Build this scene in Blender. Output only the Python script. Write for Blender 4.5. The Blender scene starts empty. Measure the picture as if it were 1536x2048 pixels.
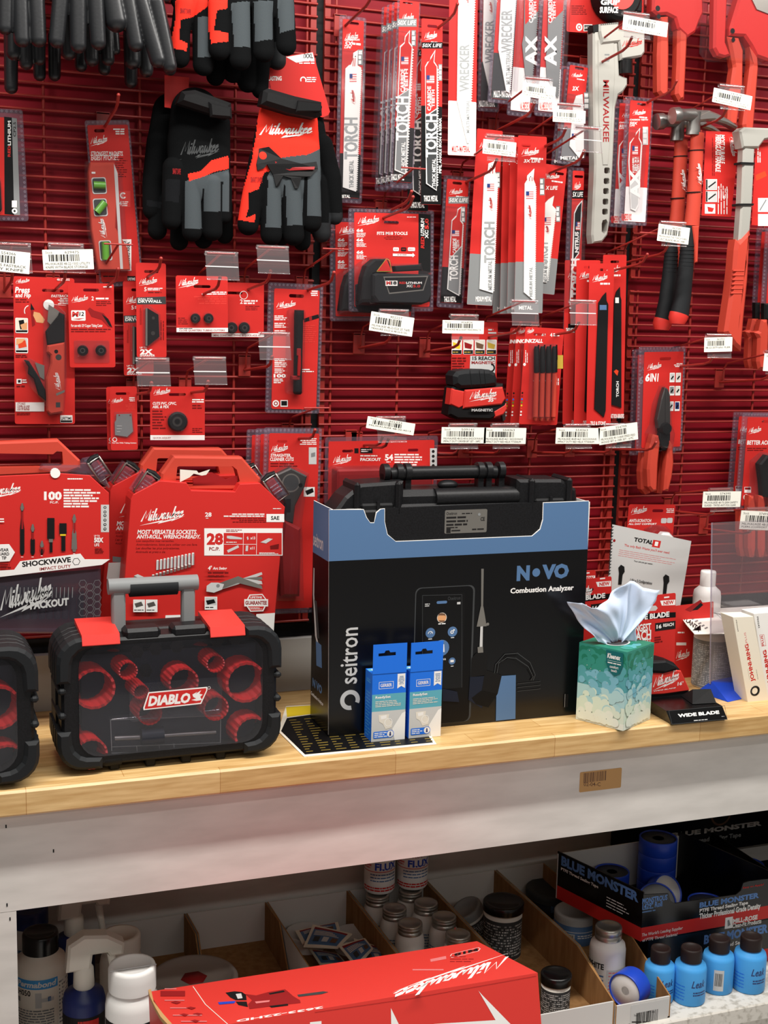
import bpy, math, random
import numpy as np
from mathutils import Vector, Matrix
from mathutils.geometry import tessellate_polygon
rnd = random.Random(7)
SC = bpy.context.scene
COL = SC.collection

# ---------------------------------------------------------------- camera, world, lights, exposure
FPX, YAW, PITCH, ROLL = 2560.0, 0.3579, 0.1518, 0.02367
CAM = Vector((0, -2.609, 1.769))
_f = Vector((math.sin(YAW)*math.cos(PITCH), math.cos(YAW)*math.cos(PITCH), -math.sin(PITCH)))
_r0 = Vector((math.cos(YAW), -math.sin(YAW), 0)); _u0 = _r0.cross(_f)
_r = _r0*math.cos(ROLL)+_u0*math.sin(ROLL); _u = _u0*math.cos(ROLL)-_r0*math.sin(ROLL)
cd = bpy.data.cameras.new('camera'); co = bpy.data.objects.new('camera', cd); COL.objects.link(co)
cd.sensor_fit = 'VERTICAL'; cd.sensor_height = 24; cd.lens = 24*FPX/2048; cd.clip_start = .05
co.matrix_world = Matrix(((_r.x,_u.x,-_f.x,CAM.x),(_r.y,_u.y,-_f.y,CAM.y),(_r.z,_u.z,-_f.z,CAM.z),(0,0,0,1)))
SC.camera = co
SC.view_settings.view_transform = 'Standard'; SC.view_settings.look = 'None'
SC.view_settings.gamma = 1; SC.view_settings.use_curve_mapping = False
SC.view_settings.exposure = -0.36
SC.cycles.transparent_max_bounces = 24
W = bpy.data.worlds.new('world'); SC.world = W; W.use_nodes = True
W.node_tree.nodes['Background'].inputs[0].default_value = (1, .95, .9, 1)
W.node_tree.nodes['Background'].inputs[1].default_value = .18
def area(name, x, y, z, sx, sy, watts, col=(1,.965,.92), tilt=0):
    l = bpy.data.lights.new(name, 'AREA'); l.shape = 'RECTANGLE'; l.size = sx; l.size_y = sy; l.energy = watts; l.color = col
    o = bpy.data.objects.new(name, l); COL.objects.link(o); o.location = (x,y,z); o.rotation_euler = (tilt,0,0)
area('added_fill_strip', 1.0, -1.02, 3.05, 3.6, .12, 140)
area('added_fill_strip', 0.8, -2.35, 3.05, 3.6, .14, 26)
area('added_fill_strip', 0.8, -4.6, 3.05, 4.0, .16, 46)  # added low-angle fill, brightens the lower shelf and upright faces

# ---------------------------------------------------------------- materials (all procedural)
def srgb(c):
    return tuple((v/255/12.92 if v <= 10 else ((v/255+.055)/1.055)**2.4) for v in c)
COLS = dict(   # sRGB albedo, roughness, metallic
 red=((198,44,40),.42,0), red2=((214,54,46),.4,0), dred=((142,26,28),.5,0), wire=((156,44,37),.4,.0), backing=((132,14,28),.6,0),
 white=((236,234,230),.5,0), paper=((240,238,228),.75,0), cream=((232,224,206),.7,0), wordgrey=((158,161,161),.5,0), ltgrey=((196,196,194),.5,0), grey=((128,130,130),.5,0),
 dgrey=((60,62,63),.55,0), blade=((222,224,224),.4,0), black=((10,10,11),.45,0), soft=((15,15,16),.6,0), rubber=((27,29,31),.6,0), blackgloss=((9,9,10),.25,0),
 darkprint=((110,14,14),.6,0), ink=((26,24,24),.6,0), silver=((176,172,164),.32,.85), steel=((150,148,144),.38,.9), gunmetal=((80,78,76),.42,.7),
 alu=((176,174,166),.5,.35), orange=((214,66,34),.5,0), handle=((190,66,50),.5,0), green=((84,138,50),.3,0), yellow=((226,196,40),.5,0), dullgold=((128,108,46),.5,0), gold=((196,164,64),.5,0),
 navy=((24,40,100),.4,0), blue=((34,112,222),.42,0), blue2=((30,70,190),.35,0), skyblue=((74,160,226),.45,0), teal=((92,166,182),.5,0), slate=((84,116,156),.55,0),
 novoblue=((80,112,150),.55,0), card=((152,112,68),.8,0), cardd=((128,92,54),.85,0), kraft=((186,146,96),.8,0), boardwhite=((206,204,200),.75,0), backboard=((158,155,150),.7,0), shaded_grey=((150,140,132),.8,0),
 skin=((220,160,110),.6,0), brown=((110,80,60),.6,0), glovegrey=((68,74,77),.85,0), gloveblack=((11,12,13),.9,0), gloveblack2=((20,21,23),.85,0),
 glovered=((226,52,38),.8,0), nitrile=((26,27,29),.33,0), holered=((200,36,36),.35,0), holedark=((76,10,14),.5,0), offwhite=((222,216,204),.55,0),
 bottle=((240,233,220),.5,0), capdark=((36,26,24),.5,0), tissue=((208,222,243),.9,0), tagpaper=((240,238,226),.8,0), monblue=((92,132,190),.5,0), navyprint=((24,30,44),.5,0),
 midgreen=((60,140,110),.6,0), flagblue=((40,60,120),.5,0), pink=((214,120,120),.5,0), clearbead=((186,180,190),.3,0))
MATS = {}
def principled(name, col, rough=.5, metal=0):
    m = bpy.data.materials.new(name); m.use_nodes = True; b = m.node_tree.nodes['Principled BSDF']
    b.inputs['Base Color'].default_value = (*col, 1); b.inputs['Roughness'].default_value = rough; b.inputs['Metallic'].default_value = metal
    b.inputs['Specular IOR Level'].default_value = .08 if name.startswith('glove') else .22 if rough >= .42 else .5
    return m, m.node_tree, b
def noise_mix(nt, b, c1, c2, scale, detail=4, stretch=None, rough_lo=None, bump=0, lo=.35, hi=.65):
    N = nt.nodes; L = nt.links
    tc = N.new('ShaderNodeTexCoord'); src = tc.outputs['Object']
    if stretch:
        mp = N.new('ShaderNodeMapping'); mp.inputs['Scale'].default_value = stretch; L.new(src, mp.inputs[0]); src = mp.outputs[0]
    n = N.new('ShaderNodeTexNoise'); n.inputs['Scale'].default_value = scale; n.inputs['Detail'].default_value = detail; L.new(src, n.inputs['Vector'])
    r = N.new('ShaderNodeValToRGB'); r.color_ramp.elements[0].position = lo; r.color_ramp.elements[1].position = hi
    r.color_ramp.elements[0].color = (*c1,1); r.color_ramp.elements[1].color = (*c2,1); L.new(n.outputs[0], r.inputs[0]); L.new(r.outputs[0], b.inputs['Base Color'])
    if bump:
        bp = N.new('ShaderNodeBump'); bp.inputs['Strength'].default_value = bump; bp.inputs['Distance'].default_value = .002
        L.new(n.outputs[0], bp.inputs['Height']); L.new(bp.outputs[0], b.inputs['Normal'])
    return r
def clear_mat(name, tint=(1,1,1), refl=.10, rough=.12, haze=.06, hazecol=(.75,.72,.78)):
    m = bpy.data.materials.new(name); m.use_nodes = True; nt = m.node_tree; N = nt.nodes; L = nt.links
    for n in list(N): N.remove(n)
    out = N.new('ShaderNodeOutputMaterial'); t = N.new('ShaderNodeBsdfTransparent'); t.inputs[0].default_value = (*tint,1)
    g = N.new('ShaderNodeBsdfGlossy'); g.inputs['Roughness'].default_value = rough
    d = N.new('ShaderNodeBsdfDiffuse'); d.inputs[0].default_value = (*hazecol,1)
    lw = N.new('ShaderNodeLayerWeight'); lw.inputs[0].default_value = .35
    mul = N.new('ShaderNodeMath'); mul.operation = 'MULTIPLY_ADD'; mul.inputs[1].default_value = .28; mul.inputs[2].default_value = refl*.4
    L.new(lw.outputs['Fresnel'], mul.inputs[0])
    m1 = N.new('ShaderNodeMixShader'); m1.inputs[0].default_value = haze; L.new(t.outputs[0], m1.inputs[1]); L.new(d.outputs[0], m1.inputs[2])
    m2 = N.new('ShaderNodeMixShader'); L.new(mul.outputs[0], m2.inputs[0]); L.new(m1.outputs[0], m2.inputs[1]); L.new(g.outputs[0], m2.inputs[2])
    L.new(m2.outputs[0], out.inputs[0]); return m
def mat(k):
    if k in MATS: return MATS[k]
    if k == 'clear': m = clear_mat('clear_plastic', (.97,.96,.97), .03, .08, .012)
    elif k == 'clear2': m = clear_mat('clear_plastic_edge', (.89,.87,.91), .08, .12, .07, (.5,.43,.56))
    elif k == 'clearbead': m = clear_mat('clear_plastic_bead', (.9,.88,.92), .12, .1, .26, (.62,.56,.66))
    elif k == 'holder': m = clear_mat('clear_label_holder', (.93,.9,.91), .16, .08, .08, (.85,.78,.8))
    elif k == 'smoke': m = clear_mat('smoky_clear_lid', (.90,.89,.91), .06, .06, .015, (.4,.4,.45))
    elif k == 'acrylic': m = clear_mat('acrylic_sheet', (.86,.84,.86), .1, .03, .07, (.7,.66,.7))
    elif k == 'wood':
        m, nt, b = principled('butcher_block_maple', (.6,.4,.2), .38); N = nt.nodes; L = nt.links
        r = noise_mix(nt, b, srgb((196,156,98)), srgb((228,194,138)), 9, 6, (1.2,9,14), lo=.3, hi=.7)
        tc = N.new('ShaderNodeTexCoord'); mp = N.new('ShaderNodeMapping'); mp.inputs['Scale'].default_value = (1,1,1); L.new(tc.outputs['Object'], mp.inputs[0])
        br = N.new('ShaderNodeTexBrick'); br.inputs['Scale'].default_value = 1; br.inputs['Brick Width'].default_value = .34; br.inputs['Row Height'].default_value = .046
        br.inputs['Mortar Size'].default_value = .0006; br.inputs['Color1'].default_value = (.86,.80,.70,1); br.inputs['Color2'].default_value = (1.0,1.0,1.0,1); br.inputs['Mortar'].default_value = (.6,.45,.3,1)
        L.new(mp.outputs[0], br.inputs['Vector'])
        mx = N.new('ShaderNodeMix'); mx.data_type = 'RGBA'; mx.blend_type = 'MULTIPLY'; mx.inputs[0].default_value = 1
        L.new(r.outputs[0], mx.inputs[6]); L.new(br.outputs[0], mx.inputs[7]); L.new(mx.outputs[2], b.inputs['Base Color'])
    elif k == 'paint':
        m, nt, b = principled('white_painted_plywood', (.7,.7,.7), .55); noise_mix(nt, b, srgb((204,200,194)), srgb((218,214,208)), 7, 8, (1,1,4), bump=.06)
    elif k == 'shelfpaint':
        m, nt, b = principled('worn_painted_shelf', (.7,.7,.7), .6); noise_mix(nt, b, srgb((176,171,160)), srgb((212,208,199)), 70, 9, lo=.34, hi=.50, bump=.15)
    elif k == 'backing':
        m, nt, b = principled('red_backing_panel', (.3,.01,.03), .55); noise_mix(nt, b, srgb((128,13,27)), srgb((140,17,33)), 5, 3)
    elif k == 'blackcase':
        m, nt, b = principled('black_textured_plastic', (.02,.02,.02), .42); noise_mix(nt, b, srgb((19,19,20)), srgb((25,25,27)), 300, 2, bump=.05)
    elif k == 'corrugated':
        m, nt, b = principled('corrugated_cardboard', (.3,.2,.1), .85); noise_mix(nt, b, srgb((140,102,62)), srgb((160,120,76)), 60, 4, (1,1,.2))
    elif k == 'tag_fake': m = principled('x', (1,1,1))[0]
    else:
        c, ro, me = COLS[k]; m, nt, b = principled(k, srgb(c), ro, me)
        if k in ('nitrile','rubber','soft'):
            n = nt.nodes.new('ShaderNodeTexNoise'); n.inputs['Scale'].default_value = 220; bp = nt.nodes.new('ShaderNodeBump'); bp.inputs['Strength'].default_value = .12; bp.inputs['Distance'].default_value = .001
            tc = nt.nodes.new('ShaderNodeTexCoord'); nt.links.new(tc.outputs['Object'], n.inputs['Vector']); nt.links.new(n.outputs[0], bp.inputs['Height']); nt.links.new(bp.outputs[0], b.inputs['Normal'])
        if k in ('gloveblack','gloveblack2','glovegrey','glovered'):
            n = nt.nodes.new('ShaderNodeTexNoise'); n.inputs['Scale'].default_value = 900; bp = nt.nodes.new('ShaderNodeBump'); bp.inputs['Strength'].default_value = .3; bp.inputs['Distance'].default_value = .001
            tc = nt.nodes.new('ShaderNodeTexCoord'); nt.links.new(tc.outputs['Object'], n.inputs['Vector']); nt.links.new(n.outputs[0], bp.inputs['Height']); nt.links.new(bp.outputs[0], b.inputs['Normal'])
    MATS[k] = m; return m

# ---------------------------------------------------------------- picture point -> place in the room
def ray(px, py): return _f*FPX + _r*(px-768) - _u*(py-1024)
def at(px, py, Y):
    D = ray(px,py); return CAM + D*((Y-CAM.y)/D.y)
def atz(px, py, z):
    D = ray(px,py); return CAM + D*((z-CAM.z)/D.z)
def atx(px, py, X):
    D = ray(px,py); return CAM + D*((X-CAM.x)/D.x)

# ---------------------------------------------------------------- mesh builder
class MB:
    def __init__(s): s.v=[]; s.f=[]; s.m=[]; s.sm=[]; s.keys=[]
    def k(s, key):
        if key not in s.keys: s.keys.append(key)
        return s.keys.index(key)
    def add(s, vs, fs, key, smooth=False, M=None):
        b = len(s.v); s.v += [tuple(M@Vector(v)) if M is not None else tuple(v) for v in vs]; i = s.k(key)
        for f in fs: s.f.append([b+j for j in f]); s.m.append(i); s.sm.append(smooth)
    def box(s, lo, hi, key, bev=0, M=None):
        x0,y0,z0 = lo; x1,y1,z1 = hi
        if not bev:
            s.add([(x0,y0,z0),(x1,y0,z0),(x1,y1,z0),(x0,y1,z0),(x0,y0,z1),(x1,y0,z1),(x1,y1,z1),(x0,y1,z1)],
                  [(0,3,2,1),(4,5,6,7),(0,1,5,4),(1,2,6,5),(2,3,7,6),(3,0,4,7)], key, False, M); return
        b = min(bev,(x1-x0)/2.01,(y1-y0)/2.01,(z1-z0)/2.01); vs=[]; idx={}
        for i,X in enumerate((x0,x1)):
            for j,Y in enumerate((y0,y1)):
                for l,Z in enumerate((z0,z1)):
                    sx,sy,sz = (1-2*i)*b,(1-2*j)*b,(1-2*l)*b
                    for a in range(3):
                        idx[i,j,l,a] = len(vs); vs.append((X+(0 if a==0 else sx), Y+(0 if a==1 else sy), Z+(0 if a==2 else sz)))
        fs=[]
        for a in range(3):
            o = [q for q in range(3) if q!=a]
            for e in (0,1):
                F=[]
                for p,q in ((0,0),(1,0),(1,1),(0,1)):
                    c=[0,0,0]; c[a]=e; c[o[0]]=p; c[o[1]]=q; F.append(idx[c[0],c[1],c[2],a])
                fs.append(F)
            for p in (0,1):
                for q in (0,1):
                    c=[0,0,0]; c[o[0]]=p; c[o[1]]=q; A=list(c); B=list(c); A[a]=0; B[a]=1
                    fs.append([idx[(*A,o[0])],idx[(*B,o[0])],idx[(*B,o[1])],idx[(*A,o[1])]])
        for i in (0,1):
            for j in (0,1):
                for l in (0,1): fs.append([idx[i,j,l,0],idx[i,j,l,1],idx[i,j,l,2]])
        s.add(vs, fs, key, False, M)
    def tube(s, path, rad, key, n=8, cap=True, M=None, flat=None, smooth=True):
        path=[Vector(p) for p in path]; k=len(path); rad = rad if isinstance(rad,(list,tuple)) else [rad]*k
        vs=[]; fs=[]; up=None
        for i,p in enumerate(path):
            t = (path[min(i+1,k-1)]-path[max(i-1,0)]).normalized()
            if up is None: up = Vector((0,0,1)) if abs(t.z)<.9 else Vector((0,1,0))
            a = t.cross(up).normalized(); b = a.cross(t).normalized(); up = b
            fa,fb = flat if flat else (1,1)
            for j in range(n):
                th=2*math.pi*j/n; vs.append(p+a*(math.cos(th)*rad[i]*fa)+b*(math.sin(th)*rad[i]*fb))
        for i in range(k-1):
            for j in range(n): fs.append((i*n+j,i*n+(j+1)%n,(i+1)*n+(j+1)%n,(i+1)*n+j))
        s.add(vs, fs, key, smooth, M)
        if cap: s.add(vs[:n], [list(range(n))[::-1]], key, False, M); s.add(vs[-n:], [list(range(n))], key, False, M)
    def lathe(s, prof, key, n=24, M=None, smooth=True, o=(0,0,0), caps=True):
        vs=[]; fs=[]; k=len(prof)
        for r,z in prof:
            for j in range(n):
                th=2*math.pi*j/n; vs.append((o[0]+r*math.cos(th),o[1]+r*math.sin(th),o[2]+z))
        for i in range(k-1):
            for j in range(n): fs.append((i*n+j,i*n+(j+1)%n,(i+1)*n+(j+1)%n,(i+1)*n+j))
        s.add(vs, fs, key, smooth, M)
        if caps:
            if prof[0][0]>1e-6: s.add(vs[:n],[list(range(n))[::-1]],key,False,M)
            if prof[-1][0]>1e-6: s.add(vs[-n:],[list(range(n))],key,False,M)
    def ball(s, c, r, key, n=10, M=None):
        R = r if isinstance(r,(tuple,list)) else (r,r,r); vs=[]; fs=[]
        for i in range(n+1):
            ph=math.pi*i/n
            for j in range(n*2): th=math.pi*j/n; vs.append((c[0]+R[0]*math.sin(ph)*math.cos(th),c[1]+R[1]*math.sin(ph)*math.sin(th),c[2]+R[2]*math.cos(ph)))
        for i in range(n):
            for j in range(n*2): fs.append((i*2*n+j,i*2*n+(j+1)%(2*n),(i+1)*2*n+(j+1)%(2*n),(i+1)*2*n+j))
        s.add(vs, fs, key, True, M)
    def mesh(s, name):
        me = bpy.data.meshes.new(name); me.from_pydata(s.v, [], s.f); me.update()
        for key in s.keys: me.materials.append(mat(key))
        me.polygons.foreach_set('material_index', s.m); me.polygons.foreach_set('use_smooth', s.sm); me.update()
        return me
    def build(s, name, parent=None):
        o = bpy.data.objects.new(name, s.mesh(name)); COL.objects.link(o)
        if parent is not None: o.parent = parent
        return o

def tag(o, label, cat, group=None, kind=None):
    if label: o['label']=label
    if cat: o['category']=cat
    if group: o['group']=group
    if kind: o['kind']=kind
    return o
def structure(o): o['kind']='structure'; return o
def thing(name, label, cat, M=None, group=None):
    o = bpy.data.objects.new(name, None); COL.objects.link(o); o.empty_display_size=.02
    if M is not None: o.matrix_world = M if isinstance(M, Matrix) else Matrix.Translation(M)
    tag(o, label, cat, group); o['_'] = 0; del o['_']
    return o
def dup(root, M, label, group=None):
    r = root.copy(); COL.objects.link(r); r.matrix_world = M; r['label']=label
    if group: r['group']=group
    for ch in root.children:
        c = ch.copy(); COL.objects.link(c); c.parent = r
        for g in ch.children:
            d = g.copy(); COL.objects.link(d); d.parent = c
    return r

# ---------------------------------------------------------------- lettering
_tc = {}
def textmesh(s, bold, sh):
    key=(s,bold,sh)
    if key not in _tc:
        c = bpy.data.curves.new('t','FONT'); c.body=s; c.resolution_u=2; c.offset=bold; c.shear=sh
        o = bpy.data.objects.new('t', c); me = o.to_mesh()
        vs = np.array([v.co[:2] for v in me.vertices] or [(0,0)]); fs=[list(p.vertices) for p in me.polygons]; o.to_mesh_clear()
        bpy.data.objects.remove(o); bpy.data.curves.remove(c)
        lo=vs.min(0); hi=vs.max(0); vs=(vs-lo)/np.maximum(hi-lo,1e-6); _tc[key]=(vs,fs)
    return _tc[key]
def ribbon(pts, w):
    P=[np.array(p,float) for p in pts]; P=[p for k,p in enumerate(P) if k==0 or np.hypot(*(p-P[k-1]))>1e-6]; vs=[]; fs=[]; n=len(P)
    if n<2: return [],[]
    T=[(P[k+1]-P[k])/np.hypot(*(P[k+1]-P[k])) for k in range(n-1)]; N=[np.array([-t[1],t[0]]) for t in T]
    for k in range(n):
        if k==0: p=P[0]-T[0]*w*.3; m=N[0]
        elif k==n-1: p=P[k]+T[-1]*w*.3; m=N[-1]
        else: p=P[k]; m=N[k-1]+N[k]; q=np.dot(m,N[k]); m=m/max(q,.45)
        vs+=[p-m*w/2,p+m*w/2]
    return vs,[[2*k,2*k+2,2*k+3,2*k+1] for k in range(n-1)]
_MS = [[(.0,.0),(.045,.31),(.085,.07),(.15,.33),(.16,.02),(.185,0)],[(.205,.17),(.195,.03),(.215,0),(.24,.05)],[(.212,.235),(.214,.26)],
 [(.275,.34),(.255,.04),(.275,0),(.30,.05)],[(.31,.17),(.31,.03),(.335,0),(.37,.06),(.375,.16),(.375,.03),(.40,0),(.435,.08),(.44,.17)],
 [(.53,.15),(.495,.17),(.467,.10),(.472,.02),(.495,0),(.53,.08),(.54,.17),(.53,.03),(.55,0),(.57,.04)],[(.585,.17),(.58,.03),(.60,0),(.64,.08),(.648,.17),(.648,.03),(.665,0),(.69,.05)],
 [(.715,.34),(.70,0)],[(.705,.07),(.745,.17),(.76,.14),(.72,.09),(.76,.0),(.785,.03)],
 [(.79,.08),(.84,.12),(.83,.17),(.803,.16),(.788,.07),(.803,.0),(.835,.01),(.86,.05)],[(.875,.08),(.925,.12),(.915,.17),(.888,.16),(.873,.07),(.888,.0),(.92,.01),(.955,.06)]]
def _logo():
    V=[]; F=[]
    for st in _MS:
        v,f=ribbon(st,.036); q=len(V); V+=v; F+=[[q+i for i in g] for g in f]
    bolt=[(-.02,-.13),(.52,-.035),(.48,-.075),(.82,-.02),(.76,-.06),(1.0,.01),(.70,-.115),(.74,-.08),(.40,-.14),(.45,-.095)]
    q=len(V); V+=[np.array(b) for b in bolt]; F.append([q+i for i in range(10)])
    V=np.array(V); V[:,0]+=V[:,1]*.22; V[:,1]+=V[:,0]*.16
    lo=V.min(0); hi=V.max(0); return (V-lo)/(hi-lo), F
LOGO=_logo()

# ---------------------------------------------------------------- drawing and modelling on a flat face
def area2(p): return sum(p[i][0]*p[(i+1)%len(p)][1]-p[(i+1)%len(p)][0]*p[i][1] for i in range(len(p)))
def inset(p, a):
    n=len(p); o=[]
    for i in range(n):
        A=np.array(p[i-1]); B=np.array(p[i]); C=np.array(p[(i+1)%n]); d1=B-A; d2=C-B
        d1=d1/(np.hypot(*d1)+1e-12); d2=d2/(np.hypot(*d2)+1e-12); n1=np.array([-d1[1],d1[0]]); n2=np.array([-d2[1],d2[0]]); m=n1+n2
        m=m/max(1e-6,np.dot(m,n1)) if np.dot(m,n1)>.3 else n1; o.append(tuple(B+m*a))
    return o
class Art:
    """A flat face of a thing: points are read in a crop of the picture, or as fractions of the face (crop None)."""
    def __init__(s, M, w=1, h=1, O=(0,0,0), ex=(1,0,0), ez=(0,0,1), crop=None, center=True):
        s.M=M; s.O=Vector(O); s.ex=Vector(ex).normalized(); s.ez=Vector(ez).normalized(); s.n=s.ex.cross(s.ez); s.w=w; s.h=h; s.cr=crop; s.x0=-w/2 if center else 0
        Mi=M.inverted(); s.c=Mi@CAM-s.O; s.R=Mi.to_3x3(); s.d=0; s.mb=MB(); s.aff=True; s.st=.00004
    def crop(s,*c): s.cr=c if c else None; return s
    def q(s, p):
        if s.cr is None: return (s.x0+p[0]*s.w, (1-p[1])*s.h)
        D=s.R@ray(s.cr[0]+p[0]/s.cr[2], s.cr[1]+p[1]/s.cr[2]); t=(s.d-s.c.dot(s.n))/D.dot(s.n); P=s.c+D*t
        return (P.dot(s.ex),P.dot(s.ez))
    def W(s, a, d): return s.O+s.ex*a[0]+s.ez*a[1]+s.n*d
    def flat(s, pts2, fs, key): s.d+=s.st; s.mb.add([s.W(p,s.d) for p in pts2], fs, key)
    def poly(s, pts, key): P=[s.q(p) for p in pts]; s.flat(P,[list(range(len(P)))],key)
    def box2(s, x0,y0,x1,y1):
        A=s.q((x0,y0)); B=s.q((x1,y1)); return min(A[0],B[0]),min(A[1],B[1]),max(A[0],B[0]),max(A[1],B[1])
    def mp(s, x0,y0,x1,y1):
        if s.aff and s.cr is not None: A,B,C=(np.array(s.q(p)) for p in ((x0,y1),(x1,y1),(x0,y0))); return lambda u,v: tuple(A+(B-A)*u+(C-A)*v)
        a,b,c,d=s.box2(x0,y0,x1,y1); return lambda u,v:(a+(c-a)*u,b+(d-b)*v)
    def rect(s, x0,y0,x1,y1, key, r=0):
        if s.aff and s.cr is not None and not r: s.poly([(x0,y1),(x1,y1),(x1,y0),(x0,y0)],key); return
        a,b,c,d=s.box2(x0,y0,x1,y1); P=rr2(a,b,c,d,r); s.flat(P,[list(range(len(P)))],key)
    def disc(s, x,y,r, key, n=20, sq=1):
        a=s.q((x,y)); b=s.q((x+r,y)); R=math.hypot(b[0]-a[0],b[1]-a[1]); s.flat([(a[0]+R*math.cos(6.2832*i/n),a[1]+R*sq*math.sin(6.2832*i/n)) for i in range(n)],[list(range(n))],key)
    def ring(s, x,y,r,r2, key, n=24, a0=0, a1=6.2832):
        a=s.q((x,y)); b=s.q((x+r,y)); R=math.hypot(b[0]-a[0],b[1]-a[1]); k=r2/r; P=[]
        for i in range(n+1):
            t=a0+(a1-a0)*i/n; P+=[(a[0]+R*math.cos(t),a[1]+R*math.sin(t)),(a[0]+R*k*math.cos(t),a[1]+R*k*math.sin(t))]
        s.flat(P,[(2*i,2*i+2,2*i+3,2*i+1) for i in range(n)],key)
    def line(s, pts, w, key):
        P=[s.q(p) for p in pts]; v,f=ribbon(P,w); s.flat([tuple(x) for x in v],f,key)
    def glyphs(s, vf, x0,y0,x1,y1, key, rot=0):
        v,f=vf; g=s.mp(x0,y0,x1,y1)
        if rot==90: v=np.stack([1-v[:,1],v[:,0]],1)
        elif rot==-90: v=np.stack([v[:,1],1-v[:,0]],1)
        elif rot==180: v=1-v
        s.flat([g(*p) for p in v], f, key)
    def text(s, t, x0,y0,x1,y1, key='white', bold=.015, sh=0, rot=0): s.glyphs(textmesh(t,bold,sh),x0,y0,x1,y1,key,rot)
    def logo(s, x0,y0,x1,y1, key='white', rot=0): s.glyphs(LOGO,x0,y0,x1,y1,key,rot)
    def rows(s, x0,y0,x1,y1,n, key='white', fill=.5, al=0, rot=0):
        g=s.mp(x0,y0,x1,y1); P=[]; F=[]; k0,k1=g(0,0),g(1,1); a,b,c,d=0,0,abs(k1[0]-k0[0]),abs(k1[1]-k0[1]); cw,ch=max(c,1e-6),max(d,1e-6)
        if rot: a,b,c,d=b,a,d,c
        for i in range(n):
            hh=(d-b)/n; y=d-(i+.5)*hh; x=a; end=a+(c-a)*rnd.uniform(.62,1); off=(c-end) if al==2 else (c-end)/2 if al==1 else 0
            while x<end-1e-5:
                l=min(end-x, hh*rnd.uniform(1.2,4)); q=len(P); Q=[(x+off,y-hh*fill/2),(x+off+l,y-hh*fill/2),(x+off+l,y+hh*fill/2),(x+off,y+hh*fill/2)]
                P+= [g(t[1]/cw,t[0]/ch) if rot else g(t[0]/cw,t[1]/ch) for t in Q]; F.append([q,q+1,q+2,q+3]); x+=l+hh*.35
        s.flat(P,F,key)
    def bars(s, x0,y0,x1,y1, key='ink'):
        a,b,c,d=s.box2(x0,y0,x1,y1); P=[]; F=[]; x=a; u=(c-a)/60
        while x<c:
            l=u*rnd.choice((1,1,2,3)); q=len(P); P+=[(x,b),(min(x+l,c),b),(min(x+l,c),d),(x,d)]; F.append([q,q+1,q+2,q+3]); x+=l+u*rnd.choice((1,1,2,2))
        s.flat(P,F,key)
    def flag(s, x0,y0,x1,y1):
        s.rect(x0,y0,x1,y1,'white')
        for i in range(4): s.rect(x0,y0+(y1-y0)*(2*i)/7,x1,y0+(y1-y0)*(2*i+1)/7,'pink')
        s.rect(x0,y0,x0+(x1-x0)*.42,y0+(y1-y0)*.55,'flagblue')
    def loc(s, pts): return [s.q(p) for p in pts]
    def rr(s, x0,y0,x1,y1,r): return rr2(*s.box2(x0,y0,x1,y1), r)
    def slab2(s, P, d0, d1, key, bev=0, hole=None, front=None, smooth=False):
        P=[tuple(p) for p in P]
        if area2(P)<0: P=P[::-1]
        n=len(P); fk=front or key; holes=hole or []
        holes=[h if area2(h)<0 else h[::-1] for h in holes]
        F1=inset(P,bev) if bev else P
        loops=[F1]+holes
        if holes:
            tris=tessellate_polygon([[Vector((x,y,0)) for x,y in L] for L in loops]); fl=[v for L in loops for v in L]
            s.mb.add([s.W(p,d1) for p in fl],[tuple(t) for t in tris],fk); s.mb.add([s.W(p,d0) for p in fl],[tuple(t) for t in tris],key)
            for h in holes:
                m=len(h); s.mb.add([s.W(p,d0) for p in h]+[s.W(p,d1) for p in h],[(i,(i+1)%m,m+(i+1)%m,m+i) for i in range(m)],key)
        else:
            s.mb.add([s.W(p,d1) for p in F1],[list(range(n))],fk); s.mb.add([s.W(p,d0) for p in P],[list(range(n))[::-1]],key)
        if bev:
            s.mb.add([s.W(p,d0) for p in P]+[s.W(p,d1-bev) for p in P]+[s.W(p,d1) for p in F1],
              [(i,(i+1)%n,n+(i+1)%n,n+i) for i in range(n)]+[(n+i,n+(i+1)%n,2*n+(i+1)%n,2*n+i) for i in range(n)],key,smooth)
        else: s.mb.add([s.W(p,d0) for p in P]+[s.W(p,d1) for p in P],[(i,(i+1)%n,n+(i+1)%n,n+i) for i in range(n)],key)
        s.d=d1
    def slab(s, pts, d0, d1, key, bev=0, hole=None, front=None): s.d=d1; s.slab2(s.loc(pts),d0,d1,key,bev,hole,front)
    def rslab(s, x0,y0,x1,y1, d0,d1,key,r=.003,bev=0,hole=None,front=None): s.d=d1; s.slab2(s.rr(x0,y0,x1,y1,r),d0,d1,key,bev,hole,front)
    def tube(s, pts, d, rad, key, n=8, flat=None):
        dd=d if isinstance(d,(list,tuple)) else [d]*len(pts); s.mb.tube([s.W(s.q(p),e) for p,e in zip(pts,dd)],rad,key,n,flat=flat)
    def dome(s, x,y,r,d0,h,key,n=20):
        a=s.q((x,y)); b=s.q((x+r,y)); R=math.hypot(b[0]-a[0],b[1]-a[1]); prof=[(R,0),(R,h*.6),(R*.82,h),(R*.4,h)]; vs=[]; fs=[]
        for rr_,z in prof:
            for j in range(n): vs.append(s.W((a[0]+rr_*math.cos(6.2832*j/n),a[1]+rr_*math.sin(6.2832*j/n)),d0+z))
        for i in range(3):
            for j in range(n): fs.append((i*n+j,i*n+(j+1)%n,(i+1)*n+(j+1)%n,(i+1)*n+j))
        s.mb.add(vs,fs,key,False); s.mb.add(vs[-n:],[list(range(n))],key); s.d=d0+h
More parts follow.
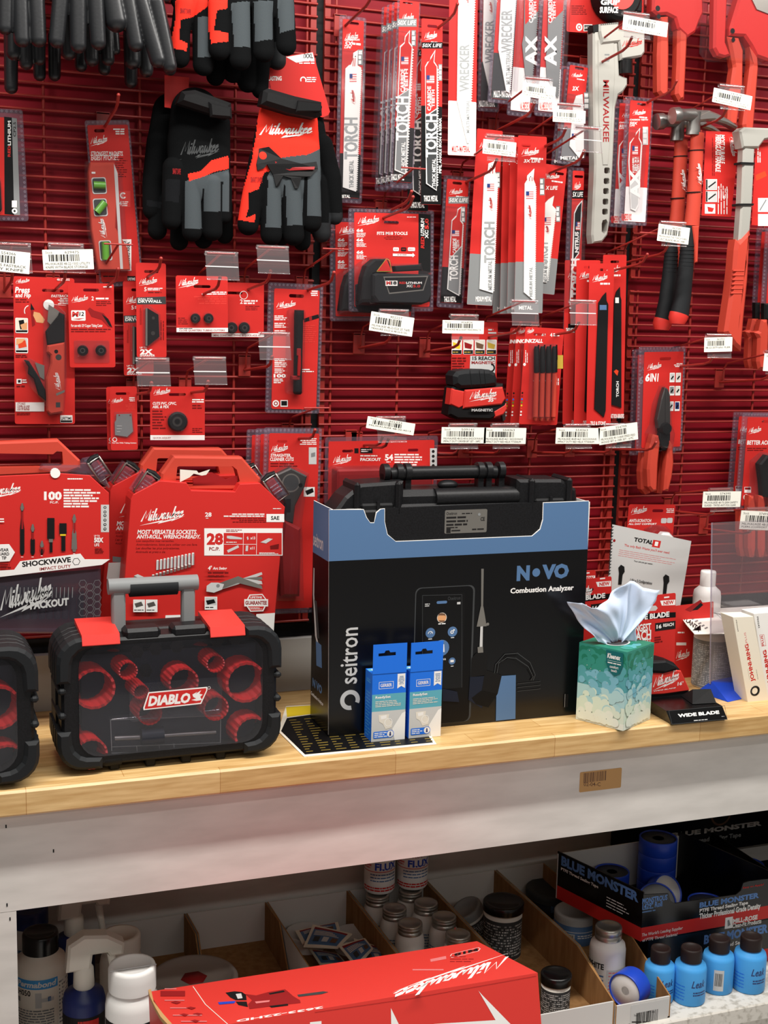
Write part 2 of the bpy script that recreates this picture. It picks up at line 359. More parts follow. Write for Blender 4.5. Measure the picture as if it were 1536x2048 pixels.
    def beads(s, P, d, step=.0085, r=.0022, key='clearbead'):
        n=len(P); acc=0
        for i in range(n):
            A=np.array(P[i]); B=np.array(P[(i+1)%n]); L=np.hypot(*(B-A)); t=step-acc
            while t<L:
                c=A+(B-A)*t/L; Q=[]
                for j in range(8): Q+= [(c[0]+r*math.cos(j*.7854),c[1]+r*math.sin(j*.7854)),(c[0]+r*.55*math.cos(j*.7854),c[1]+r*.55*math.sin(j*.7854))]
                s.mb.add([s.W(p,d) for p in Q],[(2*j,(2*j+2)%16,(2*j+3)%16,2*j+1) for j in range(8)],key); t+=step
            acc=(acc+L)%step
    def build(s, name, parent, label=None):
        o=s.mb.build(name,parent); s.mb=MB()
        if label: o['label']=label
        return o
def rr2(a,b,c,d,r,n=4):
    r=min(r,(c-a)/2.01,(d-b)/2.01)
    if r<=0: return [(a,b),(c,b),(c,d),(a,d)]
    P=[]
    for cx,cy,t0 in ((c-r,b+r,-90),(c-r,d-r,0),(a+r,d-r,90),(a+r,b+r,180)):
        for i in range(n+1): t=math.radians(t0+90*i/n); P.append((cx+r*math.cos(t),cy+r*math.sin(t)))
    return P
def circ(c, r, n=10): return [(c[0]+r*math.cos(6.2832*i/n),c[1]+r*math.sin(6.2832*i/n)) for i in range(n)]
def plane_frame(crop, TL, TR, BL, Y, yaw=0, top=False):
    """Matrix (origin at the bottom centre of the face), width and height of a hanging card from three of its corners."""
    cv=lambda p:(crop[0]+p[0]/crop[2],crop[1]+p[1]/crop[2])
    A=at(*cv(TL),Y); n=Vector((math.sin(yaw),-math.cos(yaw),0))
    def hit(p): D=ray(*cv(p)); return CAM+D*((A-CAM).dot(n)/D.dot(n))
    B=hit(TR); C=hit(BL); ez=(A-C).normalized()
    if top: e=(B-A).normalized(); ez=(ez-e*ez.dot(e)).normalized(); C=A-ez*(A-C).dot(ez)
    ex=(B-A)-ez*(B-A).dot(ez); w=ex.length; ex.normalize(); ny=ex.cross(ez)*-1
    h=(A-C).length; o=C+ex*w/2
    return Matrix(((ex.x,ny.x,ez.x,o.x),(ex.y,ny.y,ez.y,o.y),(ex.z,ny.z,ez.z,o.z),(0,0,0,1))), w, h
def pack(name, label, cat, crop, TL, TR, BL, Y, group=None, yaw=0, top=False):
    M,w,h=plane_frame(crop,TL,TR,BL,Y,yaw,top); t=thing(name,label,cat,M,group); return t, Art(M,w,h,crop=crop)

# ================================================================ the setting
m=MB(); m.box((-1.2,.032,1.06),(3.6,.05,3.4),'backing'); structure(m.build('wall_back'))
m=MB(); m.box((-1.2,-4,-.03),(3.6,.5,0),'ltgrey'); structure(m.build('floor'))
m=MB(); m.box((-1.2,.026,1.066),(3.6,.0319,1.098),'soft'); structure(m.build('trim_1'))
m=MB(); m.box((-1.2,.006,.9505),(3.6,.026,1.068),'backboard'); structure(m.build('baseboard_back'))

# workbench: maple top on a white painted carcass with a shelf below
bench=thing('workbench','long workbench with a maple butcher block top and white painted apron','workbench',Vector((1.0,-.2,0)))
def bpart(name, fill, label=None):
    m=MB(); fill(m); o=m.build(name,bench); o.location=(-1.0,.2,0)
    if label: o['label']=label
    return o
bpart('tabletop', lambda m: m.box((-.7,-.432,.904),(3.0,.03,.95),'wood',.004), 'maple butcher block top')
bpart('apron', lambda m: m.box((-.7,-.40,.718),(3.0,-.382,.904),'paint'))
bpart('leg', lambda m: m.box((.02,-.40,0),(.152,-.382,.717),'paint'))
bpart('side_panel', lambda m: m.box((.10,-.382,0),(.118,.2,.904),'paint'))
bpart('side_panel', lambda m: m.box((2.3,-.40,0),(2.318,.2,.904),'paint'))
bpart('back_panel', lambda m: m.box((-.7,.2,0),(3.0,.218,.904),'paint'))
bpart('leak_stop_board', lambda m: m.box((-.7,.03,.886),(3.0,.2,.904),'paint'))  # unseen board added to stop light leaking in behind the bench top
bpart('lower_shelf', lambda m: (m.box((.118,-.43,.238),(2.3,.2,.278),'shelfpaint',.003)))
bpart('kick_panel', lambda m: m.box((.152,-.405,0),(2.3,-.39,.238),'shelfpaint'))
a=Art(Matrix.Translation((0,-.40,0)),crop=(1136,1400,3.84)); a.rslab(93,556,406,672,.0001,.0004,'kraft',.003)
a.bars(122,562,296,616,'brown'); a.text('02-04-C',120,632,250,662,'brown'); o=a.build('barcode_sticker',bench,'tan barcode sticker'); o.location=(-1.0,-.2,0)
m=MB()
for x,y in ((12,1653),(107,1702),(14,1810),(20,1838)):
    P=at(x,y,-.4005); m.box((P.x-.001,-.4006,P.z-.003),(P.x+.0012,-.4001,P.z+.003),'soft')
o=m.build('nail_hole',bench); o.location=(-1.0,.2,0)

# slatted wire display panels: two rows of three
def grid_panel(x0,x1,z0,z1,vx,label):
    t=thing('wire_display_panel',label,'display panel',Vector(((x0+x1)/2,0,z0)),'red wire display panels')
    ox,oz=-(x0+x1)/2,-z0
    m=MB(); n=int(round((z1-z0)/.0254))
    for i in range(n+1):
        z=z0+.004+(z1-z0-.008)*i/n; m.tube([(x0,0,z),(x1,0,z)],.0026,'wire',6)
    o=m.build('slat_wires',t); o.location=(ox,0,oz)
    for x in vx:
        m=MB(); m.tube([(x,.0055,z0),(x,.0055,z1)],.003,'wire',8); o=m.build('upright_wire',t); o.location=(ox,0,oz)
    for a_,b_ in ((x0+.001,x0+.013),(x1-.013,x1-.001)):
        m=MB(); m.box((a_,.003,z0),(b_,.0305,z1),'wire'); o=m.build('side_channel',t); o.location=(ox,0,oz)
ZB,ZS0,ZS1,ZT=1.106,1.842,1.866,2.62
VL=[at(x,y,0).x for x,y in ((89,320),(281,320),(470,520))]+[.786]; VM=[at(663,700,0).x,at(796,760,0).x,at(954,631,0).x,1.33,1.525]; VR=[1.592]+[at(1364,960,0).x,at(1486,1125,0).x,2.05,2.22]
for z0,z1,r in ((ZB,ZS0,'lower'),(ZS1,ZT,'upper')):
    w={'lower':('behind the socket set boxes','behind the tape measure and the big black case','behind the acrylic stand and the white bottle'),
       'upper':('behind the hanging work gloves','behind the long saw blade packs','behind the hammers')}[r]
    grid_panel(.06,.806,z0,z1,VL,'red slatted wire panel '+w[0]); grid_panel(.822,1.552,z0,z1,VM,'red slatted wire panel '+w[1]); grid_panel(1.568,2.32,z0,z1,VR,'red slatted wire panel '+w[2])
for x,l in ((.814,'black upright strip between two red wire panels beside the red work glove'),(1.560,'black upright strip between two red wire panels behind the pipe wrench')):
    m=MB(); m.box((x-.0085,.012,1.1),(x+.0085,.0318,2.7),'soft'); o=m.build('upright_standard'); tag(o,l,'upright','black uprights of the display wall')

# ---------------------------------------------------------------- wall hooks with label arms and price tags
def hook(label, arm=None, tip=None, L=.22, kind='tag', lines=None, box=None, rot=0, bare=False):
    """arm: picture point of the label arm's end; tip: picture point of the peg's upturned tip."""
    if arm: A=at(*arm,-L-.012); X=A.x; Z0=A.z-.048-.03
    if tip: T=at(*tip,-L); X=T.x; Z0=T.z-.034
    t=thing('display_hook',label,'hook',Vector((X,0,Z0)),'red wall hooks')
    m=MB(); m.box((-.013,-.0075,-.014),(.013,-.0035,.03),'wire',.001); m.box((-.013,-.0075,.027),(.013,.0045,.031),'wire'); m.build('bracket',t)
    m=MB(); p=[(0,-.006,0),(0,-.02,.0),(0,-L+.035,.014),(0,-L+.014,.02),(0,-L,.034)]; m.tube(p,.0029,'wire',8); m.ball((0,-L,.034),.0036,'wire',5); m.build('peg',t)
    if kind!='none':
        m=MB(); m.tube([(0,-.006,.0),(0,-.016,.006),(0,-.02,.03),(0,-.032,.045),(0,-L-.008,.078)],.0022,'wire',8); m.tube([(-.026,-L-.008,.078),(.026,-L-.008,.078)],.0018,'wire',6); m.build('label_arm',t)
    if kind in ('clear','tag'):
        m=MB(); b=-L-.011
        m.tube([(-.031,b,.078),(.031,b,.078)],.0045,'holder',10,cap=False)
        m.add([(-.031,b-.003,.075),(.031,b-.003,.075),(.033,b-.007,.03),(-.029,b-.007,.03)],[(0,1,2,3)],'holder')
        m.add([(-.031,b-.0035,.055),(.031,b-.0035,.055),(.031,b-.0055,.053),(-.031,b-.0055,.053)],[(0,1,2,3)],'ltgrey')
        m.tube([(-.029,b-.007,.030),(.033,b-.007,.030)],.0012,'holder',6); lh=m.build('label_holder',t)
    if kind=='tag':
        x0,y0,x1,y1=box
        a=Art(Matrix.Translation((X,-L-.020,Z0)),crop=(0,0,1)); A=a.q((x0,y0)); B=a.q((x1,y1)); w,h=B[0]-A[0],A[1]-B[1]
        c=((A[0]+B[0])/2,(A[1]+B[1])/2); a.w,a.h=w,h; b=Art(Matrix.Identity(4),w,h)
        b.rslab(0,0,1,1,0,.0004,'tagpaper',.001); b.text('Stock',.06,.08,.2,.2,'ink',0); 
        if lines: b.text(lines[0],.44,.07,.72,.2,'ink',0)
        b.bars(.12,.24,.72,.58)
        for i,s in enumerate((lines or ['','',''])[1:3]):
            if s: b.text(s,.05,.64+.17*i,.93 if i==0 else .88,.76+.17*i,'ink',0)
        o=b.build('price_tag',lh); o.matrix_local=Matrix.Translation((c[0],-.0005-L-.020,c[1]))@Matrix.Rotation(math.radians(rot),4,'Y')@Matrix.Translation((0,0,-h/2))
    return t
# every hook is named by what hangs on it or what its tag says
hook('red hook at the picture edge whose white tag reads fastback knife',(25,489),box=(-45,498,60,545),rot=4,lines=('554366','48-22-1505 FASTBACK','UTILITY KNIFE'))
hook('red hook with the white tag reading utility with blade storage, above the folding knife card',(132,490),box=(85,497,187,541),rot=-3,lines=('629475','MILWAUKEE 48-22-1502 UTILITY','KNIFE WITH BLADE STORAGE'))
hook('red hook holding the two small copper cutter wheels, no label holder',None,(236,538),L=.2,kind='bar')
hook('red hook through the front card of drywall utility blades',None,(322,517),L=.2,kind='none')
hook('red hook with an empty clear holder above the quarter inch cutter wheels card',(443,507),kind='clear')
hook('red hook with an empty clear holder right under the red work glove',(545,495),kind='clear')
hook('red hook with an empty clear holder above the grey pvc blade card',(305,719),kind='clear')
hook('red hook with an empty clear holder above the large cutter wheel card',(419,717),kind='clear')
hook('bare red hook with an empty clear holder in front of the penlight pack',(548,668),kind='clear')
hook('red hook through the hanging hole of the black penlight pack',None,(668,545),L=.22,kind='bar')
hook('red hook through the torpedo level pack',None,(237,190),L=.2,kind='none')
hook('red hook through the eighteen volt battery pack',None,(823,383),L=.18,kind='bar')
hook('bare red hook whose tag reads 25 ft tape measure, under the battery pack',(788,622),box=(740,628,826,668),rot=7,L=.2,lines=('402227','MILWAUKEE 48-22-0225 25\' TAPE','MEASURE (OLD # 48-22-0125)'))
hook('red hook holding the boxy red tape measure card, tag reads measuring tape',(928,632),box=(885,640,967,668),rot=0,L=.2,lines=('406826','MILWAUKEE 48-22-0225M MEASURING TA',''))
hook('red hook with a tag bent up flat, above the 54 piece bit set',(782,836),box=(733,840,829,863),rot=9,L=.2,lines=('402333','MILWAUKEE 48-32-4013',''))
hook('red hook whose tag above the black case reads shockwave 54 pc',(926,850),box=(883,855,971,886),rot=1,L=.2,lines=('509141','MILWAUKEE 48-32-4016 SHOCKWAVE','IMPACT DUTY DRIVER BIT SET - 54PC'))
hook('red hook with the second of two overlapping shockwave tags, below the markers',(1010,850),box=(968,856,1051,887),rot=1,L=.2,lines=('554363','MILWAUKEE 48-89-4631 SHOCKWAVE','IMPACT DUTY RED HELIX TITANIUM'))
hook('red hook whose tag below the black grit blades reads red helix titanium',(1155,851),box=(1112,856,1198,887),rot=1,L=.2,lines=('554363','MILWAUKEE 48-89-4631 SHOCKWAVE','IMPACT DUTY RED HELIX TITANIUM'))
hook('red hook whose tilted tag reads speed feed wood bit, beside the pliers',(1235,850),box=(1198,850,1274,884),rot=-7,L=.2,lines=('554799','MILWAUKEE 48-13-0600 SPEED FEED','WOOD BIT 6-13ER SET - 6 PC'))
hook('bare red hook with an empty clear holder below the medium metal blade stack',(1049,603),kind='clear',L=.2)
hook('bare red hook with an empty clear holder in front of the narrow nitrus blade pack',(1165,603),kind='clear',L=.2)
hook('red hook with the tag reading torch sawzall, over the white ax blade packs',(1077,158),box=(1045,166,1110,200),rot=3,L=.2,lines=('504760','MILWAUKEE 48-00-5788 9 IN','TORCH SAWZALL BLADE 1 PK'))
hook('red hook with the tag reading sawzall blades 5 pk, over the 3x pack',(1140,210),box=(1106,217,1170,248),rot=-1,L=.2,lines=('504637','MILWAUKEE 48-00-5187 6"','SAWZALL BLADES (5 PK)'))
hook('red hook with the tag reading torch carbide, over the long medium metal blades',(1000,273),box=(966,279,1031,313),rot=2,L=.2,lines=('475487','MILWAUKEE 48-00-5201 6 IN','BLADE "TORCH" CARBIDE 1PK'))
hook('red hook holding the second wide tag at the pipe wrench head',(1272,28),box=(1246,32,1334,72),rot=3,L=.2,lines=('504838','','SAWZALL BLADES (5 PK)'))
hook('red hook with an empty clear holder beside the pipe wrench handle',(1176,256),kind='clear',L=.2)
hook('red hook through the two small ax wood blade packs',None,(1353,162),L=.2,kind='none')
hook('red hook with a curled tag above the claw hammer',(1463,173),box=(1426,180,1502,216),rot=6,L=.2,lines=('345478','MILWAUKEE 48-22-9016 16OZ','FIBERGLASS HANDLE HAMMER'))
hook('red hook whose tag hides the hammer grip and reads torch blade',(1346,446),box=(1316,450,1377,487),rot=4,L=.2,lines=('463585','MILWAUKEE THE TORCH 3/4IN','CAST BLADE 48-00-1440'))
hook('red hook with a small tag above the 6 in 1 pliers pack',(1437,671),box=(1409,674,1463,704),rot=-2,L=.2,lines=('363702','48-22-3079 6IN1 PLIER',''))
hook('red hook whose tag at the lower right reads safety glasses',(1442,979),box=(1406,984,1480,1013),rot=1,L=.2,lines=('574395','MILWAUKEE 48-73-2004 SAFETY','GLASSES - TINTED ANTI FOG CLEAR'))
hook('red hook with a curled tag right above the clear acrylic sheet',(1516,1018),box=(1481,1024,1560,1058),rot=4,L=.2,lines=('374937','MILWAUKEE 48-22-3079','PLIERS (COMFORT GRIP)'))
hook('red hook through the black diagonal blade holders at the picture edge',(1552,704),box=(1528,708,1600,744),rot=2,L=.2,lines=('374938','',''))
hook('red hook through the three straight cut tubing cutter packs',None,(630,860),L=.2,kind='bar')
hook('red hook through the 54 piece bit set hanger beside the black case',None,(765,874),L=.2,kind='none')
hook('bare red hook sticking out across the pliers pack near the bottom tags',None,(1312,885),L=.2,kind='none')
hook('red hook through the single demolition torch blade pack',None,(745,-18),L=.2,kind='none')
hook('red hook through the front black torch carbide pack',None,(915,8),L=.2,kind='none')
hook('bare red hook just above the battery pack',None,(826,394),L=.24,kind='none')
hook('red hook between the black grit blades and the hammers, bare rod pair',(1303,466),None,L=.2,kind='bar')

# ================================================================ packs hanging on the wall
C1=(0,0,2.194); C2=(640,0,2.844); C3=(1020,0,2.977); C4=(0,460,2.954); C5=(480,400,3.657); C6=(840,300,3.339); C7=(1130,400,3.414); R7=(1180,820,4.315)
def slot(a, x, y, w=.022, h=.0055): c=a.q((x,y)); return rr2(c[0]-w/2,c[1]-h/2,c[0]+w/2,c[1]+h/2,h*.49,3)
def shell(t,a,d0=-.0016,d1=0,beads=True,hole=None,r=.005,name='clear_shell',step=.0085):
    s=a.cr; a.crop(); P=a.rr(0,0,1,1,r); a.slab2(P,d0,d1,'clear2',.0006,[hole] if hole else None)
    if beads: a.beads(inset(P,.0042),d1+.0003,step)
    a.cr=s; o=a.build(name,t); return o
def shift(M, dx=0, dy=0, dz=0, rz=0): return Matrix.Translation((dx,dy,dz))@M@Matrix.Rotation(rz,4,'Y')

def saw(label, crop, TL,TR,BL,Y, blade, words, split, lower='black', foot=None, top=(), clear=True, inner=(.13,.03,.9,.965), teeth=None, edge='blade', panel=None, hole=None, flag=None, vlogo=None, group=None, size=None, logo=True, name='saw_blade_pack', fill='red'):
    t,a=pack(name,label,'saw blade pack',crop,TL,TR,BL,Y,group)
    a.cr=None; i0,j0,i1,j1=inner if clear else (0,0,1,1); h=slot(a,(i0+i1)/2,.042)
    if hole: a.cr=crop; h=slot(a,*hole); a.cr=None
    if clear: shell(t,a,hole=h,step=.011)
    a.cr=None; P=a.rr(i0,j0,i1,j1,.003); a.slab2(P,.0002,.0008,fill,0,[h])
    U=lambda u:i0+u*(i1-i0)
    a.cr=crop; yy=a.q((TL[0],split))[1]; a.cr=None; vs=1-yy/a.h
    if vs<j1: a.rect(i0,vs,i1,j1-.001,lower,.002)
    if logo: a.logo(U(.12),j0+.062,U(.75),j0+.115); a.rows(U(.45),j0+.118,U(.92),j0+.13,1,'white',.9)
    a.cr=crop
    for w in top:
        if len(w)==6 and w[5].startswith('@'): a.rect(*w[1:5],w[5][1:]); a.text(w[0],w[1]+3,w[2]+(w[4]-w[2])*.2,w[3]-3,w[4]-(w[4]-w[2])*.2,'white',.02,.2)
        else: a.text(*w[:5],*(w[5:] or ('white',)),.03,.2)
    if foot: a.text(*foot[:5],foot[5] if len(foot)>5 else 'white',.03)
    if size: a.rect(*size,'ltgrey' if lower=='white' else 'grey'); a.rows(size[0]+3,size[1]+3,size[2]-2,size[3]-3,3,'white',.75)
    a.build('card',t)
    (xl,yl),(x0,y0),xr=blade[-1],blade[0],blade[1][0]; tang=y0>0 and teeth and yl-y0>25
    if tang: blade=blade+[(xl+(x0-xl)*.45,yl-2),(x0-3,yl-(yl-y0)*.42)]
    d=.0016; a.slab(blade,d,d+.0018,'white' if edge=='blade' else edge); a.d=d+.0018
    if edge!='blade': pass
    if tang:
        for q_ in (.30,.68): a.line([(x0+(xr-x0)*q_+(xl-x0)*.3,y0+(yl-y0)*.45),(x0+(xr-x0)*q_+(xl-x0)*.42,yl+6)],.0016,'red' if edge=='blade' else 'dgrey')
        a.disc(x0+(xr-x0)*.45,y0+(yl-y0)*.30,3.2,'soft')
    if teeth:
        A,B,n=teeth; A=np.array(A,float); B=np.array(B,float); s=(B-A)/n; nn=np.array([s[1],-s[0]])*-1; pts=[]; fs=[]
        nn=np.array([-s[1],s[0]]); nn = nn if nn[0]>0 else -nn
        for k in range(n): q=len(pts); pts+= [a.q(A+s*k),a.q(A+s*(k+.5)+nn*.6),a.q(A+s*(k+1))]; fs.append([q,q+1,q+2])
        a.flat(pts,fs,'white' if edge=='blade' else edge if edge!='white' else 'white')
    if panel:
        for pp,k in panel: a.poly(pp,k)
    if flag: a.flag(*flag)
    if vlogo: a.logo(*vlogo,'red' if not panel else 'white',90)
    for w in words: a.text(w[0],*w[1:5],w[5] if len(w)>5 else 'wordgrey',w[7] if len(w)>7 else .03,0,w[6] if len(w)>6 else 90)
    a.build('blade',t)
    if clear:
        xs=[p[0] for p in blade]; ys=[p[1] for p in blade]; a.rslab(min(xs)-8,min(ys)-8,max(xs)+10,max(ys)+8,.001,.008,'clear',.004,.003); a.build('blister_bubble',t)
    return t
G1='reciprocating saw blade packs'
def tangblade(x0,y0,x1,y1,lean,tipcut,nx0=.3,nx1=.72,neck=.10):
    """Outline of a saw blade hanging tang up in a crop: lean = x shift from top to bottom."""
    w=x1-x0; h=y1-y0; L=lambda v:lean*v
    return [(x0+w*nx0+L(0)+w*.25,y0),(x0+w*nx1+L(0),y0-h*.012),(x0+w*nx1+L(neck),y0+h*neck*.6),(x1+L(neck),y0+h*neck),(x1+L(1),y1-tipcut[1]*h),(x0+L(1)+w*tipcut[2],y1-tipcut[0]*h),(x0+L(neck),y0+h*neck*1.15),(x0+w*nx0+L(neck),y0+h*neck*.75)]
# 1 - single TORCH 5X demolition pack
saw('white bladed demolition pack marked 5X life, alone right of the red glove',C2,(110,83),(266,88),(86,1152),-.04,
 [(190,300),(216,285),(214,372),(235,385),(205,1090),(130,1065),(145,390),(165,370)],
 [('TORCH',138,668,215,905),('THICK METAL',166,912,192,1068)],870,'soft',('METAL',116,1108,172,1126),[('5X',140,236,188,262),('LIFE',138,264,178,275),('DEMOLITION',140,220,226,232)],
 inner=(.13,.02,.90,.97),teeth=((234,395),(206,1085),60),flag=(168,420,208,466),vlogo=(172,510,204,595),hole=(192,134),group=G1,size=(216,282,244,370))
# 2 - front of the TORCH carbide stack
t=saw('red and grey carbide torch pack, front of the stack of four clear blisters',C2,(440,-4),(574,-2),(398,1068),-.10,
 [(484,205),(512,172),(508,238),(526,262),(488,995),(425,968),(455,262),(480,240)],
 [('CARBIDE',458,392,482,525,'white'),('TEETH',480,392,500,520,'white'),('TORCH',430,548,507,800,'white'),('THICK METAL',462,808,486,970,'white')],720,'soft',('THICK METAL.',404,990,478,1026),
 [('50X LIFE',438,106,550,152,'@grey')],inner=(.10,.0,.94,.965),teeth=((526,275),(490,985),46),edge='white',
 panel=[([(487,212),(508,180),(504,244),(522,268),(506,505),(447,545),(459,270),(482,246)],'red'),([(506,510),(484,985),(430,962),(447,550)],'grey')],flag=(462,322,503,368),hole=(498,22),group=G1,size=(520,172,545,262))
for k in range(1,4): dup(t,shift(t.matrix_world,-.004*k,.019*k,-.001*k),['','second','third','rearmost'][k]+' clear blister in the stack of carbide torch packs',G1)
# 3 - the black carbide pack
t=saw('black and red carbide torch pack with thick metal foot, right of the stacked clear blisters',C2,(577,104),(697,106),(572,1163),-.105,
 [(630,325),(656,284),(650,350),(668,378),(664,1085),(604,1045),(598,378),(612,352)],
 [('CARBIDE',610,490,632,630,'white'),('TEETH',634,510,652,610,'white'),('TORCH',600,648,664,895,'white'),('THICK METAL',638,902,658,1062,'white'),('PIPE, ANGLE IRON & REBAR',676,670,694,985,'white')],600,'black',('THICK METAL',590,1112,670,1146),
 [('50X LIFE',578,240,697,276,'@black')],clear=False,teeth=((668,390),(665,1060),46),edge='white',
 panel=[([(634,330),(652,294),(646,354),(664,380),(664,615),(602,658),(601,382),(616,356)],'red'),([(664,622),(662,1078),(610,1042),(602,664)],'dgrey')],flag=(606,428,650,474),hole=(638,150),group=G1,size=(674,365,694,460))
dup(t,shift(t.matrix_world,-.018,.028,-.012),'dark thick metal pack half hidden behind the black carbide torch pack',G1)
# 4 - wreckers
saw('white wrecker blade pack with a white multi-material foot',C2,(736,-150),(898,-150),(726,882),-.09,
 [(790,-60),(880,-60),(848,810),(838,815),(780,575),(785,100)],[('WRECKER',793,250,850,522),('MULTI-MATERIAL',832,570,850,757)],572,'white',('MULTI- MATERIAL',750,830,852,866,'red'),clear=False,teeth=((880,-50),(850,800),60),group=G1,vlogo=(828,-60,850,35),logo=False)
saw('grey footed wrecker pack at the back, left of its twin',C2,(914,-150),(1042,-150),(894,632),-.05,
 [(932,-60),(1010,-60),(978,578),(925,345)],[('WRECKER',938,115,990,360),],350,'dgrey',('MULTI MATERIAL',904,572,995,608),clear=True,teeth=((1010,-50),(980,560),40),group=G1,vlogo=(960,10,985,85),logo=False)
saw('front grey footed wrecker pack, just left of the ax packs',C2,(1000,-150),(1132,-150),(952,580),-.08,
 [(1032,-60),(1115,-60),(1078,528),(1060,520),(1015,280)],[('WRECKER',1030,55,1094,300),('MULTI-MATERIAL',1058,290,1084,480)],300,'dgrey',('MULTI- MATERIAL',988,516,1090,554),clear=True,teeth=((1115,-50),(1080,515),50),group=G1,logo=False)
# 5 - AX packs
def axpack(label,TL,TR,BL,Y,bl,x):
    return saw(label,C2,TL,TR,BL,Y,bl,[('AX',x-2,202,x+66,375,'white',90,.045),('CARBIDE',x+18,-10,x+42,130,'white'),('TEETH',x+44,10,x+60,112,'white')],382,'white',('NAIL EMBEDDED WOOD',x-32,580,x+40,628,'red'),
     teeth=((bl[1][0],bl[1][1]+10),(bl[2][0],bl[2][1]-10),44),panel=[([bl[0],bl[1],(bl[1][0]-8,60),(bl[0][0]+2,140)],'red')],edge='grey',group=G1,logo=False)
axpack('left ax blade pack with the dark grey blade, over the wrecker packs',(1118,-250),(1262,-250),(1062,655),-.07,[(1165,-60),(1250,-60),(1200,520),(1170,440),(1150,250),(1160,200)],1170)
axpack('right ax blade pack with the pale blade and nail embedded wood foot',(1264,-250),(1420,-250),(1218,658),-.08,[(1300,-60),(1390,-60),(1352,560),(1290,440),(1285,330),(1296,250)],1280)
# 6 - 3X pack behind the pipe wrench
t=saw('small 3X blade blister partly under two tags, left of the pipe wrench',C3,(340,364),(482,366),(280,972),-.06,
 [(395,570),(432,560),(436,620),(440,690),(440,940),(415,945),(355,870),(378,620)],[('METAL',300,930,410,950,'white',0)],760,'grey',None,[('3X',370,514,412,540)],flag=(368,795,396,830),hole=(412,408),group=G1,size=(440,550,472,650))
dup(t,shift(t.matrix_world,-.006,.016,-.006),'rear one of the two 3X blade blisters left of the pipe wrench',G1)
# 7 - second row
saw('small grey carbide torch pack with dark thick metal foot, right of the battery packs',C6,(160,164),(342,170),(110,1050),-.05,
 [(252,395),(278,378),(272,470),(290,490),(262,975),(182,930),(212,470),(240,440)],
 [('CARBIDE',218,590,242,690,'white'),('TEETH',240,602,262,660,'white'),('TORCH',196,705,255,872,'white')],780,'soft',('THICK METAL.',160,978,242,1016),
 [('50X LIFE',190,312,325,358,'@grey')],inner=(.12,.03,.92,.96),teeth=((288,500),(265,965),40),edge='white',
 panel=[([(256,400),(274,386),(268,474),(285,495),(276,640),(200,722),(216,474),(244,446)],'red'),([(276,648),(258,965),(188,928),(200,730)],'grey')],flag=(214,535,262,578),hole=(248,222),group=G1,size=(276,378,302,484))
saw('long white medium metal torch pack with grey chamfered foot, under a price tag',C6,(380,-145),(553,-140),(312,1032),-.08,
 [(458,90),(504,72),(502,145),(520,180),(488,955),(398,928),(428,180),(448,150)],[('TORCH',428,478,500,752),('MEDIUM METAL',455,738,482,935)],694,'grey',('MEDIUM METAL.',372,978,478,1012),clear=False,
 teeth=((518,190),(490,945),60),flag=(448,225,496,272),vlogo=(456,315,490,408),hole=(450,-62),group=G1,size=(508,148,534,252))
t=saw('front pack of the red medium metal 3X life stack',C6,(654,-98),(846,-92),(628,1090),-.11,
 [(718,170),(764,124),(758,195),(772,230),(765,1010),(694,950),(700,225),(716,200)],[('MEDIUM METAL',730,780,752,980)],746,'grey',('METAL',660,1040,750,1066),[('3X LIFE',692,62,806,84)],clear=False,
 teeth=((772,240),(766,1000),62),flag=(708,276,758,326),vlogo=(718,365,750,465),hole=(705,-30),group=G1,size=(800,188,832,302))
for k in range(1,4): dup(t,shift(t.matrix_world,-.008*k,.019*k,-.001*k),['','second','third','rearmost'][k]+' medium metal card in the red 3X life stack',G1)
saw('tilted 3X life pack leaning behind the red stack, left of the nitrus pack',C6,(812,88),(982,100),(728,950),-.05,
 [(858,330),(896,305),(884,370),(908,395),(848,885),(800,880),(800,400),(840,350)],[('TORCH',790,618,856,800),('MEDIUM METAL',826,730,850,880)],715,'grey',None,[('X LIFE',838,240,920,266)],clear=False,
 teeth=((906,400),(852,875),40),flag=(822,450,874,500),vlogo=(834,505,866,560),hole=(930,158),group=G1,size=(908,375,936,480))
saw('narrow black nitrus torch pack in a clear blister, left of the pipe wrench foot',C6,(990,112),(1098,130),(955,1252),-.05,
 [(1050,375),(1085,335),(1080,400),(1080,440),(1062,690),(1010,1060),(1000,1060),(1030,420)],
 [('NITRUS',1034,545,1060,685,'white',90,.05),('TORCH',1008,725,1066,985,'white',90,.05)],1160,'black',('THICK METAL',975,1188,1032,1220),[('5X LIFE',1016,268,1092,325,'@black')],inner=(.28,.02,.98,.97),edge='white',
 panel=[([(1054,380),(1080,345),(1074,440),(1062,680),(1024,735),(1034,425)],'soft'),([(1064,690),(1012,1055),(1004,1050),(1024,742)],'red')],flag=(1040,480,1068,535),hole=(1060,178),group=G1,size=(1060,412,1084,450))
t=saw('red card with a black blue-banded tile blade, before the cast iron one',C6,(1130,757),(1296,745),(1110,1836),-.09,
 [(1220,975),(1244,950),(1246,1005),(1258,1030),(1240,1740),(1228,1785),(1165,1730),(1192,1020),(1205,1000)],[],1900,'red',('TILE & STONE',1138,1812,1240,1838),clear=False,edge='soft',
 panel=[([(1200,1035),(1246,1035),(1246,1068),(1200,1068)],'slate')],hole=(1222,800),group=G1,logo=True)
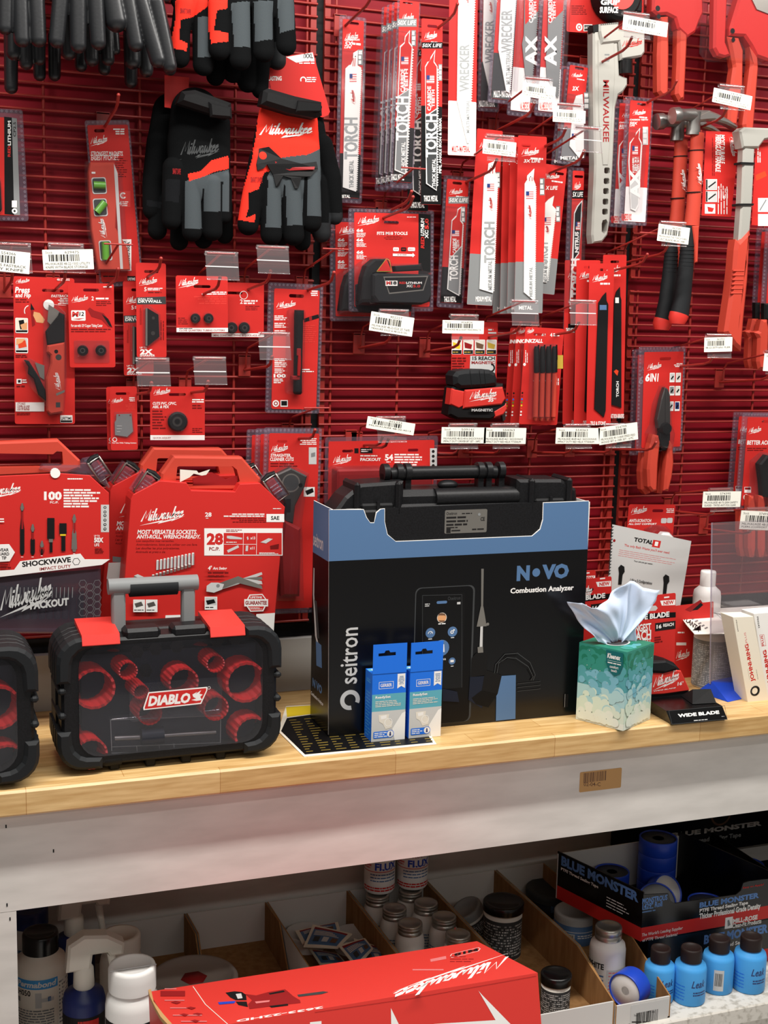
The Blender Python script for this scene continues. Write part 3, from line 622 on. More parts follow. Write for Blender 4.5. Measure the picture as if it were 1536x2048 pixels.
t2=saw('red card with a black blade for cast iron, behind the tile blade card',C6,(1222,700),(1378,706),(1206,1792),-.065,
 [(1312,945),(1336,915),(1338,975),(1345,1000),(1345,1722),(1278,1700),(1298,1000)],[('TORCH',1310,1545,1328,1650,'white'),],1900,'red',('CAST IRON ABRASIVES',1268,1762,1362,1792),[],clear=False,edge='soft',
 panel=[([(1304,985),(1328,985),(1328,1022),(1304,1022)],'white'),([(1310,1465),(1326,1475),(1318,1508),(1302,1490),(1294,1478)],'orange')],group=G1)
for k in (1,2): dup(t2,shift(t.matrix_world,-.004-.018*k,.02*k,-.002),['','first','second'][k]+' clear edged blade pack behind the tile blade card, seen edge on',G1)
t=saw('front small ax blade pack right of the pipe wrench',C3,(690,570),(856,590),(650,1338),-.09,
 [(752,790),(775,762),(770,820),(785,850),(765,1225),(748,1258),(720,1245),(706,960),(714,850),(738,820)],[('AX',714,1010,775,1180,'white',90,.05),('CARBIDE TEETH',728,935,768,1030,'white')],1110,'white',('NAIL EMBEDDED WOOD',664,1272,724,1314,'red'),[('CARBIDE TEETH',714,708,822,718),('50X',712,725,760,742),('LIFE',712,744,744,752)],
 teeth=((785,860),(765,1200),36),edge='white',panel=[([(755,795),(770,770),(766,825),(780,855),(770,1010),(716,1080),(712,960),(718,855)],'red'),([(769,1020),(762,1215),(746,1245),(724,1238),(716,1090)],'ltgrey')],flag=(728,868,762,922),hole=(782,622),group=G1,size=(790,755,822,862),inner=(.16,.03,.93,.97))
dup(t,shift(t.matrix_world,-.013,.022,-.004),'rear ax blade pack peeking out behind the small nail embedded wood pack',G1)

# ---- left side cards
G2='red hanging accessory cards'
t,a=pack('battery_pack_blister','compact battery blister with black stripe cut off by the left picture edge','battery pack',C1,(-150,470),(101,500),(-120,968),-.05)
shell(t,a); a.rslab(-120,510,88,945,.0002,.0008,'red',.003); a.poly([(18,512),(52,516),(62,944),(20,940)],'black'); a.poly([(52,516),(74,520),(88,944),(62,944)],'grey')
a.text('RED',34,640,46,688,'red',.03,0,90); a.text('LITHIUM',34,530,48,638,'white',.03,0,90); a.text('CP2.5',58,535,70,600,'ink',.02,0,90); a.disc(64,926,12,'white'); a.disc(64,926,5,'ink'); a.rect(52,880,74,910,'white'); a.build('card',t)
a.rslab(-110,780,10,930,.002,.05,'soft',.006,.004); a.build('battery',t); a.rslab(-118,770,16,938,.001,.053,'clear',.008,.006); a.build('blister_bubble',t)

t,a=pack('torpedo_level_pack','tilted red torpedo level blister with green vials','level',C1,(370,527),(566,504),(438,1262),-.03)
a.crop(*C1); h=slot(a,436,574,.02,.006); shell(t,a,hole=h)
a.cr=None; P=a.rr(.05,.03,.95,.97,.003); a.slab2(P,.0002,.0008,'red',0,[h]); a.crop(*C1)
a.logo(395,592,472,642); a.rows(492,562,546,592,3,'white',.6,2); a.text('STRONGEST MAGNETS.',398,664,540,684,'white',.02,.2); a.text('EASIEST PITCH SET.',400,680,522,704,'white',.02,.2); a.rows(505,690,560,780,9,'darkprint',.4)
a.rect(520,838,572,908,'red2'); a.rows(536,882,572,906,3,'white',.5); a.ring(540,858,14,8,'white',16,.6,5.7); a.text('4',522,882,534,902); a.text('MAXIMIZED VIEWING AREA',534,1052,566,1140,'red',.03,0,90) if 0 else None
a.crop(*C4); a.rect(712,55,776,240,'white'); a.text('MAXIMIZED',722,65,746,235,'ink',.03,0,90); a.text('VIEWING AREA',750,70,768,230,'ink',.03,0,90); a.rows(610,268,680,280,1,'ink'); a.rect(752,272,800,312,'soft'); a.text('LIFETIME',755,282,798,298); a.build('card',t)
a.crop(*C1); D=.004
a.slab([(395,712),(500,712),(520,760),(508,1000),(560,1090),(572,1185),(432,1185),(402,1010),(388,760)],D,D+.02,'handle',.002); a.slab([(500,718),(516,760),(540,1180),(528,1180),(502,770)],D+.02,D+.0204,'ltgrey')
a.d=D+.0206
for y0,y1,x0,x1 in ((783,846,404,466),(876,944,410,470)): a.rect(x0-4,y0-4,x1+4,y1+4,'ltgrey',.004); a.rect(x0,y0,x1,y1,'dgrey',.004)
for y0,y1,x0,x1 in ((1060,1138,436,490),): a.rect(x0-4,y0-4,x1+4,y1+4,'ltgrey',.004); a.rect(x0,y0,x1,y1,'dgrey',.004)
a.logo(432,958,470,1046,'white',90); a.rows(402,750,424,766,1); a.build('level',t)
a.tube([(410,812),(462,814)],D+.021,.0075,'green',10); a.build('vial',t,'level green vial'); a.tube([(424,932),(460,888)],D+.022,.0075,'green',10); a.build('vial',t,'slanted green vial'); a.tube([(462,1062),(464,1140)],D+.021,.0075,'green',10); a.build('vial',t,'upright green vial')
a.slab([(380,706),(508,700),(538,770),(562,1085),(582,1195),(424,1195),(390,1010),(380,770)],.001,.03,'clear',.004); a.build('blister_bubble',t)

def card(name,label,cat,crop,TL,TR,BL,Y,hole=None,r=.004,hw=.024,fill='red',group=G2):
    t,a=pack(name,label,cat,crop,TL,TR,BL,Y,group); hs=[slot(a,*hole,hw)] if hole else None
    s=a.cr; a.cr=None; P=a.rr(0,0,1,1,r); a.slab2(P,-.0006,0,fill,0,hs); a.cr=s; a.d=0
    return t,a
t,a=card('utility_knife_card','large red card with an open folding utility knife marked press and flip','utility knife',C4,(78,272),(439,282),(88,1146),-.06,(312,358),hw=.04)
a.logo(90,284,176,318); a.text('Press',88,336,176,372,'white',.035,.15); a.text('and Flip',90,372,182,406,'white',.03,.15); a.text('FASTBACK',302,382,408,398,'white',.02,.2); a.rows(320,400,420,440,4,'white',.5,2); a.rows(92,405,175,432,2,'darkprint')
a.poly([(182,430),(204,470),(190,476),(180,470)],'soft'); a.poly([(182,475),(196,470),(208,560),(190,572)],'dred'); a.poly([(200,482),(235,490),(265,530),(255,550),(215,545),(196,505)],'skin'); a.ring(180,480,38,33,'white',14,1.9,3.6)
for y in (518,636): a.rect(90,y,166,y+92,'white',.002); a.rect(94,y+4,162,y+72,'cream' if y<600 else 'ltgrey'); a.rect(94,y+74,162,y+86,'soft')
a.poly([(110,535),(140,530),(150,580),(120,588)],'soft'); a.poly([(105,660),(150,650),(158,690),(110,700)],'orange'); a.poly([(120,560),(160,545),(160,588),(130,590)],'skin'); a.poly([(96,642),(150,642),(130,665),(96,680)],'skin'); a.rows(92,735,165,755,2,'darkprint')
a.rect(98,880,128,908,'white'); a.rect(106,886,122,902,'ink'); a.rows(132,880,168,906,2,'white'); a.rows(98,915,170,930,1,'darkprint')
a.rect(92,1018,262,1072,'white'); a.text('STORES',102,1020,150,1034,'dred',.02,.2); a.text('5 EXTRA BLADES',102,1036,175,1066,'dred',.03,.2); a.rows(100,1078,185,1094,2,'darkprint'); a.rect(356,1094,428,1138,'white',.001); a.text('LIFETIME',360,1104,424,1122,'ink',.03); a.rect(358,1124,426,1136,'ink')
a.text('48-22-1502',336,286,412,300); a.line([(306,440),(390,446)],.0006,'white'); a.build('card',t)
a.disc(288,442,32,'white'); a.slab([(288,440),(352,482),(352,500),(300,560),(280,540)],.004,.006,'silver'); a.build('blade',t,'steel trapezoid blade')
a.slab([(352,486),(382,500),(382,665),(280,680),(270,600),(300,560),(345,505)],.003,.012,'soft',.002); a.build('blade_carrier',t)
a.slab([(280,682),(382,664),(382,900),(374,1078),(300,1090),(276,1070),(272,880),(300,790),(300,740),(276,720)],.003,.016,'handle',.003); a.disc(332,718,12,'black'); a.disc(346,752,18,'gunmetal'); a.logo(316,840,362,948,'white',90); a.rect(330,1018,356,1048,'dgrey'); a.poly([(330,966),(382,944),(382,958),(334,980)],'silver'); a.build('handle',t)
a.slab([(144,766),(172,774),(232,870),(268,945),(272,1010),(228,975),(200,880),(166,850),(170,810)],.003,.012,'soft',.002); a.slab([(206,782),(262,800),(262,885),(236,868)],.002,.003,'silver'); a.build('folded_blade_arm',t)
a.slab([(256,420),(340,440),(392,490),(396,900),(380,1090),(290,1100),(262,1020),(180,930),(136,770),(180,760),(258,800),(262,580)],.0005,.020,'clear',.003); a.build('blister_bubble',t)

t,a=card('tubing_cutter_wheel_card','red card with two black wheels and a white M12 mark, over the big knife card','cutter wheels',C4,(400,312),(672,319),(413,812),-.075,(538,355),hw=.03)
a.logo(420,384,522,430); a.text('2',540,392,554,416); a.rows(566,398,664,412,1,'white',.7); a.rows(568,418,660,450,3,'darkprint'); a.rect(420,474,506,536,'white',.002); a.text('M',424,482,466,514,'red',.05,.1); a.text('12',468,484,496,508,'ink',.03,.1); a.poly([(426,526),(500,520),(468,530)],'red')
a.poly([(518,470),(530,458),(556,476),(612,492),(650,540),(664,576),(640,572),(600,530),(540,512)],'dred'); a.poly([(600,495),(640,525),(664,576),(645,566)],'soft'); a.text('For use with 12V Copper Tubing Cutter',420,556,606,578,'white',.02); a.rows(420,580,664,606,2,'darkprint',.45); a.rows(610,330,664,342,1,'white'); a.build('card',t)
def wheel(a,t,x,y,r,k='soft',name='cutter_wheel'):
    a.dome(x,y,r,.001,.006,k); a.ring(x,y,r*.5,r*.3,'gunmetal'); a.disc(x,y,r*.2,'blackgloss'); a.build(name,t)
for x in (488,598): wheel(a,t,x,712,32,'blackgloss')
a.rslab(436,652,648,785,.0004,.0012,'clear',.003); 
for x in (484,594): a.dome(x,712,42,.001,.010,'clear')
a.build('blister_bubble',t)

def drywall(label,dx,dy,Y):
    t,a=card('drywall_blade_card',label,'drywall blades',C4,(802+dx,192+dy),(980+dx,190+dy),(808+dx,752+dy),Y,(894+dx,246+dy),hw=.028)
    b=Art(a.M,a.w,a.h,crop=(C4[0]+dx/C4[2],C4[1]+dy/C4[2],C4[2])); b.d=0; b.mb=a.mb
    b.logo(818,278,930,330); b.text('5',852,338,866,362); b.rows(872,340,966,358,2,'white',.6); b.rows(875,362,965,376,1,'darkprint'); b.poly([(806,398),(980,393),(981,438),(808,440)],'dgrey'); b.text('IDEAL FOR',816,402,904,412); b.text('DRYWALL',816,413,955,430,'white',.035)
    b.rows(825,450,838,560,3,'darkprint',.4,0,1); b.rows(945,520,972,650,2,'darkprint',.4,0,1); b.text('UP TO',826,690,868,700); b.text('2X',828,704,902,735,'white',.05); b.text('SHARPER',826,735,916,748,'white',.02); b.build('card',t)
    b.slab([(860,462),(872,462),(936,500),(942,630),(874,685),(860,685)],.002,.004,'soft'); b.rect(860,462,871,684,'silver'); b.disc(906,520,9,'gunmetal'); b.disc(904,610,12,'gunmetal'); b.build('blade',t)
    b.slab([(846,440),(880,440),(948,495),(952,640),(880,694),(846,694)],.0005,.006,'clear',.002); b.build('blister_bubble',t)
drywall('front red drywall blade card with one dark trapezoid blade',0,0,-.06)
drywall('rear drywall blade card hanging lower behind the front one',-76,108,-.035)

t,a=card('cutter_wheel_card','red card with white foot and two black wheels, for close quarters cutters','cutter wheels',C4,(1038,268),(1345,275),(1042,603),-.08,(1194,334),hw=.034)
a.logo(1052,278,1174,344); a.rows(1190,362,1338,384,2,'white',.6,2); a.rows(1140,388,1338,440,4,'red2',.5,2); a.rows(1052,515,1112,560,4,'darkprint',.45); a.rect(1043,578,1347,603,'white'); a.text('CLOSE QUARTERS TUBING CUTTERS',1058,588,1328,600,'dred',.03); a.rows(1058,578,1140,586,1,'ink'); a.build('card',t)
for x in (1153,1235): wheel(a,t,x,522,28)
for x in (1153,1235): a.dome(x,518,34,.001,.010,'clear')
a.build('blister_bubble',t)
t,a=card('cutter_wheel_card','second two wheel card with white foot, tucked behind the penlight pack','cutter wheels',C4,(1250,306),(1560,300),(1250,632),-.05,(1385,372),hw=.034)
a.text('2',1418,410,1434,436); a.rows(1440,412,1540,440,2,'white',.6); a.rows(1450,446,1540,476,3,'darkprint'); a.ring(1440,385,24,21,'white',16,0,6.28); a.rect(1250,610,1560,632,'white'); a.text('MINI, CONSTANT SWING & QUICK-ADJUST',1262,617,1540,631,'dred',.03); a.build('card',t)
for x in (1368,1446): wheel(a,t,x,578,32)
for x in (1368,1446): a.dome(x,576,38,.001,.010,'clear')
a.build('blister_bubble',t)

t,a=card('tubing_cutter_blade_card','small red card with one grey flat pvc cutter blade, front of two','cutter blade',C4,(648,925),(808,930),(656,1302),-.07,(726,966),hw=.028)
a.logo(658,990,728,1024); a.rows(758,986,796,1014,3,'white',.5,2); a.rows(740,1022,796,1064,5,'red2',.5,2); a.text('For Use With Tubing Cutters',664,1254,806,1264,'white',.02); a.ring(678,1238,14,10,'white',12); a.build('card',t)
a.slab([(688,1088),(776,1086),(786,1190),(752,1222),(680,1212),(678,1136),(686,1124)],.001,.0025,'grey'); a.d=.003; a.rows(690,1150,720,1200,3,'ltgrey',.2); a.disc(705,1094,4,'dred'); a.disc(770,1094,4,'dred'); a.build('blade',t); a.slab([(676,1076),(784,1074),(796,1196),(758,1232),(670,1222)],.0005,.004,'clear',.001); a.build('blister_bubble',t)
dup(t,shift(t.matrix_world,-.004,.02,-.002),'red pvc cutter blade card just behind its twin, only its left edge showing',G2)
t,a=card('cutter_wheel_card','square red card with one large black cutter wheel, cuts PVC, CPVC, ABS and PEX','cutter wheel',C4,(886,925),(1210,928),(888,1242),-.07,(1048,972),hw=.034)
a.logo(904,932,1008,978); a.rows(1104,996,1204,1022,2,'white',.6,2); a.text('CUTS PVC, CPVC,',902,1016,1042,1036,'white',.03,.15); a.text('ABS, & PEX',900,1036,1000,1056,'white',.03,.15); a.rows(900,1062,985,1180,7,'darkprint',.5); a.rows(1136,1030,1202,1060,2,'darkprint'); a.rows(1136,1168,1202,1200,3,'darkprint'); a.rect(888,1212,1209,1241,'white'); a.text('QUICK-ADJUST',904,1224,1010,1236,'dred',.02); a.build('card',t)
wheel(a,t,1048,1132,58,'soft'); a.dome(1048,1130,64,.001,.013,'clear'); a.build('blister_bubble',t)

t,a=pack('penlight_pack','black penlight in a red carded blister marked 100 lumens','penlight',C5,(206,600),(612,612),(183,1560),-.05)
h=slot(a,413,702,.032,.007); shell(t,a,hole=h); P=a.rr(232,640,578,1528,.004); a.cr=None; P=a.rr(.11,.045,.93,.965,.004); a.slab2(P,.0002,.0008,'red',0,[h]); a.crop(*C5)
a.logo(262,735,410,798); a.rows(515,660,568,704,3,'white',.6,2)
for y in (842,896,950,1156,1186,1230): a.rows(252,y,345,y+40,3,'white',.55)
a.rows(458,912,560,1045,9,'red2',.45); a.text('100',246,1272,336,1300,'white',.05); a.rows(246,1304,316,1342,3,'white',.6); a.rows(450,1232,540,1262,2,'white',.5); a.poly([(468,868),(520,850),(574,836),(578,862),(520,880),(470,894)],'soft'); a.poly([(505,856),(525,850),(527,878),(508,884)],'dred'); a.disc(262,1488,24,'white'); a.disc(262,1488,15,'dred'); a.disc(262,1488,8,'white'); a.rect(296,1464,350,1512,'white'); a.rect(302,1470,344,1504,'soft'); a.build('card',t)
D=.012
a.tube([(422,806),(420,870),(418,880),(412,1280),(412,1330),(410,1405),(409,1418)],D,[.010,.0105,.0095,.009,.009,.0095,.007],'soft',14); a.build('penlight_body',t); a.rslab(418,1085,446,1140,D+.008,D+.011,'dred',.002,.001); a.tube([(434,1135),(432,1220),(428,1285)],D+.012,[.0032,.004,.0032],'dred',8,flat=(1,.5)); a.build('pocket_clip',t,'red pocket clip'); a.rslab(380,1285,442,1320,D-.004,D+.0095,'dred',.002,.002); a.build('red_band',t)
a.rslab(364,796,470,1425,.001,.024,'clear',.008,.006); a.build('blister_bubble',t)

def battery(label,dx,dy,Y,full=True):
    t,a=pack('battery_pack_blister',label,'battery pack',C5,(792+dx,58+dy),(1420+dx,86+dy),(795+dx,818+dy),Y,'eighteen volt battery blisters')
    b=Art(a.M,a.w,a.h,crop=(C5[0]+dx/C5[2],C5[1]+dy/C5[2],C5[2])); h=slot(b,1106,166,.033,.007)
    shell(t,b,hole=h); b.cr=None; P=b.rr(.065,.04,.95,.95,.003); b.slab2(P,.0002,.0008,'red',0,[h]); b.crop(C5[0]+dx/C5[2],C5[1]+dy/C5[2],C5[2])
    b.logo(858,112,1020,190); b.poly([(1306,100),(1394,106),(1392,745),(1304,740)],'soft'); b.text('FITS M18 TOOLS',1002,232,1226,256,'white',.03); b.rows(1050,262,1190,292,3,'darkprint',.4,1); b.rows(1222,120,1294,130,1)
    for y in (210,280,370): b.text('66',852,y,902,y+24,'white',.045); b.rows(852,y+28,928,y+64,4,'white',.5)
    for x,w in ((1120,42),(1178,38),(1228,52)): b.rect(x,346,x+w,374,'white' if x!=1178 else 'soft',.002); b.rows(x+6,356,x+w-6,364,1,'red')
    b.poly([(1118,392),(1262,396),(1262,386),(1280,404),(1262,420),(1262,412),(1118,410)],'white'); b.rows(1150,396,1240,406,1,'dred'); b.text('RED',1322,268,1348,355,'red',.04,.15,90); b.text('LITHIUM',1322,132,1348,262,'white',.04,.15,90); b.text('XC',1352,220,1378,282,'white',.04,0,90); b.text('5.0',1352,135,1380,214,'red2',.04,0,90); b.build('card',t)
    D=.048
    b.slab([(975,545),(1010,532),(1396,545),(1404,700),(1385,745),(1330,765),(1010,752),(975,700)],.004,D,'rubber',.004); b.slab([(905,560),(930,480),(990,430),(1080,430),(1110,480),(1110,528),(980,545),(970,740),(880,740)],.003,.034,'soft',.004); b.slab([(1130,482),(1325,470),(1335,515),(1140,525)],.03,D,'soft',.002); b.d=D
    b.poly([(1004,518),(1072,432),(1108,520)],'red'); b.line([(1000,522),(1070,430),(1094,440),(1108,522),(1000,522)],.0008,'gold'); b.poly([(1048,560),(1376,555),(1342,662),(1090,688)],'silver'); b.poly([(1056,568),(1366,563),(1336,654),(1094,678)],'soft'); b.rect(1064,590,1152,628,'white'); b.text('M',1070,594,1102,620,'red',.06); b.text('18',1104,594,1146,620,'ink',.05)
    b.text('RED',1166,598,1214,614,'red',.03); b.text('LITHIUM',1216,598,1330,614,'white',.03); b.text('XC',1216,620,1262,638,'white',.03); b.text('5.0',1266,620,1318,640,'red',.03); b.build('battery',t)
    b.slab([(870,770),(874,560),(900,470),(985,412),(1095,422),(1120,466),(1335,462),(1345,515),(1410,530),(1412,710),(1380,772)],.001,D+.004,'clear',.006); b.build('blister_bubble',t)
battery('front large red battery blister marked fits M18 tools',0,0,-.075)
battery('rear battery blister whose left edge shows behind the front battery',-137,70,-.03)

t,a=card('tape_measure_card','chunky red and black 35 ft tape measure fixed to a magnetic reach card','tape measure',C6,(214,1148),(520,1158),(204,1700),-.045)
for i,k in enumerate(('yellow','dred','brown','gold')):
    x=213+i*77; a.rect(x,1266,x+66,1364,'white',.002); a.rect(x+3,1270,x+63,1330,'offwhite'); a.poly([(x+6,1282),(x+58,1300),(x+52,1330),(x+10,1322)],k); a.rect(x+2,1336,x+64,1362,'ink'); a.rows(x+6,1344,x+56,1356,1,'gold')
a.poly([(336,1374),(506,1376),(500,1520),(330,1520)],'ltgrey'); a.text('15 REACH',350,1378,500,1404,'ink',.04); a.text('MAGNETIC',344,1410,500,1430,'dred',.04); a.rows(214,1380,318,1470,5,'darkprint',.45); a.ring(475,1455,26,16,'soft',18,-2.4,1.6); a.rows(455,1190,510,1232,2,'ltgrey',.5); a.build('card',t)
a.slab([(200,1700),(215,1590),(235,1575),(265,1575),(300,1595),(560,1560),(582,1700),(560,1760),(470,1805),(250,1800),(192,1770)],.004,.046,'soft',.005); a.build('case',t,'black rubber case')
a.slab([(212,1592),(300,1610),(292,1712),(260,1728),(200,1700)],.02,.048,'red2',.003); a.d=.048; a.slab([(302,1602),(555,1582),(575,1660),(548,1700),(290,1728)],.02,.0505,'red2',.003); a.logo(325,1594,515,1682); a.text('35',455,1656,492,1682,'white',.04,.15); a.text('FT',494,1656,510,1668); a.poly([(330,1728),(490,1722),(470,1745),(345,1748)],'ink'); a.text('MAGNETIC',345,1728,486,1746,'ltgrey',.03); a.build('faceplate',t,'red faceplate')
a.slab([(228,1510),(250,1480),(300,1470),(380,1466),(470,1468),(510,1490),(522,1530),(520,1575),(420,1588),(270,1596),(232,1570)],.006,.054,'rubber',.008)
for x in (345,408,440): a.line([(x-12,1472),(x,1585)],.0012,'black')
a.build('top_grip',t); a.slab([(490,1745),(580,1690),(584,1730),(560,1768),(500,1790)],.01,.047,'red2',.003); a.slab([(545,1745),(568,1735),(572,1800),(555,1812)],.024,.034,'gunmetal'); a.build('blade_hook',t)

def ink(label,dx,dy,Y):
    t,a=card('marker_pack',label,'markers',C6,(704+dx,1180+dy),(962+dx,1190+dy),(660+dx,1830+dy),Y,(800+dx,1232+dy),hw=.03,group='marker packs')
    b=Art(a.M,a.w,a.h,crop=(C6[0]+dx/C6[2],C6[1]+dy/C6[2],C6[2])); b.d=0; b.mb=a.mb
    b.logo(712,1188,762,1228); b.text('INKZALL',698,1262,820,1288,'white',.04,.2); b.text('4',868,1222,884,1248); b.rows(890,1222,950,1246,2,'white',.6); b.rows(700,1320,722,1420,2,'white',.4,0,1); b.disc(698,1432,9,'white'); b.rows(905,1500,930,1570,2,'white',.5,0,1); b.rect(905,1370,955,1460,'gold')
    for i in range(8): b.disc(684-i*1.5,1622+i*21,6,('soft','dred','blue','green','yellow','orange','white','white')[i],8)
    b.build('card',t)
    for i in range(4):
        x=770+i*40; b.tube([(x-1,1490),(x-4,1600),(x-8,1780)],.007,.0055,'handle',10); b.logo(x-14,1520,x+6,1620,'white',90); b.tube([(x-6,1780),(x-7,1806)],.007,[.0045,.0025],'handle',10); b.build('marker_barrel',t,'red marker barrel')
        b.tube([(x,1310),(x,1330),(x,1484)],.007,[.0045,.0062,.0062],'soft',10); b.tube([(x+6,1300),(x+8,1400)],.012,.002,'blackgloss',6); b.build('marker_cap',t,'black marker cap')
    b.slab([(745,1296),(925,1296),(915,1500),(880,1815),(735,1800),(750,1500)],.0005,.015,'clear',.005); b.build('blister_bubble',t)
ink('front pack of four red markers with black caps',0,0,-.10)
ink('middle marker pack, its left edge showing beside the front marker pack',-58,2,-.075)
ink('rearmost marker pack, its left edge showing beside the tape measure',-100,4,-.05)

def plier(label,dx,dy,Y):
    t,a=pack('pliers_pack',label,'pliers pack',C7,(505+dx,1002+dy),(826+dx,1006+dy),(482+dx,1728+dy),Y,'six in one pliers packs')
    b=Art(a.M,a.w,a.h,crop=(C7[0]+dx/C7[2],C7[1]+dy/C7[2],C7[2])); h=slot(b,684,1084,.03,.007)
    shell(t,b,hole=h); b.cr=None; P=b.rr(.115,.05,.95,.955,.003); b.slab2(P,.0002,.0008,'red',0,[h]); b.crop(C7[0]+dx/C7[2],C7[1]+dy/C7[2],C7[2])
    b.logo(560,1108,660,1164); b.text('6',548,1184,578,1240,'white',.04,.15); b.text('IN1',580,1184,640,1240,'white',.03,.15); b.rows(742,1112,802,1142,3,'white',.6,2)
    for i,(x,y) in enumerate(((716,1180),(758,1180),(714,1270),(754,1270),(708,1376),(750,1376))): b.rect(x,y,x+32,y+64,'white',.001); b.rect(x+3,y+5,x+29,y+52,('ltgrey','offwhite','grey','offwhite','ltgrey','navy')[i]); b.poly([(x+6,y+40),(x+22,y+18),(x+28,y+26),(x+12,y+48)],'soft')
    b.build('card',t); D=.02
    b.slab([(684,1280),(704,1290),(720,1330),(722,1560),(640,1560),(632,1500),(660,1360)],.006,D,'gunmetal',.002); b.line([(684,1290),(684,1530)],.0012,'soft'); b.build('jaws',t); b.dome(685,1560,38,.008,.02,'soft'); b.slab([(648,1590),(722,1590),(720,1650),(690,1715),(660,1710),(650,1640)],.008,D,'soft',.002); b.build('pivot',t)
    b.slab([(608,1600),(645,1610),(655,1660),(640,1800),(632,1985),(600,1995),(572,1960),(566,1840),(580,1700)],.004,D+.006,'handle',.005); b.build('handle',t)
    b.slab([(722,1640),(742,1680),(748,1800),(735,1900),(712,1990),(680,1985),(688,1880),(702,1760)],.004,D+.004,'handle',.005); b.build('handle',t)
    b.slab([(690,1270),(722,1300),(740,1540),(760,1600),(745,1700),(600,1690),(590,1600),(622,1540),(640,1400)],.001,.03,'clear',.005); b.build('blister_bubble',t)
plier('front red 6 in 1 pliers blister with orange grips hanging below',0,0,-.07)
plier('rear 6 in 1 pliers blister, a purple edge left of the front one',-44,18,-.04)

def access(label,dx,dy,Y):
    t,a=pack('pliers_pack',label,'pliers pack',R7,(1316+dx,24+dy),(1900+dx,30+dy),(1252+dx,868+dy),Y,'better access pliers packs')
    b=Art(a.M,a.w,a.h,crop=(R7[0]+dx/R7[2],R7[1]+dy/R7[2],R7[2])); h=slot(b,1530,100,.033,.007); shell(t,b,hole=h)
    b.cr=None; P=b.rr(.08,.045,.93,.95,.003); b.slab2(P,.0002,.0008,'red',0,[h]); b.crop(R7[0]+dx/R7[2],R7[1]+dy/R7[2],R7[2])
    b.logo(1366,140,1480,208); b.text('BETTER ACCESS',1354,262,1600,300,'white',.03,.2); b.rows(1356,322,1530,356,2,'darkprint'); b.rect(1332,664,1390,714,'white'); b.rect(1336,668,1386,688,'dred'); b.ring(1345,752,22,12,'white'); b.build('card',t)
    b.slab([(1470,470),(1536,390),(1620,420),(1600,640),(1560,760),(1500,750),(1490,620)],.006,.026,'soft',.004); b.build('jaws',t)
    for x in (1395,1480,1590): b.slab([(x-12,740),(x+30,745),(x+48,860),(x+46,1200),(x+30,1275),(x-4,1275),(x-20,1200),(x-18,900)],.004,.026,'handle',.006); b.build('handle',t)
    b.slab([(1440,450),(1536,370),(1640,400),(1660,860),(1380,860),(1440,640)],.001,.03,'clear',.006); b.build('blister_bubble',t)
access('front better access pliers blister at the right picture edge',0,0,-.06)
access('rear better access pliers blister, a purple edge left of the front one',-76,-8,-.03)
Z8=(1280,440,6.0)
def edgepack(label,dx,dy,Y):
    t,a=pack('pliers_pack',label,'pliers pack',Z8,(1506+dx,96+dy),(2000+dx,110+dy),(1446+dx,1112+dy),Y,'pliers packs cut by the picture edge'); shell(t,a)
    a.cr=None; P=a.rr(.12,.05,.9,.95,.003); a.slab2(P,.0002,.0008,'red'); a.build('card',t); b=Art(a.M,a.w,a.h,crop=(Z8[0]+dx/6,Z8[1]+dy/6,6.0))
    b.slab([(1500,1000),(1560,1000),(1556,1200),(1500,1200)],.004,.02,'soft',.004); b.build('jaws',t)
    b.slab([(1470,1195),(1540,1195),(1560,1320),(1545,1700),(1500,1800),(1430,1790),(1412,1700),(1425,1420),(1385,1350),(1440,1330)],.004,.026,'handle',.006); b.build('handle',t)
edgepack('front half of a pliers blister with orange guarded grip at the right picture edge',0,0,-.09)
edgepack('purple blister edge just left of the orange guarded pliers, farther back',-104,-10,-.06)

D3=(500,820,2.194); D1=(0,860,2.477)
def tubecut(label,k,Y):
    dx=-38*k; t,a=pack('tubing_cutter_pack',label,'tubing cutter',D3,(62+dx,76+4*k),(318+dx,70+4*k),(40+dx,900),Y,'straighter cuts tubing cutters')
    h=slot(a,140+dx,138,.022,.006); shell(t,a,hole=h); a.cr=None; P=a.rr(.09,.03,.95,.97,.003); a.slab2(P,.0002,.0008,'red',0,[h])
    if k==0:
        a.crop(*D3); a.logo(90,148,168,190); a.text('STRAIGHTER,',90,192,180,208,'white',.03,.15); a.text('CLEANER CUTS',88,208,192,224,'white',.03,.15); a.rows(90,230,220,252,2,'darkprint'); a.rows(218,122,292,154,4,'white',.5,2); a.rect(258,164,292,238,'ltgrey'); a.poly([(268,190),(286,185),(286,204),(268,208)],'grey'); a.rect(236,338,284,380,'white'); a.poly([(242,355),(275,342),(280,360),(250,374)],'soft')
        a.build('card',t)
        a.slab([(80,300),(180,254),(252,290),(240,340),(200,420),(190,500),(150,490),(160,410),(100,330)],.004,.022,'gunmetal',.003); a.d=.022; a.ring(180,320,40,34,'silver'); a.disc(180,320,33,'dgrey'); a.disc(222,330,9,'black'); a.rect(158,390,178,450,'soft',.002); a.build('head',t,'grey cast head')
        a.slab([(150,480),(225,520),(225,640),(220,820),(140,820),(130,620)],.004,.026,'dred',.006); a.build('handle',t); a.slab([(60,300),(180,240),(264,280),(250,360),(232,500),(240,840),(120,840),(120,480),(70,340)],.001,.03,'clear',.006); a.build('blister_bubble',t)
    else: a.build('card',t)
tubecut('front tubing cutter blister marked straighter, cleaner cuts',0,-.09); tubecut('second tubing cutter blister, its clear edge left of the front one',1,-.065); tubecut('rearmost tubing cutter blister, the leftmost clear edge of three',2,-.04)
t,a=pack('bit_set_pack','54 piece bit set in a clear hanger behind the black equipment case','bit set',D3,(330,120),(826,121),(326,420),-.09)
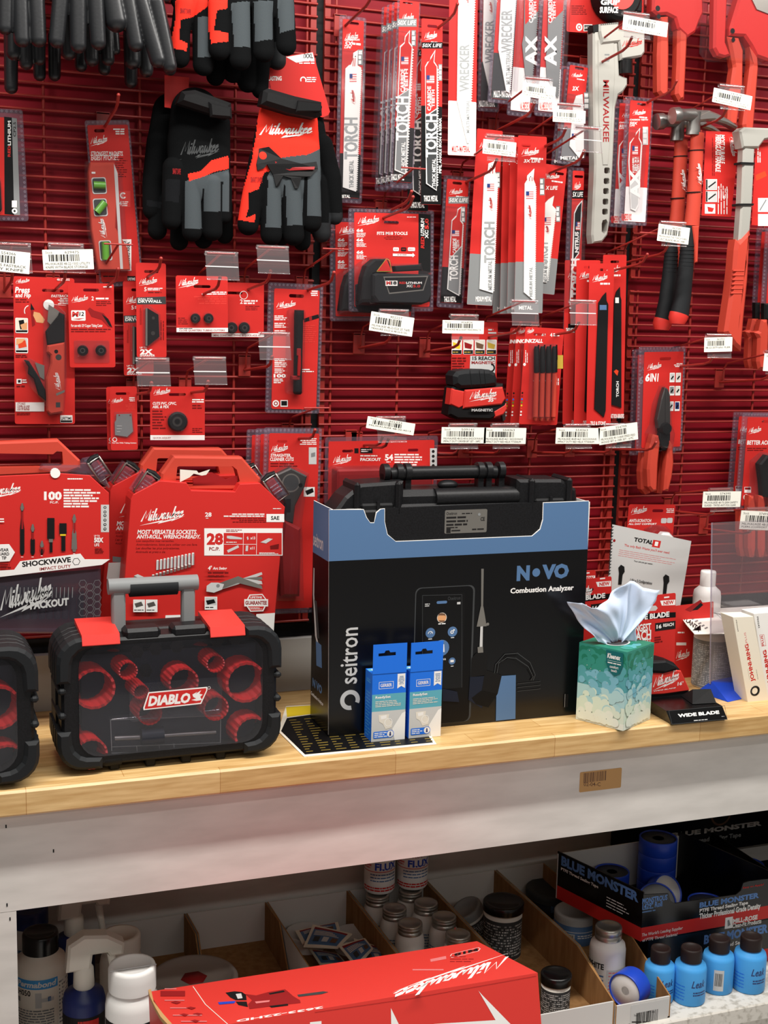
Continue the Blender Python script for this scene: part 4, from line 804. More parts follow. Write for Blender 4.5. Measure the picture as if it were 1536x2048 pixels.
h=slot(a,428,180,.024,.006); h2=slot(a,715,176,.024,.006); a.cr=None; P=a.rr(0,0,1,1,.005); a.slab2(P,-.0016,0,'clear2',.0006,[h,h2]); a.build('clear_shell',t); P=a.rr(.03,.06,.965,.97,.004); a.slab2(P,.0002,.0008,'red',0,[h,h2]); a.crop(*D3)
a.logo(362,194,446,242); a.rect(458,168,476,190,'soft'); a.rect(484,166,538,190,'soft'); a.rows(488,170,534,186,2); a.text('PACKOUT',484,210,574,224,'white',.04); a.rows(484,196,560,206,1); a.text('54',592,194,628,222,'white',.04); a.rows(598,224,622,232,1); a.rows(634,190,776,246,5,'white',.55); a.rect(790,168,820,256,'ltgrey')
for y in (182,203,224,244): a.disc(804,y,7,'ink',6)
a.build('card',t); a.rslab(385,262,800,420,.002,.04,'dred',.005,.004); a.build('bit_case',t); a.slab([(355,280),(385,255),(810,252),(815,420),(350,420)],.001,.045,'clear',.006); a.build('blister_bubble',t)

# orange card with a round black strap tool at the top
t,a=card('strap_wrench_card','orange red card with a round black tool marked grip surface, at the top','strap wrench',C3,(340,-160),(800,-160),(336,188),-.05,group=None)
a.rows(365,30,470,90,5,'darkprint',.45); a.disc(412,162,19,'white'); a.disc(412,162,11,'red'); a.disc(412,162,6,'white'); a.rect(438,145,490,186,'white'); a.rect(442,150,486,182,'soft'); a.text('LIFETIME',444,158,484,172); a.build('card',t)
c=a.q((600,-10)); R=.052; a.slab2(circ(c,R,40),.004,.045,'soft',.006); a.build('strap_drum',t); a.slab2(circ(c,R*.62,36),.045,.0465,'red2'); a.text('GRIP',540,-6,655,30,'white',.045,.1); a.text('SURFACE',534,40,645,78,'white',.045,.1); a.build('drum_sticker',t,'round red sticker'); a.rslab(676,-60,790,76,.004,.036,'soft',.004,.004)
for x in (715,745): a.rect(x,60,x+8,76,'ltgrey')
for y in (10,36): a.rect(680,y,788,y+4,'black')
a.build('clamp_block',t)

# ================================================================ gloves (one soft inflated surface each)
def soft_body(a, caps, flat, regions, res=.0017, back=.6, base='gloveblack'):
    """caps: chains of (x, y, r) read in the crop; the union of the swollen chains becomes one closed soft surface."""
    segs=[]
    for ch in caps:
        fl=flat
        if isinstance(ch[0],(int,float)): fl=ch[0]; ch=ch[1:]
        P=[]
        for x,y,r in ch: p=a.q((x,y)); e=a.q((x+r,y)); P.append((p[0],p[1],math.hypot(e[0]-p[0],e[1]-p[1])))
        for i in range(max(1,len(P)-1)): segs.append((P[i],P[min(i+1,len(P)-1)],fl))
    lo=np.min([[min(s[0][0]-s[0][2],s[1][0]-s[1][2]),min(s[0][1]-s[0][2],s[1][1]-s[1][2])] for s in segs],0)-2*res
    hi=np.max([[max(s[0][0]+s[0][2],s[1][0]+s[1][2]),max(s[0][1]+s[0][2],s[1][1]+s[1][2])] for s in segs],0)+2*res
    def field(X,Z):
        phi=np.full(X.shape,-9.); H=np.zeros(X.shape)
        for A,B,fl in segs:
            dx,dz=B[0]-A[0],B[1]-A[1]; L=dx*dx+dz*dz+1e-12; t=np.clip(((X-A[0])*dx+(Z-A[1])*dz)/L,0,1)
            d=np.hypot(X-A[0]-t*dx,Z-A[1]-t*dz); r=A[2]+(B[2]-A[2])*t; phi=np.maximum(phi,r-d); H=np.maximum(H,fl*np.sqrt(np.maximum(r*r-d*d,0)))
        return phi,H
    nx=int((hi[0]-lo[0])/res)+1; nz=int((hi[1]-lo[1])/res)+1
    X,Z=np.meshgrid(lo[0]+res*np.arange(nx),lo[1]+res*np.arange(nz),indexing='ij'); phi,H=field(X,Z)
    ins=phi>0; cell=ins[:-1,:-1]|ins[1:,:-1]|ins[:-1,1:]|ins[1:,1:]
    use=np.zeros_like(ins)
    for i in (0,1):
        for j in (0,1): use[i:nx-1+i,j:nz-1+j]|=cell
    e=1e-4; gx=(field(X+e,Z)[0]-phi)/e; gz=(field(X,Z+e)[0]-phi)/e; out=use&~ins
    X=np.where(out,X-gx*phi,X); Z=np.where(out,Z-gz*phi,Z); H=np.where(out,0,H)
    idx=np.full(ins.shape,-1); idx[use]=np.arange(use.sum()); Xu,Zu,Hu=X[use],Z[use],H[use]; n=len(Xu)
    V=[a.W((x,z),h) for x,z,h in zip(Xu,Zu,Hu)]+[a.W((x,z),-h*back) for x,z,h in zip(Xu,Zu,Hu)]
    I,J=np.nonzero(cell); F=np.stack([idx[I,J],idx[I+1,J],idx[I+1,J+1],idx[I,J+1]],1); cx=lo[0]+res*(I+.5); cz=lo[1]+res*(J+.5)
    key=np.full(len(I),base,dtype=object)
    for pts,k in regions:
        P=[a.q(p) for p in pts]; inside=np.zeros(len(I),bool)
        for m in range(len(P)):
            (x1,z1),(x2,z2)=P[m],P[m-1]
            if abs(z2-z1)<1e-9: continue
            inside^=((z1>cz)!=(z2>cz))&(cx<(x2-x1)*(cz-z1)/(z2-z1)+x1)
        key[inside]=k
    b=len(a.mb.v); a.mb.v+=[tuple(v) for v in V]
    for f,k in zip(F.tolist(),key): a.mb.f.append([b+i for i in f]); a.mb.m.append(a.mb.k(k)); a.mb.sm.append(True)
    kb=a.mb.k(base)
    for f in F.tolist(): a.mb.f.append([b+n+i for i in f[::-1]]); a.mb.m.append(kb); a.mb.sm.append(True)
    a.hf=lambda x,z: float(field(np.array([x]),np.array([z]))[1][0])
def print_on(a, vf, x0,y0,x1,y1,key,tilt=0):
    v,f=vf; p,q_,c,d=a.box2(x0,y0,x1,y1); P=[]
    for t in v:
        x=p+t[0]*(c-p); z=q_+t[1]*(d-q_)+tilt*(x-p); P.append(a.W((x,z),a.hf(x,z)+.0006))
    a.mb.add(P,f,key)
def panel_on(a, pts, key, lift=.001):
    """a thin sewn-on piece following the swollen surface, with a small thickness"""
    P=[a.q(p) for p in pts]
    if area2(P)<0: P=P[::-1]
    n=len(P); c=np.mean(P,0); hs=[a.hf(*p) for p in P]; top=[a.W(p,h+lift) for p,h in zip(P,hs)]; bot=[a.W(p,h-.002) for p,h in zip(P,hs)]
    t=tessellate_polygon([[Vector((x,y,0)) for x,y in P]]); a.mb.add(top,[tuple(x) for x in t],key); a.mb.add(bot+top,[(i,(i+1)%n,n+(i+1)%n,n+i) for i in range(n)],key)
GW='work gloves with red and grey panels'
def glove(label,crop,Y,caps,regions,group=GW,name='work_glove',flat=.75,base='gloveblack',res=.0017,cat='glove',build=True):
    xs=[p[0] for ch in caps for p in ch if not isinstance(p,(int,float))]; ys=[p[1] for ch in caps for p in ch if not isinstance(p,(int,float))]
    t,a=pack(name,label,cat,crop,(min(xs),min(ys)),(max(xs),min(ys)),(min(xs),max(ys)),Y,group)
    a.crop(*crop); soft_body(a,caps,flat,regions,res,base=base)
    if build: a.build('glove_body',t)
    return t,a
# grey and red gloves in the lower row
t,a=glove('black glove with grey fingers and a red slash, left of the red glove',C1,-.11,
 [(.30,(860,500,110),(850,640,115),(850,770,110)),(.30,(930,540,80),(925,760,85)),(845,800,46),((765,740,52),(755,860,45),(752,965,42)),((835,800,44),(842,1015,44)),((930,800,44),(932,1012,44)),((985,780,32),(985,950,32))][0:2]+[((765,740,52),(755,860,45),(752,965,42)),((835,800,44),(842,1015,44)),((930,800,44),(932,1012,44)),((985,780,32),(985,950,32))],
 [([(815,795),(1000,745),(1000,930),(890,930),(886,1005),(808,1005),(806,800)],'glovegrey'),([(818,766),(870,755),(925,705),(1000,685),(1000,742),(940,755),(880,780),(822,798)],'glovered'),([(882,830),(892,830),(892,1000),(882,1000)],'gloveblack'),([(963,800),(973,800),(970,990),(963,990)],'gloveblack'),([(720,790),(785,790),(780,890),(722,885)],'gloveblack2')],build=False)
print_on(a,LOGO,780,600,958,716,'dgrey',.0); print_on(a,textmesh('SMART SWIPE',.02,0),750,742,786,770,'dred'); a.build('glove_body',t)
b=Art(a.M,a.w,a.h,crop=C1); b.slab([(800,398),(860,392),(1018,450),(1020,500),(1000,520),(780,450)],.02,.05,'soft',.008); b.slab([(918,445),(1018,470),(1020,520),(925,512)],.045,.056,'soft',.004); b.build('wrist_strap',t)
b.slab([(722,330),(830,340),(826,420),(780,480),(722,470)],-.02,-.018,'red'); b.build('hang_card',t,'red hang card')
glove('black glove behind the grey fingered glove, its thumb showing at the left',C1,-.07,[(.3,(760,500,90),(740,640,95),(760,760,95)),((690,620,46),(672,800,48),(672,920,46)),((700,880,42),(690,1010,42)),((790,900,40),(786,1058,40)),((890,900,40),(892,1050,40)),((980,900,40),(985,1030,38))],[([(640,880),(705,890),(700,915),(640,905)],'gloveblack2')])
t,a=glove('bright red and grey glove with rubber knuckle guard and large white logo',C1,-.12,
 [(.30,(1225,520,90),(1210,640,100),(1215,760,100)),(.30,(1310,540,85),(1305,650,98),(1310,770,98)),((1145,700,52),(1105,880,46),(1088,985,46)),((1185,800,46),(1190,1028,47)),((1275,800,44),(1288,1030,46)),((1360,760,44),(1368,975,42))],
 [([(1135,470),(1420,500),(1410,660),(1395,700),(1150,760),(1110,880),(1085,905),(1070,960),(1112,940),(1110,980),(1040,965),(1060,850),(1100,700),(1120,600)],'glovered'),
  ([(1165,780),(1200,700),(1260,690),(1340,682),(1412,650),(1410,950),(1340,950),(1340,760),(1328,780),(1322,990),(1252,990),(1246,820),(1240,810),(1228,1000),(1158,1000),(1168,800)],'glovegrey'),
  ([(1082,850),(1130,830),(1120,900),(1085,920)],'gloveblack'),([(1108,1000),(1140,940),(1150,1080),(1130,1090)],'gloveblack')],build=False)
print_on(a,LOGO,1126,528,1368,626,'white'); print_on(a,textmesh('SMART SWIPE',.02,0),1092,778,1142,806,'dred'); a.build('glove_body',t)
b=a; panel_on(b,[(1130,655),(1170,648),(1225,700),(1310,722),(1380,712),(1386,745),(1350,778),(1312,782),(1298,830),(1282,830),(1265,785),(1232,775),(1215,820),(1200,822),(1188,770),(1160,725),(1148,742),(1118,752),(1115,725)],'soft',.004); b.build('knuckle_guard',t,'black rubber knuckle guard')
panel_on(b,[(1195,712),(1260,738),(1370,735),(1366,748),(1260,752),(1200,728)],'dred',.005) ; b.build('guard_groove',t)
b=Art(a.M,a.w,a.h,crop=C1); b.slab([(1160,395),(1180,385),(1300,420),(1415,445),(1418,505),(1390,515),(1280,495),(1150,455)],.012,.05,'soft',.008); b.slab([(1310,440),(1405,450),(1415,468),(1410,490),(1300,490)],.05,.055,'black',.002); b.build('wrist_strap',t)
b.slab([(1170,300),(1250,245),(1375,228),(1390,290),(1448,490),(1440,505),(1415,515),(1200,440)],-.03,-.028,'red'); b.d=-.0278; b.poly([(1255,250),(1372,230),(1380,262),(1300,275)],'white'); b.text('/XXL',1330,235,1374,256,'ink',.03); b.rows(1300,262,1380,282,2,'white',.5,2); b.text('-LASTING',1172,334,1236,354,'white',.03); b.ring(1331,351,14,9,'white',16,-.6,3.7); b.rows(1346,336,1396,362,3,'white',.5); b.build('hang_card',t,'red hang card marked XXL')
glove('black textured palm glove paired behind the bright red glove, fingertips at its right',C1,-.075,[(.3,(1330,560,95),(1340,660,100),(1350,770,98)),((1410,640,50),(1450,780,46),(1470,950,34)),((1400,800,44),(1410,1020,42)),((1320,900,40),(1325,1060,38)),((1230,900,40),(1235,1040,36))],[([(1370,980),(1450,980),(1450,1065),(1370,1065)],'rubber'),([(1436,935),(1500,935),(1500,985),(1436,985)],'rubber')])
# upper row, cut by the top of the picture
t,a=glove('upper glove with a red index finger, right next to the black dipped gloves',C1,-.15,[(.3,(840,-160,90),(835,-20,92)),((810,20,46),(792,140,42),(788,252,44)),((888,20,46),(892,285,46))],
 [([(770,-60),(900,-60),(905,35),(870,60),(840,80),(785,95),(782,180),(818,195),(814,230),(742,215),(765,90)],'glovered'),([(862,80),(925,80),(925,255),(860,258)],'glovegrey')],build=False)
print_on(a,textmesh('SMART SWIPE',.02,0),785,42,832,70,'dred'); a.build('glove_body',t)
t,a=glove('upper glove with grey fingers and a red L shaped patch, topmost of the lined gloves',C1,-.17,[(.3,(1010,-160,90),(1010,-20,92)),(.3,(1180,-160,90),(1180,-20,95)),((960,20,46),(962,215,48)),((1050,20,46),(1054,258,48)),((1150,20,46),(1156,225,46)),((1248,10,42),(1256,198,44))],
 [([(905,-60),(1000,-60),(990,45),(945,52),(932,140),(995,150),(998,188),(922,196),(905,60)],'glovered'),([(1008,20),(1095,10),(1092,212),(1022,212)],'glovegrey'),([(1108,10),(1190,10),(1190,178),(1115,188)],'glovegrey'),([(1205,-40),(1285,-40),(1286,134),(1222,150)],'glovegrey')],build=False)
print_on(a,textmesh('SMART SWIPE',.02,0),930,-6,975,10,'dred'); a.build('glove_body',t)
glove('black fingertips hanging behind the upper grey fingered glove',C1,-.11,[(.3,(1100,-60,120),(1090,60,120)),((1010,120,44),(1020,320,42)),((1080,150,44),(1085,360,44)),((1150,150,44),(1140,395,36)),((1210,120,44),(1215,265,40)),((940,120,44),(945,335,40))],[([(1180,190),(1260,190),(1260,310),(1180,310)],'rubber')])
# black dipped gloves
N=(0,0,4.267); GN='black dipped gloves in the top left corner'
def dip(label,Y,ch,dark='nitrile'):
    ch=[[(x,y,r*1.16) for x,y,r in c] for c in ch]
    x=sum(c[-1][0] for c in ch)/len(ch); xs=sorted(c[0][0] for c in ch)
    return glove(label,N,Y,[(.6,(xs[0]*.7+x*.3,-900,130),(xs[0],-500,115),(xs[0],-60,80)),(.6,(x,-900,150),(x,-60,90)),(.6,(xs[-1]*.7+x*.3,-900,130),(xs[-1],-500,115),(xs[-1],-60,80))]+ch,[],GN,'dipped_glove',1.0,dark,.002,'glove')[0]  # unseen palms above the view, made long and full to shade the wall
dip('black dipped glove with three fingers at the top left picture corner, front row',-.25,[((45,-40,60),(42,235,56)),((175,-40,60),(186,335,60)),((310,-40,62),(328,335,60))])
dip('middle black dipped glove of the front row with three straight fingers',-.255,[((520,-40,62),(485,345,58)),((665,-40,66),(668,385,60)),((815,-40,64),(838,360,58))])
dip('slanting black dipped glove beside the red fingered glove, front row, thumb spread left',-.25,[((950,-40,80),(990,180,82)),((1080,-40,64),(1158,375,58)),((1190,-20,66),(1345,510,60)),((1330,20,64),(1445,560,56))])
dip('black dipped glove behind the corner one, tips lower',-.17,[((120,100,60),(118,450,58)),((210,100,55),(222,540,50)),((330,150,55),(335,505,46))])
dip('black dipped glove behind the middle one, three lower tips',-.17,[((580,150,60),(585,450,55)),((770,100,60),(782,505,54)),((905,100,55),(922,505,48)),((960,150,40),(992,430,30))])
dip('black dipped glove behind the slanting one, lower blunt tips',-.17,[((1120,150,62),(1128,520,60)),((1230,200,55),(1250,600,50)),((1400,300,50),(1450,590,46))])
dip('rearmost dark glove tips under the corner glove',-.09,[((95,300,55),(95,745,50)),((330,300,50),(338,640,46)),((465,300,50),(465,640,46))])
dip('rearmost dark glove tip under the slanting glove',-.09,[((880,300,50),(890,590,46)),((1115,300,55),(1118,695,48)),((700,250,50),(690,560,46))])

# ================================================================ hammers, wrench, pipe cutters
P1=(0,0,1); E2=(1280,180,6.0)
def hammer(label,dx,dy,Y,cardx=True):
    t,a=pack('claw_hammer',label,'hammer',P1,(1325+dx,210+dy),(1480+dx,210+dy),(1325+dx,655+dy),Y,'claw hammers')
    b=Art(a.M,a.w,a.h,crop=(dx,dy,1)); D=.0
    b.tube([(1395,266),(1391,340),(1387,410),(1383,452)],D,[.0155,.016,.0165,.018],'handle',14,flat=(1,.8)); b.tube([(1393,300),(1393,302)],D,[.0168,.0168],'soft',14,flat=(1,.82)); b.tube([(1387,384),(1387,386)],D,[.0172,.0172],'soft',14,flat=(1,.84)); b.d=.0165
    b.logo(1393,326,1405,370,'white',90); b.build('handle',t,'red fiberglass shaft')
    b.tube([(1388,452),(1383,500),(1379,545),(1374,590),(1367,630)],D,[.0172,.0165,.018,.0195,.022],'rubber',16,flat=(1,.85))
    for y in range(490,535,8): b.tube([(1384-(y-490)*.09,y),(1384-(y-490)*.09,y+2.5)],D,[.0177,.0177],'rubber',16,flat=(1,.87))
    b.slab([(1385,452),(1399,452),(1396,525),(1391,525),(1390,490)],.008,.017,'handle',.002); b.build('grip',t,'dark grey rubber grip'); b.tube([(1367,628),(1364,638),(1363,648)],D,[.0225,.022,.017],'red2',16,flat=(1,.85)); b.build('end_cap',t,'red end cap')
    b.tube([(1397,222),(1396,246),(1395,268)],D,[.017,.015,.0165],'steel',14,flat=(1,.85)); m=b
    b.tube([(1347,231),(1360,230),(1362,230),(1372,229),(1396,228)],[.012,.012,.012,.011,.0],[.0175,.0175,.0145,.0125,.014],'steel',18); b.disc(1352,230,0.1,'steel')
    b.slab([(1392,219),(1420,220),(1440,228),(1462,240),(1478,252),(1474,258),(1455,248),(1430,240),(1395,243)],-.012,.010,'steel',.004); b.line([(1384,231),(1390,236),(1420,222)],.002,'silver'); b.build('head',t,'steel claw head')
    return t,b
t,b=hammer('front claw hammer with red shaft and dark grey grip, red card at its side',0,0,-.13)
b.slab([(1412,262),(1478,264),(1471,350),(1462,434),(1403,431)],-.004,-.0034,'red'); b.d=-.0033; b.crop(*E2); b.text('MOST DURABLE',955,535,1018,885,'white',.03,.15,-90); b.text('FIBERGLASS HANDLE',905,535,968,985,'white',.03,.15,-90); b.rows(860,540,900,1030,2,'darkprint',.4,0,1); b.logo(1070,555,1160,800,'white',-90)
for y in (1070,1215): b.rect(790,y,925,y+130,'white'); b.rect(812,y+6,918,y+124,'ltgrey'); b.rect(792,y+4,810,y+126,'soft'); b.line([(825,y+95),(905,y+35)],.003,'soft')
b.rows(935,1120,1060,1300,5,'white',.35,0,1); b.crop(*C3); b.rect(1160,1215,1222,1272,'white'); b.poly([(1175,1230),(1215,1240),(1205,1262),(1180,1260)],'red'); b.rows(1232,1100,1300,1275,4,'white',.3,0,1); b.build('hang_card',t,'red card with vertical white lettering')
hammer('rear claw hammer half hidden behind the front one, a little to its left',-32,12,-.085)
t,a=pack('framing_hammer','grey shafted hammer with an all red grip at the right picture edge','hammer',P1,(1460,250),(1560,250),(1460,705),-.165)
a.slab([(1488,292),(1511,296),(1506,400),(1500,478),(1478,484),(1484,400)],-.010,.012,'alu',.004)
for p in ([(1482,324),(1510,325),(1509,329),(1482,328)],[(1478,407),(1508,407),(1507,411),(1478,411)]): a.slab(p,-.012,.0145,'soft')
a.build('shaft',t,'grey metal shaft'); a.slab([(1480,262),(1490,254),(1540,256),(1560,266),(1560,274),(1530,280),(1518,296),(1486,296)],-.013,.016,'alu',.004); a.build('head',t)
a.slab([(1474,478),(1480,482),(1502,459),(1503,462),(1498,560),(1490,640),(1485,703),(1470,690),(1451,664),(1462,590),(1468,540),(1471,500)],-.014,.018,'handle',.007)
for y in range(540,588,9): a.slab([(1467-(y-540)*.1,y),(1489-(y-540)*.08,y),(1489-(y-540)*.08,y+3),(1467-(y-540)*.1,y+3)],.014,.0192,'handle',.001)
a.build('grip',t,'red rubber grip')
a.slab([(1512,284),(1580,286),(1570,456),(1503,450)],-.004,-.0034,'red'); a.d=-.0033; a.rows(1514,290,1522,325,2,'white',.5,0,1); a.poly([(1511,350),(1530,342),(1534,352),(1512,362)],'orange'); a.rect(1516,396,1540,424,'white'); a.rect(1516,428,1540,452,'white'); a.line([(1520,420),(1532,400)],.003,'grey'); a.build('hang_card',t)

t,a=pack('pipe_wrench','large silver eighteen inch pipe wrench hanging head up','pipe wrench',P1,(1185,45),(1292,45),(1185,487),-.07)
sl=[[(x-5,y-4),(x-3,y-6),(x+4,y-6),(x+6,y-4),(x+6,y+4),(x+4,y+6),(x-3,y+6),(x-5,y+4)] for x,y in ((1208,342),(1207,363),(1206,383),(1205,404),(1204,424))]+[[(1200,441),(1207,439),(1210,445),(1208,462),(1203,468),(1198,464),(1198,448)]]
a.slab([(1187,60),(1236,60),(1240,150),(1256,156),(1256,170),(1247,184),(1238,190),(1232,215),(1227,330),(1221,440),(1216,470),(1205,484),(1186,487),(1184,470),(1190,330),(1187,160)],-.014,.012,'alu',.004,[a.loc(h) for h in sl])
a.slab([(1196,80),(1228,75),(1230,150),(1224,240),(1216,330),(1206,330),(1198,240)],.012,.0135,'alu',.001); a.text('MILWAUKEE',1206,160,1218,284,'dred',.02,0,-90); a.text('18',1209,108,1219,124,'grey',.03,0,-90); a.build('handle',t)
a.slab([(1199,48),(1238,44),(1240,58),(1262,62),(1291,66),(1291,104),(1284,113),(1242,120),(1238,84),(1204,88),(1199,62)],-.016,.018,'alu',.004)
for i in range(9): a.poly([(1201+i*4.2,50-i*.35),(1204+i*4.2,50-i*.35),(1203+i*4.2,46-i*.3)],'gunmetal')
a.crop(*C3); a.logo(665,226,790,288,'red'); a.crop(*P1); a.build('hook_jaw',t)
a.tube([(1257,117),(1257,146)],.004,.0165,'blackgloss',20); a.build('adjusting_nut',t,'black knurled nut'); a.slab([(1186,50),(1198,48),(1198,62),(1187,64)],-.01,.014,'soft'); a.build('heel_jaw',t)

def cutter(label,crop,Y,head,hl,hr,blade=None,shellp=None,logo=None):
    xs=[p[0] for p in head]; t,a=pack('pipe_cutter',label,'pipe cutter',crop,(min(xs),-60),(max(xs),-60),(min(xs),780),Y,'red ratcheting pipe cutters')
    a.slab(head,-.012,.014,'red',.005)
    for p in logo[1:]: a.disc(*p,'blackgloss'); a.d-=.0001
    a.logo(*logo[0],'white',90); a.build('head',t)
    for h in (hl,hr): a.slab(h,-.011,.012,'handle',.006); a.build('handle',t)
    if blade: a.slab(blade,.014,.017,'silver'); a.build('blade',t)
    if shellp: a.slab(shellp,-.016,.022,'clear',.004); a.build('clear_sleeve',t)
cutter('left red pipe cutter with two straight handles, behind the wide price tag',C3,-.06,[(855,-80),(850,65),(880,88),(935,84),(985,110),(1002,170),(1058,222),(1108,190),(1130,130),(1155,75),(1150,-80)],
 [(893,100),(950,95),(952,300),(948,555),(930,572),(905,572),(884,545),(882,330)],[(1004,150),(1062,200),(1058,300),(1044,590),(1012,600),(990,560),(1000,380)],None,[(840,-90),(842,90),(880,225),(1060,228),(1140,150),(1165,70),(1160,-90)],[(1066,-10,1100,96),(880,50,14),(886,98,12)])
cutter('right red pipe cutter with a grey blade and bent handles at the top right corner',C3,-.08,[(1380,-60),(1312,165),(1312,210),(1400,215),(1440,275),(1470,335),(1545,362),(1680,300),(1680,-60)],
 [(1300,215),(1370,225),(1396,300),(1392,500),(1356,752),(1300,742),(1312,560),(1335,400),(1318,300)],[(1436,270),(1482,335),(1486,400),(1455,782),(1402,792),(1392,740),(1438,380)],[(1420,-50),(1470,55),(1540,82),(1660,90),(1660,-50)],[(1205,-60),(1185,300),(1225,350),(1420,360),(1500,380),(1690,310),(1690,-60)],[(1508,170,1540,300),(1326,184,13),(1330,236,11)])
t_,a=pack('pipe_cutter_sleeve_arm','x','x',C3,(1200,-60),(1300,-60),(1200,340),-.08); bpy.data.objects.remove(t_)
a.slab([(1222,-60),(1300,-60),(1288,250),(1318,328),(1282,342),(1240,330),(1216,285)],-.010,.010,'red',.005); o=a.build('locking_arm',None); o.matrix_world=a.M
pc=[x for x in bpy.data.objects if x.name.startswith('pipe_cutter') and x.parent is None][-1]; mw=o.matrix_world.copy(); o.parent=pc; o.matrix_parent_inverse=pc.matrix_world.inverted() if False else Matrix.Identity(4); o.matrix_local=pc.matrix_world.inverted()@mw

# ================================================================ things on the bench
ZT_=.9504
def bench_thing(name,label,cat,crop,FL,FR,top,group=None,z=ZT_,yaw=None):
    """Frame with its origin on the bench at the front left bottom corner; x runs along the front face."""
    c=lambda p:(crop[0]+p[0]/crop[2],crop[1]+p[1]/crop[2])
    A=atz(*c(FL),z); B=atz(*c(FR),z); ya=math.atan2(B.y-A.y,B.x-A.x) if yaw is None else yaw
    M=Matrix.Translation(A)@Matrix.Rotation(ya,4,'Z'); w=(B-A).length; a=Art(M,w,1,crop=crop,center=False); a.aff=False; a.h=a.q(top)[1]
    return thing(name,label,cat,M,group), a
def side_art(a, D, which='left', crop=None):
    if which=='left': return Art(a.M,D,a.h,(0,D,0),(0,-1,0),(0,0,1),crop or a.cr,False)
    if which=='top': return Art(a.M,a.w,D,(0,0,a.h),(1,0,0),(0,1,0),crop or a.cr,False)
    return Art(a.M,D,a.h,(a.w,0,0),(0,1,0),(0,0,1),crop or a.cr,False)

# ---- black equipment case in its printed sleeve
D4=(560,1150,2.4); D5=(1100,950,3.523); E1=(1300,1040,5.39); D2=(0,1150,2.56)
t,a=bench_thing('equipment_case','big black carrying case in a black and blue printed sleeve, behind two blue boxes','equipment case',D3,(344.5,1437),(1447,1334),(347,438))
w,h,D=a.w,a.h,.125
front=[(344.5,1437),(347,438),(480,434),(500,436),(512,470),(528,494),(545,494),(553,450),(572,434),(592,432),(592,490),(604,545),(640,576),(1238,552),(1272,522),(1284,480),(1286,406),(1487,398),(1447,1334)]
a.slab(front,-.002,0,'white',0); b0=a.mb; a.d=0
a.poly([(346,664),(347,438.5),(498,438),(510,472),(528,496),(545,496),(556,452),(574,436),(590,434),(590,490),(602,547),(640,578),(1238,554),(1274,524),(1286,482),(1288,408),(1486,400),(1482,611)],'novoblue')
a.poly([(344.5,1437),(346,664),(1482,611),(1447,1334)],'blackgloss')
a.text('N',1172,684,1226,748,'novoblue',.06); a.disc(1256,713,17,'novoblue'); a.text('VO',1283,678,1398,738,'novoblue',.06); a.text('Combustion Analyzer',1143,782,1420,797,'white',.03)
a.crop(*D4); a.text('seitron',294,256,370,520,'ltgrey',.01,0,90); a.ring(336,600,47,27,'ltgrey',30,-.4,4.9)
a.rect(650,62,914,700,'dgrey',.012); a.rect(655,66,906,700,'black',.012); a.rect(684,96,873,540,'blackgloss'); a.line([(684,540),(684,98),(873,94),(873,540)],.0008,'dgrey'); a.text('Oseitron',806,104,866,118,'dgrey',0); a.rect(752,126,802,136,'slate',.003); a.rows(696,136,726,152,2,'ltgrey'); a.rect(850,130,866,140,'ltgrey')
a.disc(777,205,23,'offwhite'); a.disc(777,205,21,'skin'); a.poly([(758,200),(762,186),(777,182),(792,186),(796,200),(790,194),(764,194)],'brown'); a.poly([(762,218),(792,218),(788,226),(766,226)],'brown'); a.rows(760,230,795,238,1,'white')
for x,y,r in ((722,278,23),(828,272,23),(775,350,37),(826,413,16)): a.disc(x,y,r,'slate')
a.ring(722,282,12,9,'white',14,0,3.14); a.line([(722,282),(728,274)],.0008,'white'); a.ring(826,274,8,4,'white'); a.disc(835,264,4,'white'); a.poly([(756,336),(788,332),(790,370),(782,370),(781,344),(756,342)],'white'); a.rect(818,408,834,418,'white'); a.text('Analysis',755,400,796,411,'white',.01); a.rows(712,304,740,310,1,'white'); a.rows(820,298,842,303,1,'white'); a.rows(820,435,834,440,1,'white')
a.poly([(966,-30),(978,-30),(975,150),(965,152)],'silver'); a.poly([(964,150),(976,150),(992,246),(944,248)],'silver'); a.poly([(962,248),(974,246),(972,350),(958,352)],'ltgrey'); a.disc(997,236,7,'silver'); a.poly([(948,346),(974,344),(976,372),(950,374)],'silver')
a.poly([(920,400),(940,376),(980,372),(998,392),(990,480),(915,490)],'soft'); a.poly([(912,490),(985,484),(970,640),(905,600)],'navyprint'); a.poly([(1040,486),(1132,480),(1130,690),(1036,700)],'slate'); a.poly([(985,455),(1065,480),(1045,570),(968,555)],'soft'); a.poly([(965,555),(1045,570),(1000,636),(940,620),(920,590)],'black')
for k in range(4): a.line([(1030+k*6,470),(1035+k*8,430-k*4),(1080+k*5,380+k*8),(1140-k*4,375+k*12),(1200-k*4,420+k*10),(1225-k*5,480+k*4),(1215-k*5,505)],.0016,'dgrey' if k%2==0 else 'soft')
for k in range(3): a.line([(1140,522+k*18),(1250,510+k*18)],.0012,'dgrey')
a.poly([(780,545),(850,560),(860,610),(780,605)],'navyprint'); a.rect(1366,572,1382,634,'soft',.002); a.line([(1368,572),(1366,634)],.0006,'ltgrey')
